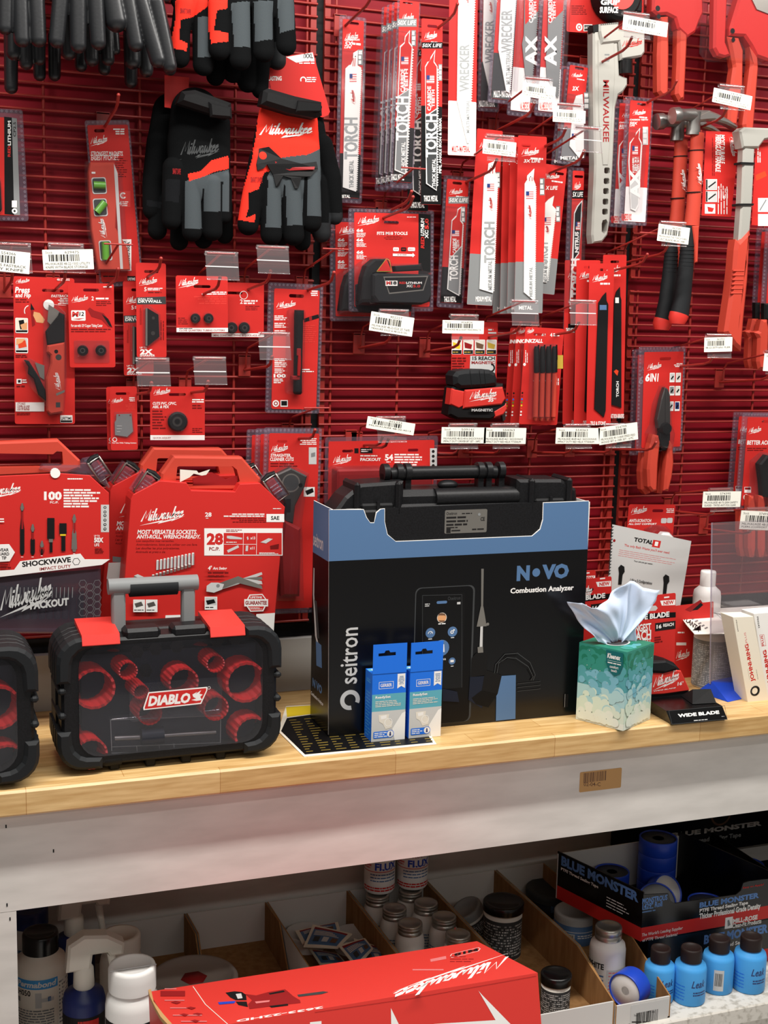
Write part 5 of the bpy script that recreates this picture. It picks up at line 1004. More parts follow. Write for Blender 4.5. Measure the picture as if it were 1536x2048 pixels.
# side panel of the sleeve
s=side_art(a,D,crop=D3); s.mb=a.mb; s.crop(); s.rslab(0,0,1,1,-.002,0,'white',0); s.rect(0,0,1,.232,'novoblue'); s.rect(0,.232,1,1,'blackgloss'); s.text('seitron',.02,.14,.55,.20,'ltgrey'); s.text('N VO',.1,.80,.62,.84,'novoblue',.05); s.text('Combustion Analyzer',.02,.868,.7,.89,'white',.02)
s.poly([(.06,.30),(.11,.30),(.12,.42),(.30,.60),(.46,.64),(.42,.66),(.2,.6),(.05,.42)],'ltgrey'); s.poly([(.25,.62),(.55,.62),(.6,.72),(.3,.73)],'slate'); s.poly([(.12,.44),(.34,.60),(.44,.60),(.26,.44)],'dgrey')
s2=side_art(a,D,'right'); s2.mb=a.mb; s2.crop(); s2.rslab(0,0,1,1,-.002,0,'white',0); s2.rect(0,0,1,.232,'novoblue'); s2.rect(0,.232,1,1,'blackgloss'); a.build('printed_sleeve',t)
# the case inside
a.crop(*D3); a.mb.box((.008,.004,.0),(w-.008,D-.004,h-.03),'blackcase',.012)
a.mb.box((.02,.004,h-.04),(w-.015,D-.01,h+.004),'blackcase',.012); a.build('case_body',t,'black case lower half')
a.mb.tube([(.22,.03,h+.012),(w-.155,.03,h+.012)],.020,'blackcase',14,flat=(1,1)); a.mb.box((.115,.02,h-.03),(w-.10,D-.01,h+.030),'blackcase',.012)
P=[(.006,h-.01),(.03,h+.022),(.06,h+.046),(.15,h+.05),(.15,h-.01)]; a.slab2(P,-.085,-.012,'blackcase',.006); P=[(w-.16,h-.01),(w-.16,h+.048),(w-.06,h+.046),(w-.025,h+.025),(w-.02,h-.01)]; a.slab2(P,-.085,-.012,'blackcase',.006); a.build('case_lid',t)
for x in (.046,w-.135):
    for k in (0,.085): a.mb.box((x+k,.003,h-.018),(x+k+.012,.085,h+.050),'blackcase',.005)
    a.mb.box((x+.012,.008,h-.02),(x+.085,.034,h+.010),'soft',.006); a.mb.box((x+.016,.014,h+.010),(x+.082,.064,h+.034),'black',.004); a.mb.box((x+.046,.005,h-.02),(x+.052,.01,h+.012),'blackcase'); a.build('latch',t)
hx0,hx1=.135,w-.19; a.mb.tube([(hx0,.055,h+.058),(hx0+.03,.055,h+.06),(hx1-.03,.055,h+.06),(hx1,.055,h+.058)],.0135,'blackcase',14)
for x in (hx0-.01,hx0+.018,hx0+.036,hx1-.036,hx1-.018,hx1+.01): a.mb.tube([(x-.006,.055,h+.062),(x+.006,.055,h+.062)],.018,'blackcase',14); a.mb.box((x-.006,.045,h+.02),(x+.006,.065,h+.06),'blackcase')
a.build('carry_handle',t); a.mb.ball((w/2-.02,.05,h+.036),(.022,.016,.01),'blackcase',8); a.build('pressure_valve',t)
a.slab([(592,432),(592,500),(605,545),(640,576),(1238,552),(1272,522),(1284,480),(1286,406)],-.02,-.003,'blackcase'); a.rslab(856,440,1038,536,-.003,-.0025,'silver',.003); a.text('Oseitron',862,448,908,460,'ink',.02); a.rows(930,450,985,458,1,'ink'); a.rows(862,466,985,476,1,'ink',.6); a.rows(862,482,980,508,2,'ink',.55); a.rows(862,512,915,520,1,'ink'); a.rect(862,520,880,540,'ink'); a.rows(884,524,932,534,1,'ink'); a.rows(975,518,1030,528,1,'ink'); a.text('CE',1012,470,1030,486,'ink',.02); a.disc(1006,458,6,'grey'); a.build('rating_plate',t,'silver rating label')

# ---- two blue boxed kits
def kit(label,FL,FR,top,BLb,tabL,tabR,dx):
    t,a=bench_thing('kit_box',label,'box',D4,FL,FR,top,'blue boxed toilet kits'); w,h,D=a.w,a.h,.042
    a.mb.box((0,0,0),(w,D,h),'blue'); q=a
    a.d=0; a.crop(); a.rect(0,0,1,.30,'blue'); a.rect(0,.30,1,.55,'teal'); a.rect(0,.55,1,1,'ltgrey'); a.line([(.20,.125),(.62,.125),(.62,.222),(.20,.222),(.20,.125)],.0008,'white'); a.text('GERBER',.24,.148,.58,.198,'white',.02); a.poly([(.74,.02),(.97,.02),(.97,.235),(.855,.20),(.74,.235)],'white'); a.rows(.77,.05,.95,.18,6,'slate',.5,1)
    a.text('ReadySet',.10,.325,.55,.372,'white',.03); a.rows(.10,.395,.92,.49,4,'offwhite',.45); a.poly([(.2,.6),(.52,.6),(.5,.66),(.62,.72),(.60,.80),(.42,.82),(.34,.74),(.22,.70)],'offwhite'); a.poly([(.26,.62),(.44,.61),(.44,.66),(.28,.67)],'white'); a.ring(.5,.72,.12,.10,'white',16); a.poly([(.62,.82),(.9,.6),(1,.58),(1,1),(.7,1)],'white')
    a.rect(.06,.845,.55,.945,'blue',.002); a.rows(.09,.855,.48,.935,3,'white',.5); a.disc(.56,.89,.11,'blue'); a.disc(.56,.89,.095,'white'); a.poly([(.53,.92),(.545,.86),(.575,.86),(.59,.92)],'navy')
    s=side_art(a,D); s.mb=a.mb; s.crop(); s.rows(.2,.10,.8,.16,2,'skyblue'); s.rows(.15,.28,.85,.95,14,'skyblue',.35)
    u=side_art(a,D,'top'); u.mb=a.mb; u.crop(); u.rect(.02,.1,.98,.45,'teal'); u.text('ReadySet',.12,.30,.6,.40,'white',.03); u.rows(.12,.14,.8,.26,2,'white'); a.build('carton',t)
    k=Art(a.M@Matrix.Translation((0,D-.002,0)),w,h,crop=D4,center=False); hs=k.loc([(tabL[0]+40,tabL[1]+40),(tabL[0]+68,tabL[1]+37),(tabL[0]+74,tabL[1]+26),(tabL[0]+90,tabL[1]+24),(tabL[0]+96,tabL[1]+34),(tabL[0]+122,tabL[1]+32),(tabL[0]+122,tabL[1]+48),(tabL[0]+40,tabL[1]+54)])
    x0,z1=k.q(tabL); x1,_=k.q(tabR); k.slab2([(0,h),(w,h),(w,z1),(0,z1)],0,.0008,'blue',0,[hs]); k.build('hang_tab',t)
kit('left blue boxed kit standing in front of the black case',(437,805),(598,790),(441,477),(385,770),(400,312),(553,303),0)
kit('right blue boxed kit, the one farther from the upright white lettering',(617,788),(770,772),(624,466),(590,770),(572,304),(728,297),0)

# ---- leaflet under the case
t=thing('leaflet','black and gold printed leaflet with a yellow end, lying under the black case','leaflet',atz(700,1450,.9502)); o0=t.matrix_world.translation
m=MB()
def sheet(pts,z0,z1,key):
    P=[atz(x,y,z1)-o0 for x,y in pts]; n=len(P); Q=[p-Vector((0,0,z1-z0)) for p in P]; m.add(P+Q,[list(range(n)),list(range(n,2*n))[::-1]]+[(i,(i+1)%n,n+(i+1)%n,n+i) for i in range(n)],key)
sheet([(556,1462),(608,1513),(873,1488),(815,1400),(572,1412)],.9501,.9516,'cream'); 
P=lambda x,y:atz(x,y,.9518)-o0
sheet([(562,1462),(610,1509),(866,1485),(812,1402),(574,1436)],.9517,.95175,'black'); sheet([(572,1414),(574,1434),(812,1404),(811,1398)],.9517,.95175,'yellow')
for j in range(14):
    for k in range(9):
        y=1440+j*4.8; x=578+k*30+j*2.6
        if x<860-0: 
            l=rnd.uniform(8,22); m.add([P(x,y-k*2.6),P(x+l,y-l*.09-k*2.6),P(x+l+.8,y+1.3-l*.09-k*2.6),P(x+.8,y+1.3-k*2.6)],[(0,1,2,3)],'dullgold')
m.build('printed_sheet',t)

# ---- hole saw kit cases
def hole_case(label,dx,full):
    t,a=bench_thing('hole_saw_case',label,'tool case',D2,(345,1036),(1405,926),(348,354),'black hole saw cases with clear fronts')
    w,h=a.w,a.h; D=.122
    def ch(x0,z0,x1,z1,c,r=.0): return rr2(x0,z0,x1,z1,c*1.25,5)
    def ch_(x0,z0,x1,z1,c,r=.0): return [(x0+c,z0),(x1-c,z0),(x1-c*.35,z0+c*.35),(x1,z0+c),(x1,z1-c),(x1-c*.35,z1-c*.35),(x1-c,z1),(x0+c,z1),(x0+c*.35,z1-c*.35),(x0,z1-c),(x0,z0+c),(x0+c*.35,z0+c*.35)]
    a.slab2(ch(-.012,.012,w+.008,h+.006,.04),-D,-.052,'blackcase',.006); a.mb.box((.03,.03,.03),(w-.03,D-.01,h-.03),'navyprint'); a.build('back_shell',t)
    # clear tinted front tray with dark rim
    o=ch(-.008,.014,w+.004,h+.004,.036); i=ch(.022,.032,w-.024,h-.008,.030); a.slab2(o,-.05,-.003,'blackcase',.005,[i]); a.build('rim',t)
    for sx in (0,1):
        for sz in (0,1):
            x0=-.016 if sx==0 else w-.058; x1=.062 if sx==0 else w+.012; z0=.010 if sz==0 else h-.072; z1=.082 if sz==0 else h+.010; c=.034
            R_=.046; p=[(x0+R_-R_*math.sin(q_*.3142),z0+R_-R_*math.cos(q_*.3142)) for q_ in range(6)][::-1]+[(x1,z0),(x1,z0+.020),(x0+.050,z0+.022),(x0+.040,z0+.026),(x0+.030,z0+.036),(x0+.026,z0+.048),(x0+.024,z1),(x0,z1)]
            if sx: p=[(x0+x1-x,z) for x,z in p]
            if sz: p=[(x,z0+z1-z) for x,z in p]
            a.slab2(p,-D-.002,.004,'rubber',.006); q=[((x-(x0+x1)/2)*.8+(x0+x1)/2,(z-(z0+z1)/2)*.8+(z0+z1)/2) for x,z in p]
            for k in (-.03,-.055,-.08): a.slab2([((x-w/2)*1.006+w/2,(z-h/2)*1.006+h/2) for x,z in p],k-.006,k,'blackcase',.001)
            a.build('corner_bumper',t)
    for x in (-.014,w-.002):
        for z in (.105,.15): a.mb.box((x,-.002,z),(x+.014,D*.9,z+.012),'rubber',.004)
    a.build('side_rib',t)
    for x in (.085,.15,.215,.28): a.mb.box((x-.009,.012,0),(x+.009,.09,.016),'black',.002); a.build('foot',t)
    a.slab2(i,-.0495,-.0485,'navyprint'); a.build('tray_floor',t); a.slab2(i,-.0025,-.0005,'smoke'); a.build('clear_lid',t)
    # hole saws seen through the lid
    saws=[(505,590,108),(470,880,82),(655,462,48),(720,568,40),(935,520,76),(1095,425,46),(1250,520,102),(1280,780,88),(765,675,62),(1098,650,64)]
    if not full: saws=[(505,590,108),(470,880,82),(1250,520,102),(1280,780,88)]
    for x,y,r in saws:
        c=a.q((x-18,y)); e=a.q((x-18+r,y)); R=abs(e[0]-c[0]); n=36; vs=[]; fs=[]
        for j in range(n):
            th=6.2832*j/n; ca,sa=math.cos(th),math.sin(th); rr_=R
            for rad,dd in ((R,-.048),(R,-.006-(.003 if j%2 else 0)),(R*.87,-.006-(.003 if j%2 else 0)),(R*.87,-.048)): vs.append(a.W((c[0]+rad*ca-(.02 if dd<-.04 else 0),c[1]+rad*sa+(.016 if dd<-.04 else 0)),dd))
        for j in range(n):
            k=(j+1)%n
            for s_ in range(3): fs.append((4*j+s_,4*k+s_,4*k+s_+1,4*j+s_+1))
        a.mb.add(vs,fs,'holered',False); a.mb.add([vs[4*j+3] for j in range(n)],[list(range(n))],'holedark'); a.slab2(circ((c[0]-.02,c[1]+.016),.008,6),-.0497,-.048,'black'); a.build('hole_saw',t)
    if full:
        for x,y in ((692,378),(797,378),(905,365),(745,490),(1110,335),(1205,325)): a.slab2(a.loc([(x+36*math.cos(k*1.047),y+36*math.sin(k*1.047)) for k in range(6)]),-.03,-.028,'black')
        a.rslab(566,738,1130,905,-.03,-.010,'clear',.003,.001); a.d=-.0095; a.line([(572,900),(566,742),(1130,720),(1128,888),(572,912)],.0014,'grey'); a.line([(575,880),(1126,858)],.001,'grey'); a.line([(700,875),(702,905)],.001,'grey'); a.line([(815,868),(817,898)],.001,'grey'); a.line([(890,862),(892,890)],.001,'grey'); a.build('inner_box',t,'small clear box inside')
        a.tube([(590,845),(720,838)],-.018,.005,'steel',8); a.tube([(725,835),(840,825)],-.018,.016,'navyprint',12); a.tube([(845,830),(1110,812)],-.018,.004,'steel',8); a.build('arbor',t)
        a.tube([(515,955),(540,952),(620,940),(625,938)],-.014,[.008,.012,.012,.006],'soft',12); a.tube([(620,940),(1040,895)],-.014,.004,'soft',8); a.build('long_arbor',t)
    a.d=-.0004; a.rslab(662,560,1136,712,-.0005,.0012,'smoke',.008); 
    a.poly([(760,600),(1060,572),(1062,590),(1030,660),(735,692),(733,680)],'white'); a.poly([(764,606),(1055,579),(1056,590),(1026,654),(742,686),(741,680)],'red'); P0=a.d
    a.text('DIABLO',757,620,975,655,'white',.05,.2)
    a.poly([(985,612),(1010,598),(1000,610),(1030,590),(1020,608),(1038,612),(1025,624),(1035,640),(1005,645),(980,640),(1005,632),(990,625)],'white'); a.ring(1070,578,8,6,'white',12); a.build('name_plate',t,'red and white name badge')
    for x0,x1 in ((418,612),(1075,1252)):
        A=a.q((x0,300))[0]; B=a.q((x1,300))[0]; pr=[(.095,h+.022),(-.002,h+.014),(-.008,h-.003),(-.005,h-.005),(.0,h+.006),(.095,h+.014)]
        a.mb.add([(A,y,z) for y,z in pr]+[(B,y,z) for y,z in pr],[list(range(6)),list(range(6,12))[::-1]]+[(j,(j+1)%6,6+(j+1)%6,6+j) for j in range(6)],'red2'); a.build('latch',t,'red flip latch')
    A=a.q((640,300))[0]; B=a.q((1070,300))[0]; a.mb.box((A,.004,h-.004),((A+B)/2-.01,.045,h+.018),'blackcase',.006); a.mb.box(((A+B)/2+.01,.004,h-.004),(B,.045,h+.018),'blackcase',.006); a.build('hinge_bar',t)
    A=a.q((622,100))[0]+.004; B=a.q((1010,100))[0]-.004; zz=h+.085
    for x in (A,B): a.mb.box((x-.012,.05,h),(x+.012,.07,zz),'grey',.003)
    a.mb.tube([(A-.018,.06,zz),(B+.018,.06,zz)],.0145,'grey',14); a.mb.tube([(A+.02,.06,zz-.004),(B-.02,.06,zz-.004)],.0165,'rubber',14); a.build('carry_handle',t,'grey carry handle with black grip')
    return t
t=hole_case('black hole saw case with red latches and grey handle, whole in view',0,True)
M0=t.matrix_world.copy(); lx=M0.to_3x3()@Vector((1,0,0)); pd=hole_case.__code__ and None
a2=atz(90,1560,.9504); d=dup(t,Matrix.Translation(M0.to_3x3()@Vector((-.441,-.03,0)))@M0,'black hole saw case cut off by the left picture edge','black hole saw cases with clear fronts')

# ---- boxed socket and bit sets
D1=(0,860,2.477)
def set_case(t,a,hand,l1,l2,torn=None):
    a.slab(hand[0],-.052,-.022,'handle',.004,[a.loc(hand[1])]); a.build('carry_handle',t,'red plastic handle')
    for L in (l1,l2):
        if not L: continue
        (x,y),(ux,uy)=L; Q=[(x-ux*60-uy*36,y-uy*60+ux*36),(x+ux*60-uy*36,y+uy*60+ux*36),(x+ux*60+uy*36,y+uy*60-ux*36),(x-ux*60+uy*36,y-uy*60-ux*36)]
        A=[a.q(p) for p in Q]; a.slab2(A,-.052,-.004,'clear2',.006); a.slab2([tuple(np.mean(A,0)+(np.array(p)-np.mean(A,0))*np.array((.8,.8))) for p in A],-.05,-.03,'dred',.004)
        a.tube([Q[0],Q[1],Q[2],Q[3],Q[0]],-.006,.0022,'silver',8); a.tube([Q[0],((Q[0][0]+Q[3][0])/2-ux*10,(Q[0][1]+Q[3][1])/2-uy*10),Q[3]],-.01,.006,'soft',8)
        for k in (-.3,0,.3): a.tube([(x+ux*60*k-uy*26,y+uy*60*k+ux*26),(x+ux*60*k+uy*26,y+uy*60*k-ux*26)],-.003,.0016,'clear2',6)
        a.build('side_latch',t)
def socket_set(label,dx,dy,Y,front):
    t,a0=pack('socket_set',label,'socket set',D1,(655+dx,250+dy),(1418+dx,252+dy),(590+dx,1100+dy),Y,'red boxed socket sets',top=True)
    a=Art(a0.M,a0.w,a0.h,crop=(D1[0]+dx/D1[2],D1[1]+dy/D1[2],D1[2]))
    a.slab([(648,345),(660,320),(790,252),(925,262),(948,300),(1165,306),(1188,268),(1290,264),(1412,382),(1408,420),(1345,1110),(590,1095)],-.060,0,'red',.001)
    a.logo(690,376,915,474); a.text('MOST VERSATILE SOCKETS.',680,494,976,516,'white',.03,.2); a.text('ANTI-ROLL, WRENCH-READY.',676,518,992,542,'white',.03,.2)
    for k,s in enumerate(('Los casquillos mas versatiles.','Antirrodamiento, listos para utilizar con una llave.','Les douilles les plus polyvalentes.','Antiroulis et prets a cle.')): a.text(s,675-k,544+k*18,(862,978,890,820)[k],558+k*18,'darkprint',.005,.2)
    if front:
        a.text('28',1016,408,1048,430,'white',.03); a.rows(1020,434,1040,440,1); a.rows(1075,412,1310,432,2,'white',.6,2); a.rows(1115,434,1318,460,3,'darkprint',.4,2); a.rect(1320,416,1408,456,'white'); a.text('SAE',1342,426,1384,446,'ink',.03); a.rows(1352,386,1402,393,1)
        a.rect(1012,487,1400,622,'white'); a.rect(1108,510,1396,618,'red'); a.text('28',1024,510,1106,570,'red',.05); a.text('PC./P.',1036,580,1088,598,'dred',.03); a.rows(1120,492,1210,506,2,'dred',.5)
        for x in (1206,1272): a.line([(x,510),(x-2,618)],.0008,'white')
        a.line([(1110,566),(1270,566)],.0008,'white'); a.poly([(1124,524),(1146,524),(1200,534),(1198,542),(1140,540),(1124,536)],'ltgrey'); a.poly([(1124,596),(1180,570),(1184,582),(1130,608)],'ltgrey'); a.text('x13',1240,528,1264,542,'white',.02); a.text('x11',1238,578,1260,592,'white',.02); a.poly([(1222,532),(1228,526),(1232,540),(1226,546)],'ltgrey'); a.poly([(1218,572),(1230,572),(1228,600),(1216,600)],'ltgrey'); a.poly([(1290,556),(1330,536),(1352,540),(1318,562)],'ltgrey'); a.poly([(1338,574),(1382,564),(1380,588),(1340,590)],'darkprint'); a.rows(1120,552,1200,560,1); a.rows(1284,606,1384,616,2,'white',.6)
        for i in range(11):
            x=775+i*17.5; y=648-i*3.6; a.poly([(x,y),(x+13,y-3),(x+12,y+44+i*1.2),(x-1,y+46+i*1.2)],'ltgrey'); a.poly([(x+9,y-1),(x+13,y-3),(x+12,y+44+i*1.2),(x+8,y+45+i)],'grey'); a.disc(x+6,y-2,6,'white',10,.5)
            x2=752+i*18; y2=718-i*5.4; a.poly([(x2,y2),(x2+14,y2-4),(x2+13,y2+15),(x2,y2+18)],'silver'); a.disc(x2+7,y2,6,'white',10,.5)
        a.poly([(643,754),(946,753),(946,776),(640,782)],'white'); a.text('FOUR FLAT',762,758,868,776,'ink',.03,.15); a.rows(876,764,918,774,1,'dred'); a.poly([(664,722),(682,714),(748,744),(748,768),(728,780),(664,748)],'silver'); a.poly([(664,722),(682,714),(748,744),(730,752)],'ltgrey'); a.ring(737,764,11,5,'ink',12)
        a.text("4'",1030,672,1050,694,'white',.03,.2); a.text('Arc Swing',1054,678,1124,696,'white',.03,.2); a.rows(1030,700,1144,732,2,'darkprint',.5)
        for k in range(4): a.poly([(1040,800-k*6),(1060,768),(1180,742-k*6),(1296,704+k*22),(1300,716+k*24),(1180,764-k*2),(1080,795)],'silver' if k%2 else 'ltgrey')
        a.poly([(1022,800),(1024,772),(1046,756),(1080,756),(1110,764),(1100,790),(1060,806)],'ltgrey'); a.disc(1080,772,9,'grey')
        a.rect(1014,826,1076,890,'white'); a.rect(1018,830,1072,868,'ltgrey'); a.poly([(1020,845),(1060,838),(1068,856),(1028,866)],'soft'); a.rows(1018,874,1072,884,1,'ink')
        for x in (660,722): a.rect(x,840,x+58,902,'white'); a.poly([(x+6,860),(x+40,850),(x+50,870),(x+14,880)],'silver'); a.rows(x+4,888,x+54,896,1,'ink')
        a.poly([(1236,815),(1300,812),(1328,850),(1304,898),(1240,900),(1212,860)],'white'); a.poly([(1240,820),(1298,817),(1322,850),(1300,893),(1243,895),(1218,860)],'red'); a.rect(1210,838,1328,874,'white'); a.text('LIFETIME',1240,824,1298,834,'white',.03); a.text('GUARANTEE',1215,846,1322,866,'dred',.04)
        a.rows(1230,878,1304,890,2); a.poly([(820,918),(948,914),(948,1000),(815,1000)],'white'); a.poly([(1270,912),(1362,906),(1356,1000),(1262,1000)],'white')
    else: a.poly([(640,700),(760,695),(740,780),(630,780)],'white'); a.poly([(660,668),(740,676),(740,700),(660,695)],'grey')
    a.build('printed_sleeve',t)
    set_case(t,a,([(795,262),(800,215),(815,195),(862,130),(1200,134),(1292,240),(1292,268),(1240,300),(870,300)],[(892,192),(900,188),(1170,188),(1190,205),(1205,262),(1190,285),(905,285),(885,262)]),((714,268),(-.55,.83)),((1352,280),(.55,.83)))
    if front:
        a.slab([(892,196),(975,202),(985,214),(1040,196),(1022,222),(1000,226),(960,216),(940,234),(892,258)],-.012,-.010,'offwhite'); a.slab([(955,240),(1050,210),(1120,245),(1180,225),(1170,290),(960,290)],-.03,-.026,'dred'); a.build('torn_flap',t,'torn white cardboard edge')
socket_set('front red 28 piece socket set box with torn top and silver sockets printed on it',0,0,-.175,True)
socket_set('second socket set box, its left strip showing behind the 28 piece box',-102,-42,-.095,False)
t,a=pack('bit_set','red 100 piece driver bit set in a clear case at the left picture edge','bit set',D1,(-260,262),(545,196),(-250,1010),-.185,top=True)
a.slab([(-255,250),(20,232),(440,222),(540,312),(545,640),(500,660),(500,1010),(-250,1010)],-.06,-.004,'clear2',.004); a.build('clear_case',t)
a.slab([(-260,690),(-240,250),(0,228),(300,215),(445,225),(540,312),(542,640),(505,668),(0,728),(-262,742)],-.004,.0,'red',.001); 
a.logo(-95,262,106,342); a.rows(334,236,428,248,1); a.text('100',218,304,306,348,'white',.05); a.text('PC./P.',248,353,290,364,'white',.02); a.rows(315,290,500,386,7,'white',.6); a.rect(500,370,540,506,'ltgrey')
for y in (384,406,424,446,468,490): a.disc(520,y,8,'ink',6); a.disc(520,y,4,'ltgrey',6)
a.text('UP TO',466,520,494,530); a.text('50X',466,532,512,558,'white',.05); a.text('LIFE',468,562,492,576); a.rows(470,584,515,612,4,'darkprint')
for x,y0,y1,k in ((110,362,620,'soft'),(162,466,620,'soft'),(208,548,614,'soft'),(368,418,604,'silver')):
    a.poly([(x-3,y0),(x+3,y0),(x+10,y0+24),(x+5,y0+38),(x+3,y0+70),(x+11,(y0+y1)/2),(x+11,y1-14),(x+6,y1),(x-6,y1),(x-11,y1-14),(x-11,(y0+y1)/2),(x-5,y0+70),(x-5,y0+38),(x-10,y0+24)],k); a.poly([(x-3,y0),(x+3,y0),(x+9,y0+24),(x+4,y0+38),(x-4,y0+38),(x-9,y0+24)],'silver'); a.rect(x-4,y0+42,x+5,(y0+y1)/2,'dred'); a.rows(x-6,y1+6,x+8,y1+12,1)
a.rect(234,436,270,540,'soft'); a.rect(242,540,262,556,'silver'); a.rect(246,556,260,606,'soft'); a.rect(294,462,330,516,'soft'); a.rect(298,516,326,524,'yellow'); a.rect(304,524,324,600,'soft'); a.poly([(356,540),(380,540),(382,590),(354,590)],'silver')
a.poly([(-120,570),(45,565),(74,606),(48,650),(-120,660)],'white'); a.text('WEAR',-15,586,44,602,'ink',.03); a.text('GUARD',-20,606,46,622,'ink',.03); a.text('TIP',8,626,32,642,'ink',.03); a.rows(-10,435,32,460,2); a.rows(0,660,60,690,2,'darkprint')
a.poly([(-260,742),(0,728),(505,668),(545,640),(420,640),(398,612),(100,650),(70,692),(-260,712)],'white'); a.aff=False; a.text('SHOCKWAVE',108,653,352,655,'ink',.04); a.text('IMPACT DUTY',196,682,352,681,'dred',.02); a.ring(378,652,20,17,'ink',6,0,6.2832); a.build('printed_sleeve',t)
a.d=.001; a.logo(-20,755,272,898,'ltgrey'); a.text('PACKOUT',146,852,344,868,'ltgrey',.05,.1)
for k in range(16): a.line([(60+k*20,780),(58+k*20,830)],.0012,'grey')
for i in range(3):
    for j in range(5): a.ring(410+i*36,760+j*36+(i%2)*18,20,18.5,'grey',6,0,6.2832)
a.build('case_lettering',t,'pale lettering on the clear case')
a.slab([(-250,745),(500,690),(495,1000),(-245,1000)],-.055,-.05,'holedark'); 
for k in range(12): a.tube([(-20+k*38,770),(-22+k*38,930)],-.045,.006,'soft',8)
a.build('bit_tray',t); set_case(t,a,([(-300,230),(-260,70),(290,48),(398,150),(398,190),(330,215),(-100,235)],[(-240,105),(255,112),(275,96),(300,100),(305,160),(290,172),(-240,180)]),((485,188),(.5,.75)),None)
a.crop(*D1); a.slab([(196,195),(215,175),(400,178),(420,150),(470,140),(520,215),(540,290),(440,225),(300,215)],-.045,-.006,'clear2',.004); a.slab2(circ(a.q((272,212)),.009,14),-.006,.002,'white'); a.build('clear_corner',t)

# ---- tissue box, tape measure display and stand at the right end
P1=(0,0,1)
K=atz(1246,1462,.9504); ya=math.radians(29); s_=.118
t=thing('tissue_box','teal cloud patterned cube tissue box with a pale blue tissue pulled up','tissue box',Matrix.Translation(K)@Matrix.Rotation(ya,4,'Z')); MK=t.matrix_world.copy(); wr,wl,hh=.110,.112,at(1249,1305,K.y).z-.9504
m=MB(); m.box((0,0,0),(wr,wl,hh),'teal'); a=Art(MK,wr,hh,crop=None,center=False); a.mb=m
cl=lambda v:('midgreen','midgreen','teal','slate','teal','glassy','offwhite')[0]
COLS.update(tb0=((34,120,96),.45,0),tb1=((52,140,124),.45,0),tb2=((86,160,166),.45,0),tb3=((120,180,196),.45,0),tb4=((170,208,208),.45,0),tb5=((212,226,206),.45,0),tb6=((226,232,216),.45,0),tbd=((20,98,100),.45,0))
def clouds(a,wd,seed):
    r=random.Random(seed); a.st=.000012; a.rect(0,0,1,1,'tb1')
    for k in range(5): a.rect(0,.12+k*.2,1,1,('tb1','tb2','tb4','tb5','tb6')[k])
    for i in range(150):
        v=-.05+1.1*i/150; rad=r.uniform(.055,.11); u=r.uniform(rad*.9,1-rad*.9); k=max(0,min(6,int(v*7.2+r.uniform(-.8,.9)))); v2=min(max(v,rad),1-rad)
        a.disc(u,v2,rad,'tb%d'%k,22)
    for i in range(22): a.disc(r.uniform(.05,.95),r.uniform(.05,.95),.008,'offwhite' if i%2 else 'tbd',6)
clouds(a,wr,3); a.line([(.03,.03),(.06,.52),(.1,.58),(.97,.50)],.0005,'dgrey')
b=Art(MK,wl,hh,(0,wl,0),(0,-1,0),(0,0,1),None,False); b.mb=m; clouds(b,wl,5); b.poly([(.58,.02),(.93,.02),(.94,.18),(.88,.29),(.77,.33),(.66,.28),(.59,.18)],'tbd'); b.text('Kleenex',.61,.055,.88,.12,'white',.03,.15); b.line([(.62,.145),(.90,.145)],.0005,'white'); b.rows(.62,.16,.90,.185,1,'white',.5,1); b.text('comfort',.67,.20,.85,.235,'white',.01); b.text('touch',.70,.245,.82,.28,'white',.01)
c=Art(MK,wr,wl,(0,0,hh),(1,0,0),(0,1,0),None,False); c.mb=m; c.rect(0,0,1,1,'tb0')
for i in range(14): r_=rnd.uniform(.08,.16); c.disc(rnd.uniform(r_,1-r_),rnd.uniform(r_,1-r_),r_,'tb%d'%(i%3),20)
c.disc(.5,.5,.30,'ltgrey',24,.75); c.disc(.5,.5,.26,'dgrey',24,.75); m.build('carton',t)
a=Art(Matrix.Translation(MK@Vector((wr*.5,wl*.5,hh-.01))),1,1,crop=D5); ol=[(330,1170),(285,1120),(240,1080),(200,1020),(160,950),(130,900),(160,893),(195,890),(240,916),(280,908),(330,888),(380,860),(430,825),(480,785),(545,742),(566,740),(590,762),(625,782),(680,790),(733,796),(722,850),(705,900),(682,955),(660,1000),(632,1050),(612,1100),(600,1170)]
def sm(ol,k=4):
    o=[]
    for i in range(len(ol)-1):
        for j in range(k): f=j/k; o.append((ol[i][0]*(1-f)+ol[i+1][0]*f,ol[i][1]*(1-f)+ol[i+1][1]*f))
    return o+[ol[-1]]
O2=sm(ol); nr=16; bc=(470,1215); vs=[]; n=len(O2)
for j in range(nr+1):
    f=.12+.88*j/nr
    for i,p in enumerate(O2):
        x=bc[0]+(p[0]-bc[0])*f; y=bc[1]+(p[1]-bc[1])*f; th=i/(n-1); a.d=0
        d=.013*math.sin(th*17+2.2*f)*f+.009*math.sin(th*38+2+4*f)*f*(1.15-f)+.018*math.sin(th*3.1)*f+.0045*math.sin(th*67+f*11)*f+.004*math.sin(f*13+th*24)*f
        vs.append(a.W(a.q((x,y)),d))
m=MB(); m.add(vs,[(j*n+i,j*n+i+1,(j+1)*n+i+1,(j+1)*n+i) for j in range(nr) for i in range(n-1)],'tissue',True); o=m.build('tissue',None); o.parent=t; o.matrix_local=MK.inverted()@a.M; o['label']='crumpled pale blue tissue'
md=o.modifiers.new('thickness','SOLIDIFY'); md.thickness=.0006

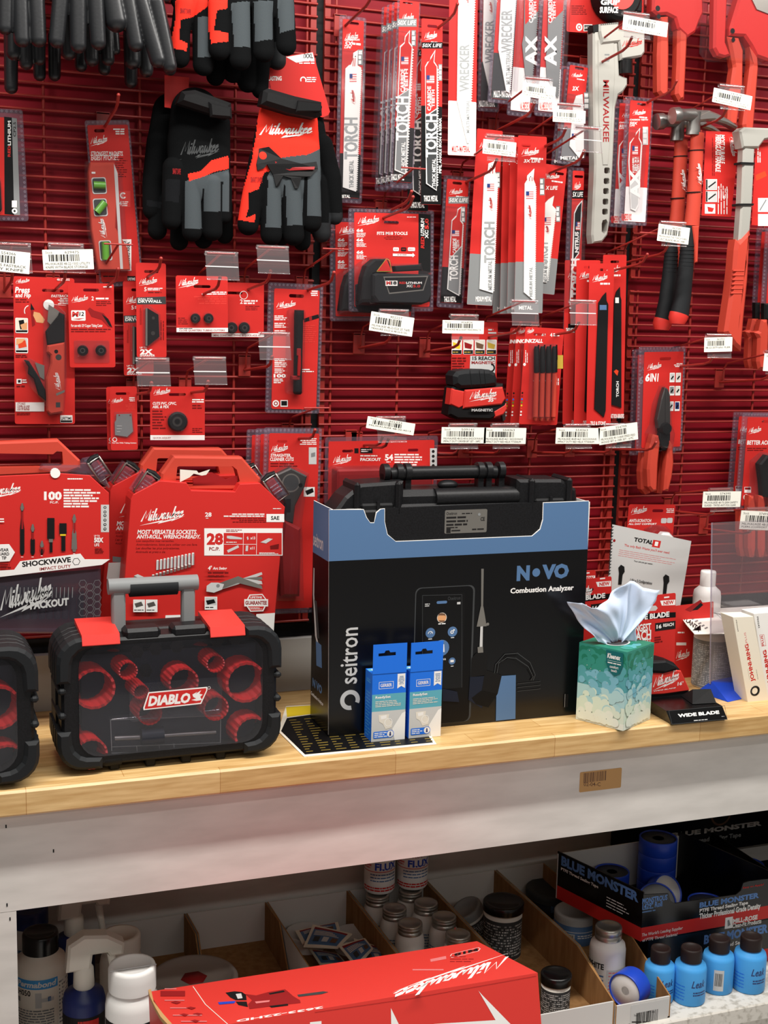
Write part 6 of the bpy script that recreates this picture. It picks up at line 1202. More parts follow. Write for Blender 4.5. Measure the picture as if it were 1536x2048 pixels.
# black display base with its tape measure
F5=(1136,1400,3.84)
t,a=bench_thing('tape_display_stand','low black display base lettered wide blade, at the bench edge','display base',F5,(795,190),(1226,150),(772,86))
w=a.w; a.mb.add([(0,0,0),(w,0,0),(w-.006,.014,.026),(-.006,.014,.026),(0,.11,0),(w,.11,0),(w-.006,.11,.03),(-.006,.11,.03)],[(0,1,2,3),(3,2,6,7),(4,7,6,5),(0,3,7,4),(1,5,6,2),(0,4,5,1)],'blackgloss')
F=Art(a.M,w,.0295,(0,0,0),(1,0,0),(0,.014,.026),F5,False); F.aff=False; F.mb=a.mb; F.d=.0003; F.crop(); F.line([(.0,.02),(1,.02),(.99,.97),(.01,.97),(.0,.02)],.0008,'dgrey'); F.crop(*F5); F.text('WIDE BLADE',842,106,1166,112,'white',.05) if 0 else F.text('WIDE BLADE',842,108,1164,106,'white',.05)
F.crop(); F.mb=a.mb; F.rows(.40,.80,.66,.92,1,'ltgrey'); F.rows(.9,.7,.98,.8,1,'grey'); a.build('base_block',t)
a.mb.add([(.07,.035,.028),(.125,.03,.028),(.13,.085,.03),(.075,.09,.03),(.085,.06,.052),(.128,.058,.05)],[(0,1,5,4),(2,3,4,5),(1,2,5),(3,0,4)],'soft'); a.build('cradle',t)
t,a=pack('tape_measure','sixteen foot red and black tape measure on the black display, behind the tissue box','tape measure',D5,(700,1310),(990,1310),(700,1600),-.345); a.aff=False
a.slab([(690,1330),(720,1310),(820,1308),(880,1325),(920,1370),(960,1440),(990,1530),(975,1580),(860,1606),(700,1606)],-.045,.0,'soft',.006); a.build('case',t)
a.slab([(700,1395),(800,1400),(895,1375),(925,1380),(985,1512),(980,1520),(800,1545),(700,1550)],-.002,.0025,'red2',.002); a.logo(720,1400,912,1490); a.text('16',898,1460,930,1480,'white',.03,.1); a.text('FT',932,1454,942,1464); a.text('WIDE BLADE',730,1520,888,1502,'white',.03,.2); a.build('faceplate',t,'red faceplate')
a.slab([(720,1320),(820,1312),(895,1345),(900,1365),(820,1390),(720,1385)],.0,.006,'rubber',.003); a.build('top_grip',t)
def wide(label,TL,TR,BL,Y,mode):
    t,a=pack('tape_measure_card',label,'tape measure card',D5,TL,TR,BL,Y,'wide blade tape measure cards'); a.aff=False; hs=[a.loc([(TR[0]-195,TR[1]+76),(TR[0]-140,TR[1]+72),(TR[0]-125,TR[1]+90),(TR[0]-140,TR[1]+108),(TR[0]-195,TR[1]+112)])]
    s=a.cr; a.cr=None; P=a.rr(0,0,1,1,.004); a.slab2(P,-.0008,0,'red',0,hs); a.cr=s; x,y=TR; a.rows(x-82,y+6,x-24,y+18,1); a.poly([(x-110,y+38),(x-4,y+30),(x-4,y+68),(x-98,y+72)],'white'); a.text('NEW',x-86,y+42,x-14,y+60,'red',.04)
    a.logo(TL[0]+8,TR[1]+76,TL[0]+150,TR[1]+160); a.poly([(TL[0],y+140),(x,y+118),(x,y+155),(TL[0],y+185)],'black'); a.text('WIDE BLADE',x-320,y+146,x-45,y+150,'white',.04); a.rect(x-145,y+196,x-2,y+235,'ink'); a.text('16',x-135,y+208,x-100,y+232,'white',.04); a.text('REACH',x-88,y+200,x-14,y+214,'white',.03)
    for k,q in enumerate(('LONGEST','REACH','STRAIGHTEST')): a.text(q,x-335,y+(214,262,322)[k],x-174,y+(248,308,342)[k],'white',.03)
    a.rows(x-150,y+290,x-80,y+330,3,'darkprint'); a.build('card',t)
wide('red wide blade tape card right behind the pulled tissue',(455,880),(886,848),(450,1480),-.30,0)
wide('red tape measure card beside the black case, behind the tissue',(150,745),(434,716),(150,1440),-.24,1)
wide('rearmost red tape measure card, its corner above the one beside the black case',(40,700),(322,678),(40,1400),-.20,1)
t,a=pack('tape_measure_card','dark red carded pack low between the tall wide blade card and the white bottle','tape measure card',D5,(860,925),(1140,915),(850,1440),-.14)
a.rslab(860,925,1140,1440,-.001,0,'red',.003); a.logo(885,1225,985,1310); a.rect(890,1180,960,1200,'white'); a.rows(900,1100,975,1120,1,'white'); a.poly([(950,950),(1060,878),(1075,900),(990,965)],'dred'); a.poly([(1000,955),(1062,900),(1080,915),(1040,950)],'soft'); a.build('card',t)

# sell sheet and safety glasses card
t,a=pack('safety_glasses_card','red safety glasses card lettered anti-scratch, hanging behind the leaning grey flyer','safety glasses',D5,(556,206),(886,202),(520,640),-.05)
h=slot(a,760,252,.03,.007); a.cr=None; P=a.rr(0,0,1,1,.006); a.slab2(P,-.0006,0,'red',0,[h]); a.crop(*D5); a.logo(568,218,686,280); a.text('ANTI-SCRATCH',556,310,714,332,'white',.03,.2); a.text('ALL DAY COMFORT',552,338,752,352,'white',.03,.2); a.rows(800,234,874,268,3,'white',.5,2); a.rect(784,304,820,340,'ltgrey',.003); a.rect(826,302,862,338,'ltgrey',.003); a.build('card',t)
a.slab([(690,390),(760,355),(830,365),(885,420),(890,460),(700,460)],.002,.02,'smoke',.006); a.slab([(775,430),(800,404),(850,408),(880,440),(880,470),(775,470)],.01,.024,'white',.006); a.build('safety_glasses',t,'dark lens with a white frame')
t,a=pack('flyer','grey spiral bound flyer leaning between the wall and the bench items','flyer',D5,(440,348),(996,466),(270,1120),-.13); a.aff=False
a.slab([(440,348),(996,466),(895,1060),(780,1180),(300,1180),(420,680)],-.0012,0,'ltgrey'); a.text('TOTAL',596,438,724,492,'ink',.05); a.rect(728,456,772,515,'red'); a.text('1',742,468,758,502,'white',.05); M_=a.M
a.text('The only Bath Waste you\'ll ever need.',526,484,842,562,'red',.01); a.rows(490,520,880,640,4,'pink',.2); a.text('Your job just got easier.',592,600,724,636,'ink',.02); a.disc(453,462,9,'dred')
for k in range(16): a.poly([(438-k*1.5,360+k*22),(452-k*1.5,362+k*22),(440-k*1.5,372+k*22),(430-k*1.5,380+k*22)],'dgrey')
for x,y in ((500,632),(815,700)): a.poly([(x-18,y+20),(x,y),(x+24,y+14),(x+26,y+50),(x+12,y+70),(x+4,y+140),(x-20,y+140),(x-14,y+60)],'soft')
a.text('1 Kit x 2 Configurations',568,728,716,778,'ink',.02); a.build('sheet',t)

# bottle, can, acrylic sheet, paper, small boxes
def lathe_thing(name,label,cat,px,zb,prof,group=None,Y=None):
    p=at(px[0],px[1],Y) if Y is not None else atz(px[0],px[1],zb); t=thing(name,label,cat,Vector((p.x,p.y,zb)),group); return t
class Cyl:
    """printing that wraps round a standing container; u runs across the side turned to the camera"""
    def __init__(s,t,R,z0,z1,span=150,turn=0):
        o=t.matrix_world.translation; s.a0=math.atan2(CAM.y-o.y,CAM.x-o.x)+math.radians(turn); s.R=R; s.z0=z0; s.z1=z1; s.sp=math.radians(span); s.mb=MB(); s.d=.0002
    def W(s,u,v): th=s.a0+(u-.5)*s.sp; r=s.R+s.d; return (r*math.cos(th),r*math.sin(th),s.z1+(s.z0-s.z1)*v)
    def rect(s,u0,v0,u1,v1,key):
        n=max(1,int((u1-u0)*20)); s.d+=.00005; s.mb.add([s.W(u0+(u1-u0)*i/n,v) for i in range(n+1) for v in (v0,v1)],[(2*i,2*i+1,2*i+3,2*i+2) for i in range(n)],key)
    def text(s,t,u0,v0,u1,v1,key,bold=.02,sh=0):
        v,f=textmesh(t,bold,sh); s.d+=.00005; s.mb.add([s.W(u0+p[0]*(u1-u0),v1+p[1]*(v0-v1)) for p in v],f,key)
    def rows(s,u0,v0,u1,v1,n,key,fill=.5):
        for i in range(n):
            x=u0; hh=(v1-v0)/n
            while x<u1-.005: l=min(rnd.uniform(.03,.12),u1-x); s.rect(x,v0+hh*i,x+l,v0+hh*(i+fill),key); s.d-=.00005; x+=l+.012
        s.d+=.00005
    def bars(s,u0,v0,u1,v1,key):
        x=u0
        while x<u1: l=rnd.uniform(.004,.012); s.rect(x,v0,x+l,v1,key); s.d-=.00005; x+=l+rnd.uniform(.005,.012)
        s.d+=.00005
    def build(s,n,t,label=None):
        o=s.mb.build(n,t)
        if label: o['label']=label
t=lathe_thing('bottle','white plastic bottle with a round white cap behind the clear acrylic sheet','bottle',(1405,1333),.9504,None)
m=MB(); m.lathe([(.030,0),(.033,.004),(.033,.175),(.031,.188),(.020,.198),(.018,.200)],'white',28); m.build('body',t); m=MB(); m.lathe([(.0185,.2),(.0185,.232),(.017,.236),(0,.236)],'white',24); m.build('cap',t)
t=lathe_thing('can','squat can with a grey printed label seen partly through the acrylic sheet','can',(1421,1370),.9504,None)
R=.044; m=MB(); m.lathe([(R-.002,0),(R,.003),(R,.118),(R-.004,.122),(0,.122)],'offwhite',32); m.build('body',t); c=Cyl(t,R,0,.118,175); c.rect(0,.05,1,.97,'grey'); c.rows(.05,.12,.48,.95,24,'ltgrey',.5); c.rows(.52,.12,.95,.95,24,'ltgrey',.5); c.build('label',t)
t,a=pack('carton','dark blue carton with a green stripe behind the acrylic sheet','carton',E1,(870,1220),(1040,1200),(862,1720),-.22)
a.rslab(870,1220,1060,1720,-.05,0,'navy',.001); a.poly([(880,1690),(960,1480),(985,1520),(920,1690)],'green'); a.poly([(910,1690),(975,1560),(1000,1680)],'ltgrey'); a.text('P',905,1350,930,1390,'ltgrey'); a.build('box',t)
Yg=-.275; t,a=pack('acrylic_sheet_stand','clear acrylic sheet standing in a blue folded base at the right picture edge','acrylic stand',P1,(1425,1046),(1600,1034),(1421,1366),Yg)
a.slab([(1425,1046),(1610,1036),(1610,1352),(1421,1368)],-.002,.002,'acrylic'); a.build('clear_sheet',t); a.tube([(1425,1046),(1421,1368)],0,.0019,'clearbead',6); a.build('sheet_edge',t)
o0=a.M.inverted(); z=.9506; q=lambda x,y,zz:o0@atz(x,y,zz)
A0=atz(1393,1383,z); B0=atz(1456,1404,z); RG=Vector((.28,.07,0)); top=at(1423,1362,Yg); top2=top+RG*.9
m=MB(); vs=[o0@v for v in (A0,B0,B0+RG,A0+RG,top,top+RG)]; m.add(vs,[(0,1,4),(1,2,5,4),(0,4,5,3),(0,3,2,1),(2,3,5)],'blue2'); m.build('folded_base',t)['label']='blue folded base'
t=thing('paper_sheet','white printed sheet lying across the tops behind the clear acrylic sheet','paper',atz(1430,1250,1.09)); o0=t.matrix_world.translation; m=MB()
cp=lambda x,y,z=1.09:atz(1300+x/5.39,1040+y/5.39,z)-o0
P=[cp(*p) for p in ((310,1012),(330,985),(690,955),(1500,905),(1500,1180),(1000,1218),(480,1228),(395,1130))]; m.add(P+[p-Vector((0,0,.0015)) for p in P],[list(range(8)),list(range(8,16))[::-1]]+[(i,(i+1)%8,8+(i+1)%8,8+i) for i in range(8)],'paper')
def on(pts,key): m.add([cp(x,y,1.0904) for x,y in pts],[list(range(len(pts)))],key)
tv,tf=textmesh('ATLANTA',.03,0); m.add([cp(345+p[0]*200+(1-p[1])*-20,1020+p[0]*165+(1-p[1])*45-20,1.0904) for p in tv],tf,'ink')
on([(455,1190),(545,1130),(550,1190)],'ink')
for k in range(6): on([(410+k*35,1040+k*25),(440+k*35,1025+k*25),(452+k*35,1036+k*25),(422+k*35,1052+k*25)],'grey')
for k in range(5): on([(560+k*30,985+k*4),(700+k*40,1000+k*10),(900+k*2,1190-k*3),(905+k*2,1188-k*3),(712+k*40,1000+k*10),(566+k*30,983+k*4)],'ltgrey')
m.build('sheet',t)
G3='gasket ring boxes'
t,a=pack('gasket_box','left slim white gasket box printed johni-ring, leaning at the right picture edge','box',E1,(893,1046),(1112,1040),(1056,1978),-.345,G3); a.aff=False
a.slab([(893,1048),(1112,1040),(1282,1958),(1056,1978)],-.045,0,'cream',.0005); a.text('JOHNI-RING',1020,1345,1140,1730,'red',.04,0,90); a.text('PLUS',1012,1215,1050,1320,'pink',.01,0,90); a.text('PR0243',925,1080,955,1200,'ink',.01,0,-90); a.rows(1050,1600,1076,1720,1,'ink',.3,0,1); a.rows(1140,1550,1160,1720,1,'ink',.3,0,1)
a.ring(1130,1842,47,30,'soft',28); a.ring(1136,1842,47,42,'dgrey',28); a.build('carton',t)
t,a=pack('gasket_box','right white gasket box with a boxed red plus, cut by the picture edge','box',E1,(1118,1008),(1420,980),(1265,1960),-.335,G3); a.aff=False
a.slab([(1118,1010),(1420,985),(1560,1940),(1268,1962)],-.045,0,'white',.0005); a.line([(1182,1240),(1228,1236),(1250,1355),(1205,1362),(1182,1240)],.0008,'red'); a.text('PLUS',1192,1250,1232,1350,'red',.03,0,90); a.text('JOHNI-RING',1215,1410,1330,1830,'red',.05,0,90); a.text('PR0243',1150,1045,1185,1160,'ink',.01,0,-90); a.build('carton',t)

# ================================================================ the shelf below
ZS=.2785; D6=(0,1680,2.743); D7=(480,1680,2.4); D8=(1000,1600,2.866); E6=(1100,1600,3.523)
def px(c,x,y): return (c[0]+x/c[2],c[1]+y/c[2])
def standing(name,label,cat,p,zb,hw,topy,group=None):
    """Thing with its base centre seen at picture point p on height zb; gives its radius and height from its outline."""
    P=atz(*p,zb); d=(P-CAM).dot(_f); R=hw*d/FPX; H=at(p[0],topy,P.y).z-zb
    return thing(name,label,cat,P,group), R, H
def part_lathe(t,name,prof,key,n=28,label=None,smooth=True):
    m=MB(); m.lathe(prof,key,n,smooth=smooth); o=m.build(name,t)
    if label: o['label']=label
    return o
def jar(name,label,cat,p,hw,topy,body='white',lid='silver',lr=.86,lh=.022,zb=ZS,group=None,band=None,text=None,tk='ink',shoulder=.8,ridge=True):
    t,R,H=standing(name,label,cat,p,zb,hw,topy,group); hb=H-lh
    part_lathe(t,'body',[(R*.94,0),(R,.004),(R,hb*shoulder),(R*.93,hb*(shoulder*.45+.55)),(R*lr*.93,hb*.97),(R*lr*.93,hb)],body)
    L=R*lr; part_lathe(t,'lid',[(L,hb),(L,hb+lh*.3),(L*(.96 if ridge else 1),hb+lh*.34),(L*(.96 if ridge else 1),hb+lh*.42),(L,hb+lh*.46),(L,hb+lh*.85),(L*.95,H),(L*.8,H),(L*.78,H-.0012),(0,H-.0012)],lid)
    if band:
        c=Cyl(t,R,0,hb*shoulder,170); c.rect(0,.08,1,.95,band) if band!=body else None
        if text: text(c)
        c.build('label',[x for x in t.children if x.name.startswith('body')][0])
    return t,R,H
t,R,H=jar('bottle','cream jug with a black cap and blue banded label on the lower shelf','bottle',(84,2044),51,1862,'bottle','blackgloss',.69,.040,shoulder=.78,ridge=False,band='bottle',
 text=lambda c:(c.rect(.12,.04,.72,.20,'skyblue'),c.text('Permabond',.15,.07,.70,.17,'white',.03,.2),c.text('LH050',.12,.22,.36,.32,'ink',.02),c.rect(.72,.10,1,.95,'paper'),c.rows(.08,.56,.66,.88,7,'grey',.5),c.rows(.74,.14,.98,.9,12,'grey',.5),c.rect(.42,.26,.50,.52,'ltgrey'),c.rect(.5,.36,.66,.42,'ltgrey'),c.rect(.58,.34,.62,.42,'slate'),c.rect(.13,.36,.2,.44,'grey')))
jar('bottle','white tub with a dark blue lid behind the cream jug','bottle',(62,1978),38,1815,'white','navy',.95,.036,ridge=False,band='white',text=lambda c:c.rows(.1,.1,.9,.8,5,'slate',.4))
def spray(label,p,hw,topy,front):
    t,R,H=standing('spray_bottle',label,'spray bottle',p,ZS,hw,topy,'blue spray bottles'); hb=H*.62
    part_lathe(t,'body',[(R*.95,0),(R,.004),(R,hb*.86),(R*.9,hb*.95),(R*.4,hb),(R*.36,hb+.01)],'navy'); part_lathe(t,'collar',[(R*.42,hb),(R*.5,hb+.004),(R*.46,hb+.04),(R*.3,hb+.05),(0,hb+.05)],'offwhite',20)
    m=MB(); h0=hb+.04; yaw=Matrix.Rotation(math.radians(-28),4,'Z'); a=Art(yaw,1,1,crop=None,center=False)
    P=[(-.035,h0),(.012,h0),(.016,h0+.03),(.045,h0+.03),(.05,h0+.022),(.075,h0+.022),(.078,h0+.045),(.045,h0+.066),(.0,h0+.072),(-.03,h0+.055)]; a.slab2(P,-.016,.016,'offwhite',.005); a.build('spray_head',t,'off white spray head')
    P=[(.045,h0+.024),(.06,h0+.024),(.066,h0-.03),(.07,h0-.055),(.058,h0-.055),(.052,h0-.02)]; a.slab2(P,-.008,.008,'offwhite',.003); a.build('trigger',t)
    if front: c=Cyl(t,R,0,hb*.86,170); c.rect(.02,.12,.98,1,'ink'); c.rect(.06,.40,.94,1,'ltgrey'); c.rect(.40,.16,.74,.38,'red'); c.text('Oatey',.44,.22,.70,.32,'white',.03); c.text('ALL PURPOSE',.14,.46,.92,.54,'ink',.03); c.text('LEAK',.36,.57,.72,.66,'ink',.03); c.text('DETECTOR',.2,.69,.85,.78,'ink',.03); c.build('label',t)
spray('blue spray bottle with black and silver label, beside the cream jug',(170,2142),42,1868,True)
spray('blue spray bottle standing behind the labelled one, only its pale neck showing',(150,1992),40,1790,False)
jar('bottle','pale tub with a flat lid behind the spray bottle','bottle',(243,2030),42,1866,'offwhite','offwhite',.92,.035,ridge=False)
t,R,H=jar('bottle','white bottle with a big white flip cap and black label, next to the red carton','bottle',(266,2190),53,1928,'white','white',.88,.046,shoulder=.86,ridge=False,band='white',text=lambda c:(c.rect(.04,.1,.96,1,'ink'),c.rect(.52,.15,.80,.25,'red'),c.rows(.56,.19,.76,.21,1,'white',.9),c.text('Odorgon',.12,.29,.82,.38,'white',.03)))
m=MB(); m.tube([(-R*.85,-R*.30,H+.0005),(R*.85,-R*.30,H+.0005)],.0012,'ltgrey',6); m.build('cap_hinge',t)
P=atz(388,1952,.40); t=thing('pail','low grey tub with a wide grey lid in the second bin','tub',Vector((P.x,P.y,ZS))); Rl=88*((P-CAM).dot(_f))/FPX
part_lathe(t,'body',[(Rl*.86,.002),(Rl*.93,.105)],'offwhite',40); part_lathe(t,'lid',[(Rl*.97,.100),(Rl,.102),(Rl,.118),(Rl*.96,.123),(Rl*.88,.123),(Rl*.86,.119),(Rl*.5,.117),(0,.117)],'shaded_grey',48)  # lid grey darkened so the shelf's shade sits in its colour
m=MB(); m.lathe([(.028,.1174),(.028,.1177),(0,.1177)],'dred',6); m.build('lid_mark',t)

# corrugated shelf bins
def bin_(label,x0,x1,hb,hf,knee,front='boardwhite',yf=-.415,yb=.185):
    t=thing('shelf_bin',label,'cardboard bin',Vector(((x0+x1)/2,0,ZS)),'corrugated shelf bins'); w=(x1-x0)/2-.0015
    m=MB(); m.box((-w,yf,.0005),(w,yb,.0035),'corrugated'); m.build('bottom',t)
    for s in (-1,1):
        P=[(yf,hf),(knee,hb+.01),(yb,hb),(yb,.0005),(yf,.0005)]; m=MB(); xo=s*w; xi=s*(w-.003)
        m.add([(xo,y,z) for y,z in P],[list(range(5))],'boardwhite'); m.add([(xi,y,z) for y,z in P],[list(range(5))],'corrugated'); m.add([(xo,y,z) for y,z in P]+[(xi,y,z) for y,z in P],[(i,(i+1)%5,5+(i+1)%5,5+i) for i in range(5)],'card'); m.build('side_wall',t)
    m=MB(); m.box((-w+.003,yb-.003,.003),(w-.003,yb,hb),'boardwhite'); m.build('back_wall',t)
    m=MB(); m.box((-w+.003,yf,.001),(w-.003,yf+.0035,hf),front); m.build('front_wall',t)
    return t
XB=[at(x,y,.18).x for x,y in ((205,1850),(372,1824),(534,1801),(697,1784),(851,1765))]+[1.372,1.512]
hB=.098
names=('leftmost shelf bin behind the bottles','shelf bin behind the grey lidded tub','shelf bin holding the foil sachets','shelf bin full of silver lidded white jars','shelf bin with the black lidded cans','narrow shelf bin with the blue tape roll at its front')
for i in range(6): b_=bin_(names[i],XB[i],XB[i+1],hB,.010 if i<2 else .062 if i<5 else .050,-.25 if i>1 else .06,yf=-.415 if i>1 else -.03)
a=Art(b_.matrix_world@Matrix.Translation((0,-.415,0)),crop=D8); a.rslab(752,1178,958,1284,.0002,.0006,'ltgrey',.001); a.text('Stock',768,1228,792,1240,'ink',.01); a.text('70714',852,1208,886,1220,'ink',.01); a.bars(782,1222,906,1262); a.rows(755,1268,920,1278,1,'ink',.7); a.mb.v=[(v[0],v[1]-.415,v[2]) for v in a.mb.v]; a.build('price_label',b_)

# jars in the fourth bin: seven on the bottom, two flux jars on top of them
GJ='white screw top jars in the shelf bin'
def lidjar(label,cx,cy,top=.118,R=.034,lid='silver',group=GJ):
    P=atz(*px(D7,cx,cy),ZS+top); t=thing('jar',label,'jar',Vector((P.x,P.y,ZS+.004)),group); h=top-.004; L=R*.84
    part_lathe(t,'body',[(R*.94,0),(R,.004),(R,h*.62),(R*.9,h*.74),(L*.95,h*.80),(L*.95,h*.84)],'white'); part_lathe(t,'lid',[(L,h*.80),(L,h*.86),(L*.95,h*.87),(L*.95,h*.89),(L,h*.9),(L,h*.94),(L*.95,h*.95),(L,h*.97),(L*.97,h),(L*.8,h),(L*.78,h-.0012),(0,h-.0012)],lid)
    c=Cyl(t,R,0,h*.62,170); c.rows(.1,.3,.9,.9,6,'slate',.35); c.build('label',t); return t
for i,(x,y) in enumerate(((660,258),(818,236),(742,324),(893,298),(817,396),(980,364),(1047,448))):
    lidjar(('rear left silver lidded jar under the left flux jar','rear right silver lidded jar under the right flux jar','second row left jar, in front of the left flux jar','second row right silver lidded jar by the can divider','third row left silver lidded jar, nearest the sachets','third row right silver lidded jar','front silver lidded jar beside the red tipped nozzle')[i],x,y)
def flux(label,p,hw,topy):
    t,R,H=standing('jar',label,'flux jar',p,ZS+.119,hw,topy,'flux jars standing on other jars'); part_lathe(t,'body',[(R*.92,0),(R,.006),(R,H*.9),(R*.9,H)],'white'); part_lathe(t,'lid',[(R*.9,H),(R*.9,H+.018),(0,H+.018)],'silver')
    c=Cyl(t,R,0,H,175); c.text('PASTE SOLDERING',.12,.20,.95,.27,'dred',.02); c.text('FLUX',.40,.32,.92,.48,'blue2',.04); c.rect(.05,.5,.95,.515,'red'); c.rows(.3,.56,.9,.76,3,'slate',.4); c.rows(.1,.84,.95,.95,2,'red',.6); c.rect(.10,.36,.32,.40,'pink'); c.rows(.12,.42,.3,.48,1,'pink'); c.build('label',t)
flux('left flux jar standing on the silver lids',px(D7,668,232),31,1685); flux('right flux jar standing on the silver lids, more of its word visible',px(D7,826,211),31,1680)
P=atz(*px(D7,1028,540),ZS+.06); t=thing('glue_bottle','white bottle with a red pointed nozzle tip behind the red carton','glue bottle',Vector((P.x,P.y,ZS+.004)))
part_lathe(t,'body',[(.022,0),(.022,.05),(.007,.058)],'white',20); part_lathe(t,'nozzle',[(.0068,.058),(.0045,.082)],'ltgrey',14); part_lathe(t,'tip',[(.005,.082),(.0048,.096),(.0022,.1),(.0015,.116),(0,.117)],'red2',14,'red nozzle tip')
lidjar('jar with a brown cap low at the front of the jar bin',960,540,.07,.03,'brown')
def can(label,p,hw,topy,lid='blackgloss',body='grey',lr=1.08,group='black lidded cans',txt=True,lh=.02):
    return jar('can',label,'can',p,hw,topy,body,lid,lr,lh,group=group,shoulder=1.0,ridge=False,band=body,text=(lambda c:(c.rect(.02,.12,.98,.95,'dgrey' if body=='offwhite' else body),c.rows(.06,.2,.94,.9,12,'ltgrey',.5))) if txt else None)
can('upright black lidded can with a printed grey label in the fifth bin',(1003,1908),38,1802,body='offwhite')
can('black lidded can at the front of the fifth bin, beside the red carton',px(D8,312,1235),29,1946,body='offwhite')
t,R,H=can('can leaning over against the jar bin divider','' and (0,0) or (950,1880),30,1812,lid='grey',body='offwhite'); t.matrix_world=Matrix.Translation(t.matrix_world.translation+Vector((.015,0,.012)))@Matrix.Rotation(math.radians(-30),4,'Y')

# sachets and tubs in the third bin
GS='printed foil sachets'
def sachet(label,pts,z,k):
    P=[atz(*px(D7,x,y),z) for x,y in pts]; c=sum(P,Vector())/4; t=thing('sachet',label,'sachet',c,GS); m=MB(); P=[p-c for p in P]
    L=lambda u,v,dz=0: P[0]*(1-u)*(1-v)+P[1]*u*(1-v)+P[2]*u*v+P[3]*(1-u)*v+Vector((0,0,dz+.004*math.sin(u*3.1)*math.sin(v*3.1)))
    g=8; vs=[L(i/g,j/g) for j in range(g+1) for i in range(g+1)]; m.add(vs,[(j*(g+1)+i,j*(g+1)+i+1,(j+1)*(g+1)+i+1,(j+1)*(g+1)+i) for j in range(g) for i in range(g)],'cream',True); m.add([v-Vector((0,0,.002)) for v in vs],[(j*(g+1)+i,j*(g+1)+i+1,(j+1)*(g+1)+i+1,(j+1)*(g+1)+i) for j in range(g) for i in range(g)],'cream',True)
    def r(u0,v0,u1,v1,key,dz): m.add([L(u0+(u1-u0)*i/4,v,dz) for i in range(5) for v in (v0,v1)],[(2*i,2*i+1,2*i+3,2*i+2) for i in range(4)],key)
    [r(.08,.1+.1*q,.92,.2+.1*q,'dred' if q==0 else k,.0008) for q in range(8)]
    for q in range(4): r(.14,.28+q*.06,.6+.07*q,.31+q*.06,'offwhite',.0016)
    for q in range(3): r(.2+q*.24,.58,.36+q*.24,.80,('dgrey','ltgrey','brown')[q],.0030)
    m.build('pouch',t)
sachet('rear white edged sachet, lying flat behind the pile',[(265,435),(470,392),(480,430),(300,500)],ZS+.052,'slate')
sachet('tilted blue sachet on the left of the pile',[(350,405),(540,450),(470,520),(305,512)],ZS+.062,'slate')
sachet('front blue sachet with three round pictures, on top of the pile',[(545,470),(690,520),(745,590),(600,620)],ZS+.056,'slate')
sachet('lowest sachet with a red edge, under the others',[(330,520),(470,545),(520,600),(385,600)],ZS+.030,'slate')
sachet('second blue sachet on top, overlapping the front one',[(470,505),(600,470),(640,520),(560,615)],ZS+.066,'slate')
for x,y,l in ((320,430,'round clear lidded tub behind the sachets on the left'),(545,440,'round clear lidded tub behind the sachets on the right'),(640,545,'white lidded tub under the front sachet')):
    P=atz(*px(D7,x,y+10),ZS+.04); t=thing('tub',l,'tub',Vector((P.x,P.y,ZS+.004)),'tubs under the sachets'); R=.05; part_lathe(t,'body',[(R*.9,0),(R*.95,.03)],'white',28); part_lathe(t,'lid',[(R,.028),(R,.036),(R*.94,.038),(R*.9,.036),(0,.036)],'ltgrey',32)

# narrow bin: tins, bottle, tape roll
def tape(name,label,M,R,wd,group,face='ltgrey',core=.3):
    t=thing(name,label,'tape roll',M,group)
    part_lathe(t,'blue_rim',[(R*.98,0),(R,.002),(R,wd-.002),(R*.98,wd),(R*.92,wd),(R*.92,0),(R*.98,0)],'blue2',36); part_lathe(t,'tape_wound',[(R*core,wd-.003),(R*core,.003),(R*.92,.003),(R*.92,wd-.003),(R*core,wd-.003)],face,36)
    return t
t,R,H=can('black banded round tin with a clear lid in the narrow bin',px(D8,292,625),50,1775,lid='dgrey',body='navyprint',lr=1.03,group='tins in the narrow bin',txt=False); c=Cyl(t,R,0,H,150); c.text('BLUE MONSTER',.5,.35,1.0,.65,'slate',.04); c.build('label',t)
t,R,H=can('steel blue can with a barcode in the narrow bin',px(D8,428,790),43,1820,lid='ltgrey',body='slate',lr=1.0,group='tins in the narrow bin',txt=False); c=Cyl(t,R,0,H-.02,150); c.rect(.2,.35,.5,.95,'ltgrey'); c.bars(.24,.4,.46,.8,'ink'); c.rect(0,.25,1,.28,'white'); c.rows(.55,.4,.95,.6,2,'white'); c.build('label',t)
t,R,H=jar('jar','white ten sided bottle with a silver lid in the narrow bin, lit from the front','jar',px(D8,605,1075),36,1852,'white','silver',.74,.028,shoulder=.80,band='white',text=lambda c:(c.text('WHITE',.05,.22,.45,.36,'ink',.03),c.rect(.5,.35,1,1,'ltgrey'),c.rows(.1,.5,.45,.9,4,'slate',.4),c.rows(.54,.4,.96,.95,7,'pink',.4)))
P=atz(*px(D8,770,1160),ZS+.012); M=Matrix.Translation(P+Vector((-.012,.0,.038)))@Matrix.Rotation(math.radians(-62),4,'Z')@Matrix.Rotation(math.radians(90),4,'X')@Matrix.Translation((0,0,-.019))
tape('tape_roll','blue thread tape roll on edge with its white face forward, front of the narrow bin',M,.040,.044,None,'white',.24)

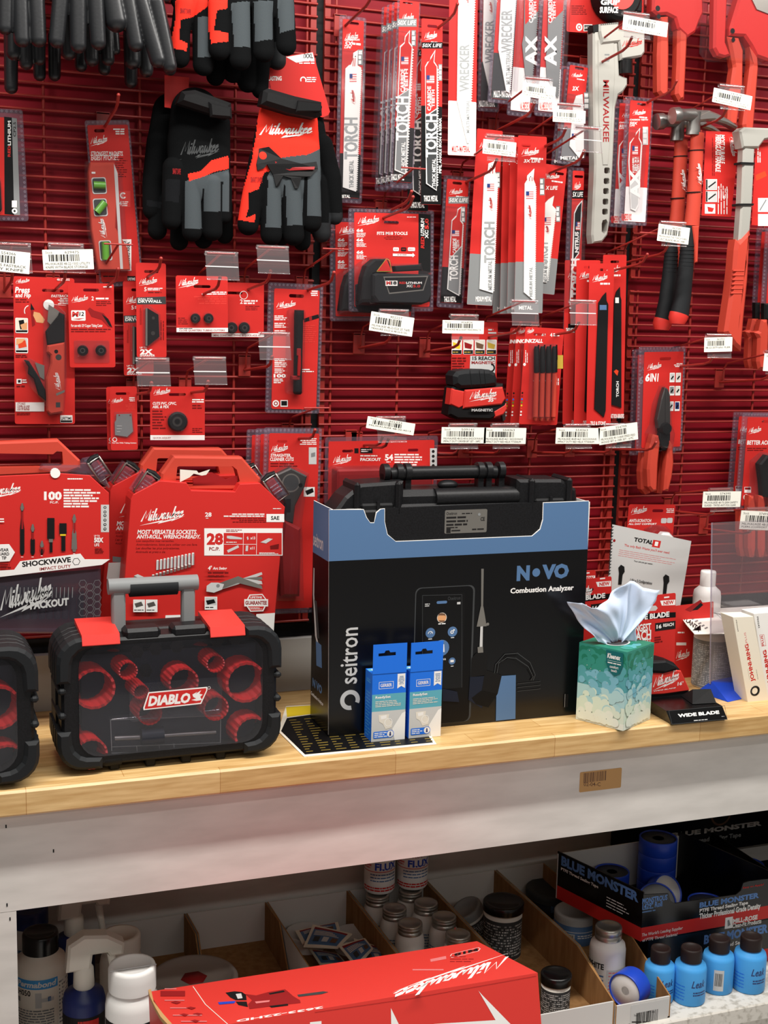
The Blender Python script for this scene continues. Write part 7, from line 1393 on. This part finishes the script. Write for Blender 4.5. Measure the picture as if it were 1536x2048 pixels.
# blue bottles standing on the bare shelf
for i,(p,hw,ty,l) in enumerate((((1316,1996),30,1896,'leftmost sky blue bottle, half hidden by the narrow bin'),((1377,1998),32,1895,'front sky blue bottle second along from the bin, word leak on it'),((1433,1976),31,1876,'sky blue bottle turned to show its barcode'),((1496,1974),32,1872,'rightmost sky blue bottle standing apart'))):
    t,R,H=jar('bottle',l,'bottle',p,hw,ty,'skyblue','capdark',.66,.030,group='sky blue leak bottles',shoulder=.82,ridge=False)
    c=Cyl(t,R,0,(H-.03)*.82,150)
    if i!=2: c.text('Leak',.55,.2,.92,.42,'navy',.01,.3); c.rows(.6,.55,.95,.7,2,'navy',.5); c.rows(.1,.4,.4,.9,5,'blue',.25)
    else: c.rect(.42,.2,.66,.85,'ltgrey'); c.bars(.45,.3,.63,.7,'ink')
    c.build('label',t)

# display trays of thread tape
t,a=bench_thing('display_tray','black tape display tray with red band, stacked on another one, blue rolls inside','display tray',E6,(640,1000),(1560,870),(612,675),z=.385,yaw=math.radians(1)); h=a.h; w=.36; D=.26; a.w=w
T_=.003; a.mb.box((0,0,0),(w,D,T_),'blackgloss'); a.mb.box((-.075,D-T_,0),(w-.09,D,h*1.0),'boardwhite'); a.mb.add([(0,.003,.0032),(0,D,.0032),(-.075,D,.0032)],[(0,1,2)],'blackgloss'); a.build('tray_bottom',t); a.mb.add([(w,0,0),(w-.003,0,0),(w-.093,D,0),(w-.09,D,0),(w,0,h),(w-.003,0,h),(w-.093,D,h*1.1),(w-.09,D,h*1.1)],[(0,1,2,3),(4,5,6,7),(0,1,5,4),(1,2,6,5),(2,3,7,6),(3,0,4,7)],'blackgloss'); a.build('side_panel',t)
A=[a.q(p) for p in ((640,1000),(612,675),(836,660),(850,712),(880,728),(1310,668),(1345,640),(1362,586),(1400,574),(1640,540),(1640,860))]; a.slab2([(min(max(0,x),w),max(z,.0005)) for x,z in A],-T_,0,'blackgloss')
a.poly([(622,915),(1530,785),(1530,880),(640,1000)],'red') if 0 else a.flat([(0.0,.002),(w,.002),(w,.034),(0,.034)],[[0,1,2,3]],'red')
a.text('MONSTROUS',652,694,826,704,'monblue',.03); a.text("1429\" Roll",652,732,790,750,'monblue',.03); a.rows(652,762,745,785,2,'slate',.5); a.text('BLUE MONSTER',1055,722,1472,690,'monblue',.05); a.text('PTFE Thread Sealing Tape',1055,768,1394,742,'white',.04); a.text('Thicker Professional Grade Density',1053,800,1482,776,'white',.04)
a.text("The World's Leading Supplier",648,940,935,918,'white',.01,.15); a.text('of PTFE Thread Sealants!',652,978,898,955,'white',.01,.15); a.rect(1236,830,1284,900,'white'); a.poly([(1250,850),(1262,842),(1272,880),(1252,892)],'grey'); a.text('MILL-ROSE',1290,838,1462,840,'white',.04); a.text('Clean-Fit Products',1286,872,1488,868,'white',.02); a.text('Easy to Apply!',1360,612,1506,604,'red',.01,.1); a.build('front_panel',t,'printed front panel')
off=-.075; L3=math.hypot(off,D); s=Art(a.M,L3,h*1.05,(off,D,0),(-off,-D,0),(0,0,1),None,False); s.mb=a.mb; s.rslab(0,0,1,1,-T_,0,'blackgloss',0); s.rect(0,.72,1,1,'red'); s.text('BLUE MONSTER',.05,.05,.95,.26,'monblue',.05); s.text('PTFE Thread Sealing Tape',.05,.30,.5,.38,'white',.03); s.rows(.6,.42,.9,.66,4,'white',.3); a.build('side_panel',t)
M0=t.matrix_world.copy()
t2,b=bench_thing('display_tray','closed black tape carton under the tape display tray, behind the blue bottles','display tray',E6,(690,1090),(1560,960),(640,1004),z=ZS,yaw=math.radians(1)); t2.matrix_world=Matrix.Translation((M0.translation.x+.02,M0.translation.y+.0,ZS))@Matrix.Rotation(math.radians(1),4,'Z'); hh=.385-ZS-.001
m=MB(); m.box((0,0,0),(w,D,hh),'blackgloss'); b=Art(t2.matrix_world,w,hh,crop=None,center=False); b.mb=m; b.rect(0,.70,1,1,'red'); b.text('BLUE MONSTER',.42,.10,.92,.32,'monblue',.05); b.text('PTFE Thread Sealing Tape',.45,.38,.86,.5,'white',.03); b.text('MILL-ROSE',.64,.76,.86,.9,'white',.04); m.build('carton',t2)
t3=thing('display_tray','second tape display tray at the picture edge, its tall back card lettered monster','display tray',Matrix.Translation((M0.translation.x+w+.006,M0.translation.y+.01,.385)),None); w3=.42
m=MB(); m.box((0,0,0),(w3,D,.003),'blackgloss'); m.box((0,0,0),(.003,D,h*.95),'blackgloss'); m.box((0,0,0),(w3,.003,h*.6),'blackgloss'); m.build('tray_bottom',t3)
bk=thing('display_card','tall black back card lettered monster behind the tape rolls','display card',Matrix.Translation((M0.translation.x+.14,.10,.385)))
b=Art(bk.matrix_world,.62,.20,crop=E6,center=False); b.aff=False; b.mb.box((0,.0,0),(.62,.003,.25),'blackgloss'); b.text('BLUE MONSTER',860,232,1490,180,'ltgrey',.05); b.text('PTFE Thread Sealing Tape',900,290,1345,268,'grey',.03); b.ring(1205,100,70,58,'brown',20,3.3,6.1); b.build('card',bk)
t5=thing('tape_carton','plain black carton standing under the second tape tray at the picture edge','carton',Matrix.Translation((M0.translation.x+w+.03,M0.translation.y+.03,ZS))); m=MB(); m.box((0,0,0),(.40,D,.385-ZS-.001),'blackgloss'); b=Art(t5.matrix_world,.4,.106,crop=None,center=False); b.mb=m; b.rect(0,.6,1,.95,'dred'); b.text('BLUE',.02,.15,.3,.4,'monblue',.05); m.build('box',t5)
GT='blue thread tape rolls in the display trays'; zt=.389; Rr=.040; n_=0
def flatroll(label,x,y,k=0,R=Rr):
    P=M0@Vector((x,y,0)); return tape('tape_roll',label,Matrix.Translation((P.x,P.y,zt+.0365*k)),R,.036,GT,'dgrey')
for k in range(4): flatroll(('bottom roll of the tall blue stack','second roll of the tall blue stack','third roll of the tall blue stack','top roll of the tall blue stack')[k],.165,.195,k,.046)
for k in range(2): flatroll(('lower roll of the short blue stack at the back','upper roll of the short blue stack at the back')[k],.045,.205,k,.042)
flatroll('single blue roll at the front of the tray with a torn clear tab',.215,.06,0,.043); flatroll('dim blue roll low behind the leaning one',.012,.15,0,.036)
P=M0@Vector((.085,.075,0)); tape('tape_roll','blue roll leaning up with its printed face forward in the tray',Matrix.Translation((P.x,P.y,zt+.040))@Matrix.Rotation(math.radians(-20),4,'Z')@Matrix.Rotation(math.radians(52),4,'X')@Matrix.Translation((0,0,-.018)),.046,.036,GT,'grey')
P=M0@Vector((.13,.105,0)); tape('tape_roll','white sided roll leaning behind the printed one in the tray',Matrix.Translation((P.x+.008,P.y+.012,zt+.041))@Matrix.Rotation(math.radians(10),4,'Z')@Matrix.Rotation(math.radians(60),4,'X')@Matrix.Translation((0,0,-.018)),.042,.03,GT,'white',.1)
for i,(x,y) in enumerate(((.06,.10),(.07,.20),(.15,.11))):
    P=t3.matrix_world@Vector((x,y,0)); tape('tape_roll',('front blue roll in the tray at the picture edge','rear blue roll in the tray at the picture edge','rightmost blue roll in the tray at the picture edge')[i],Matrix.Translation((P.x,P.y,zt)),.042,.036,GT,'dgrey')

# ---- large red tool carton leaning back in front of the shelf
MR=Matrix.Translation((.3711,-.4732,.5657))@Matrix.Rotation(-.0119,4,'Z')@Matrix.Rotation(-.2577,4,'X')
L_,DR,HR=.640,.268,.50
t=thing('tool_carton','long red tool carton with a torn left end leaning in front of the lower shelf','carton',MR)
m=MB(); m.box((0,-DR,-HR),(L_,0,0),'red2'); E4=(620,1880,3.072); E5=(280,1880,3.657)
a=Art(MR,L_,DR,(0,-DR,0),(1,0,0),(0,1,0),E4,False); a.mb=m
a.logo(490,145,1225,185,'white',180) if 0 else None
def updown(vf,p0,p1,p2,key):
    """lettering that reads upside down from here: p0 start of the word, p1 its end, p2 top of the first letter"""
    v,f=vf; A,B,C=(np.array(a.q(p)) for p in (p0,p1,p2)); a.flat([tuple(A+(B-A)*g[0]+(C-A)*g[1]) for g in v],f,key)
updown(LOGO,(1258,120),(490,300),(1262,200),'white') if 0 else None
updown((LOGO[0],LOGO[1]),(1235,75),(505,268),(1262,172),'white')
a.line([(862,100),(870,86),(1035,46),(1046,54),(1034,68),(872,108),(862,100)],.0012,'white'); updown(textmesh('M18',.05,0),(1030,50),(885,84),(1032,66),'soft'); a.poly([(738,118),(835,98),(838,116),(742,134)],'pink'); a.rows(630,175,880,190,1,'pink'); a.rows(860,95,1010,140,3,'dred',.3)
a.crop(*E5); updown(textmesh('2633-22HD',.03,0),(1338,484),(705,585),(1340,500),'white')
a.line([(388,340),(478,470),(640,614)],.0014,'offwhite')
for pts,k in (([(625,385),(690,375),(745,380),(775,400),(780,440),(700,440),(660,420)],'soft'),([(770,395),(850,405),(940,380),(1060,360),(1080,375),(1120,410),(1170,440),(1175,460),(1000,480),(800,505),(790,470),(820,440)],'dred'),([(700,450),(780,450),(790,490),(720,475)],'soft'),([(940,390),(1050,368),(1060,380),(950,400)],'soft'),([(1150,400),(1340,375),(1378,380),(1330,395),(1160,415)],'dgrey'),([(570,455),(700,445),(690,462),(580,472)],'blue2'),([(700,395),(740,390),(750,425),(715,430)],'ltgrey'),([(945,482),(1080,466),(1085,478),(960,494)],'soft'),([(840,450),(950,440),(945,452),(850,464)],'pink')): a.poly(pts,k)
a.rect(150,372,330,410,'dred')
for y,x0,x1 in ((352,180,315),(436,180,370),(492,220,410),(545,240,470),(590,300,520)): a.rows(x0,y,x1,y+10,1,'pink',.7)
for x,y in ((260,455),(370,495),(320,545),(420,540),(400,590)): a.poly([(x-35,y),(x,y-8),(x+40,y),(x+10,y+12)],'dred')
m_=MB(); 
f=Art(MR,L_,HR,(0,-DR,-HR),(1,0,0),(0,0,1),E4,False); f.mb=m; f.d=.0003
f.poly([(1035,312),(1060,340),(1232,516),(1330,620),(700,620),(760,516),(1140,492)],'white'); f.poly([(497,418),(545,516),(570,600),(500,560)],'white'); f.poly([(0,505),(70,498),(75,640),(0,640)],'white'); f.line([(30,445),(620,360),(1390,222)],.0006,'dred'); m.build('carton',t)
a2=Art(MR@Matrix.Translation((0,0,0)),L_,DR,(0,-DR,0),(1,0,0),(0,1,0),E5,False); a2.slab([(60,365),(80,358),(100,450),(170,540),(235,614),(200,614),(150,560),(110,490),(72,410)],-.004,.0025,'kraft'); a2.build('torn_edge',t,'torn brown cardboard edge')
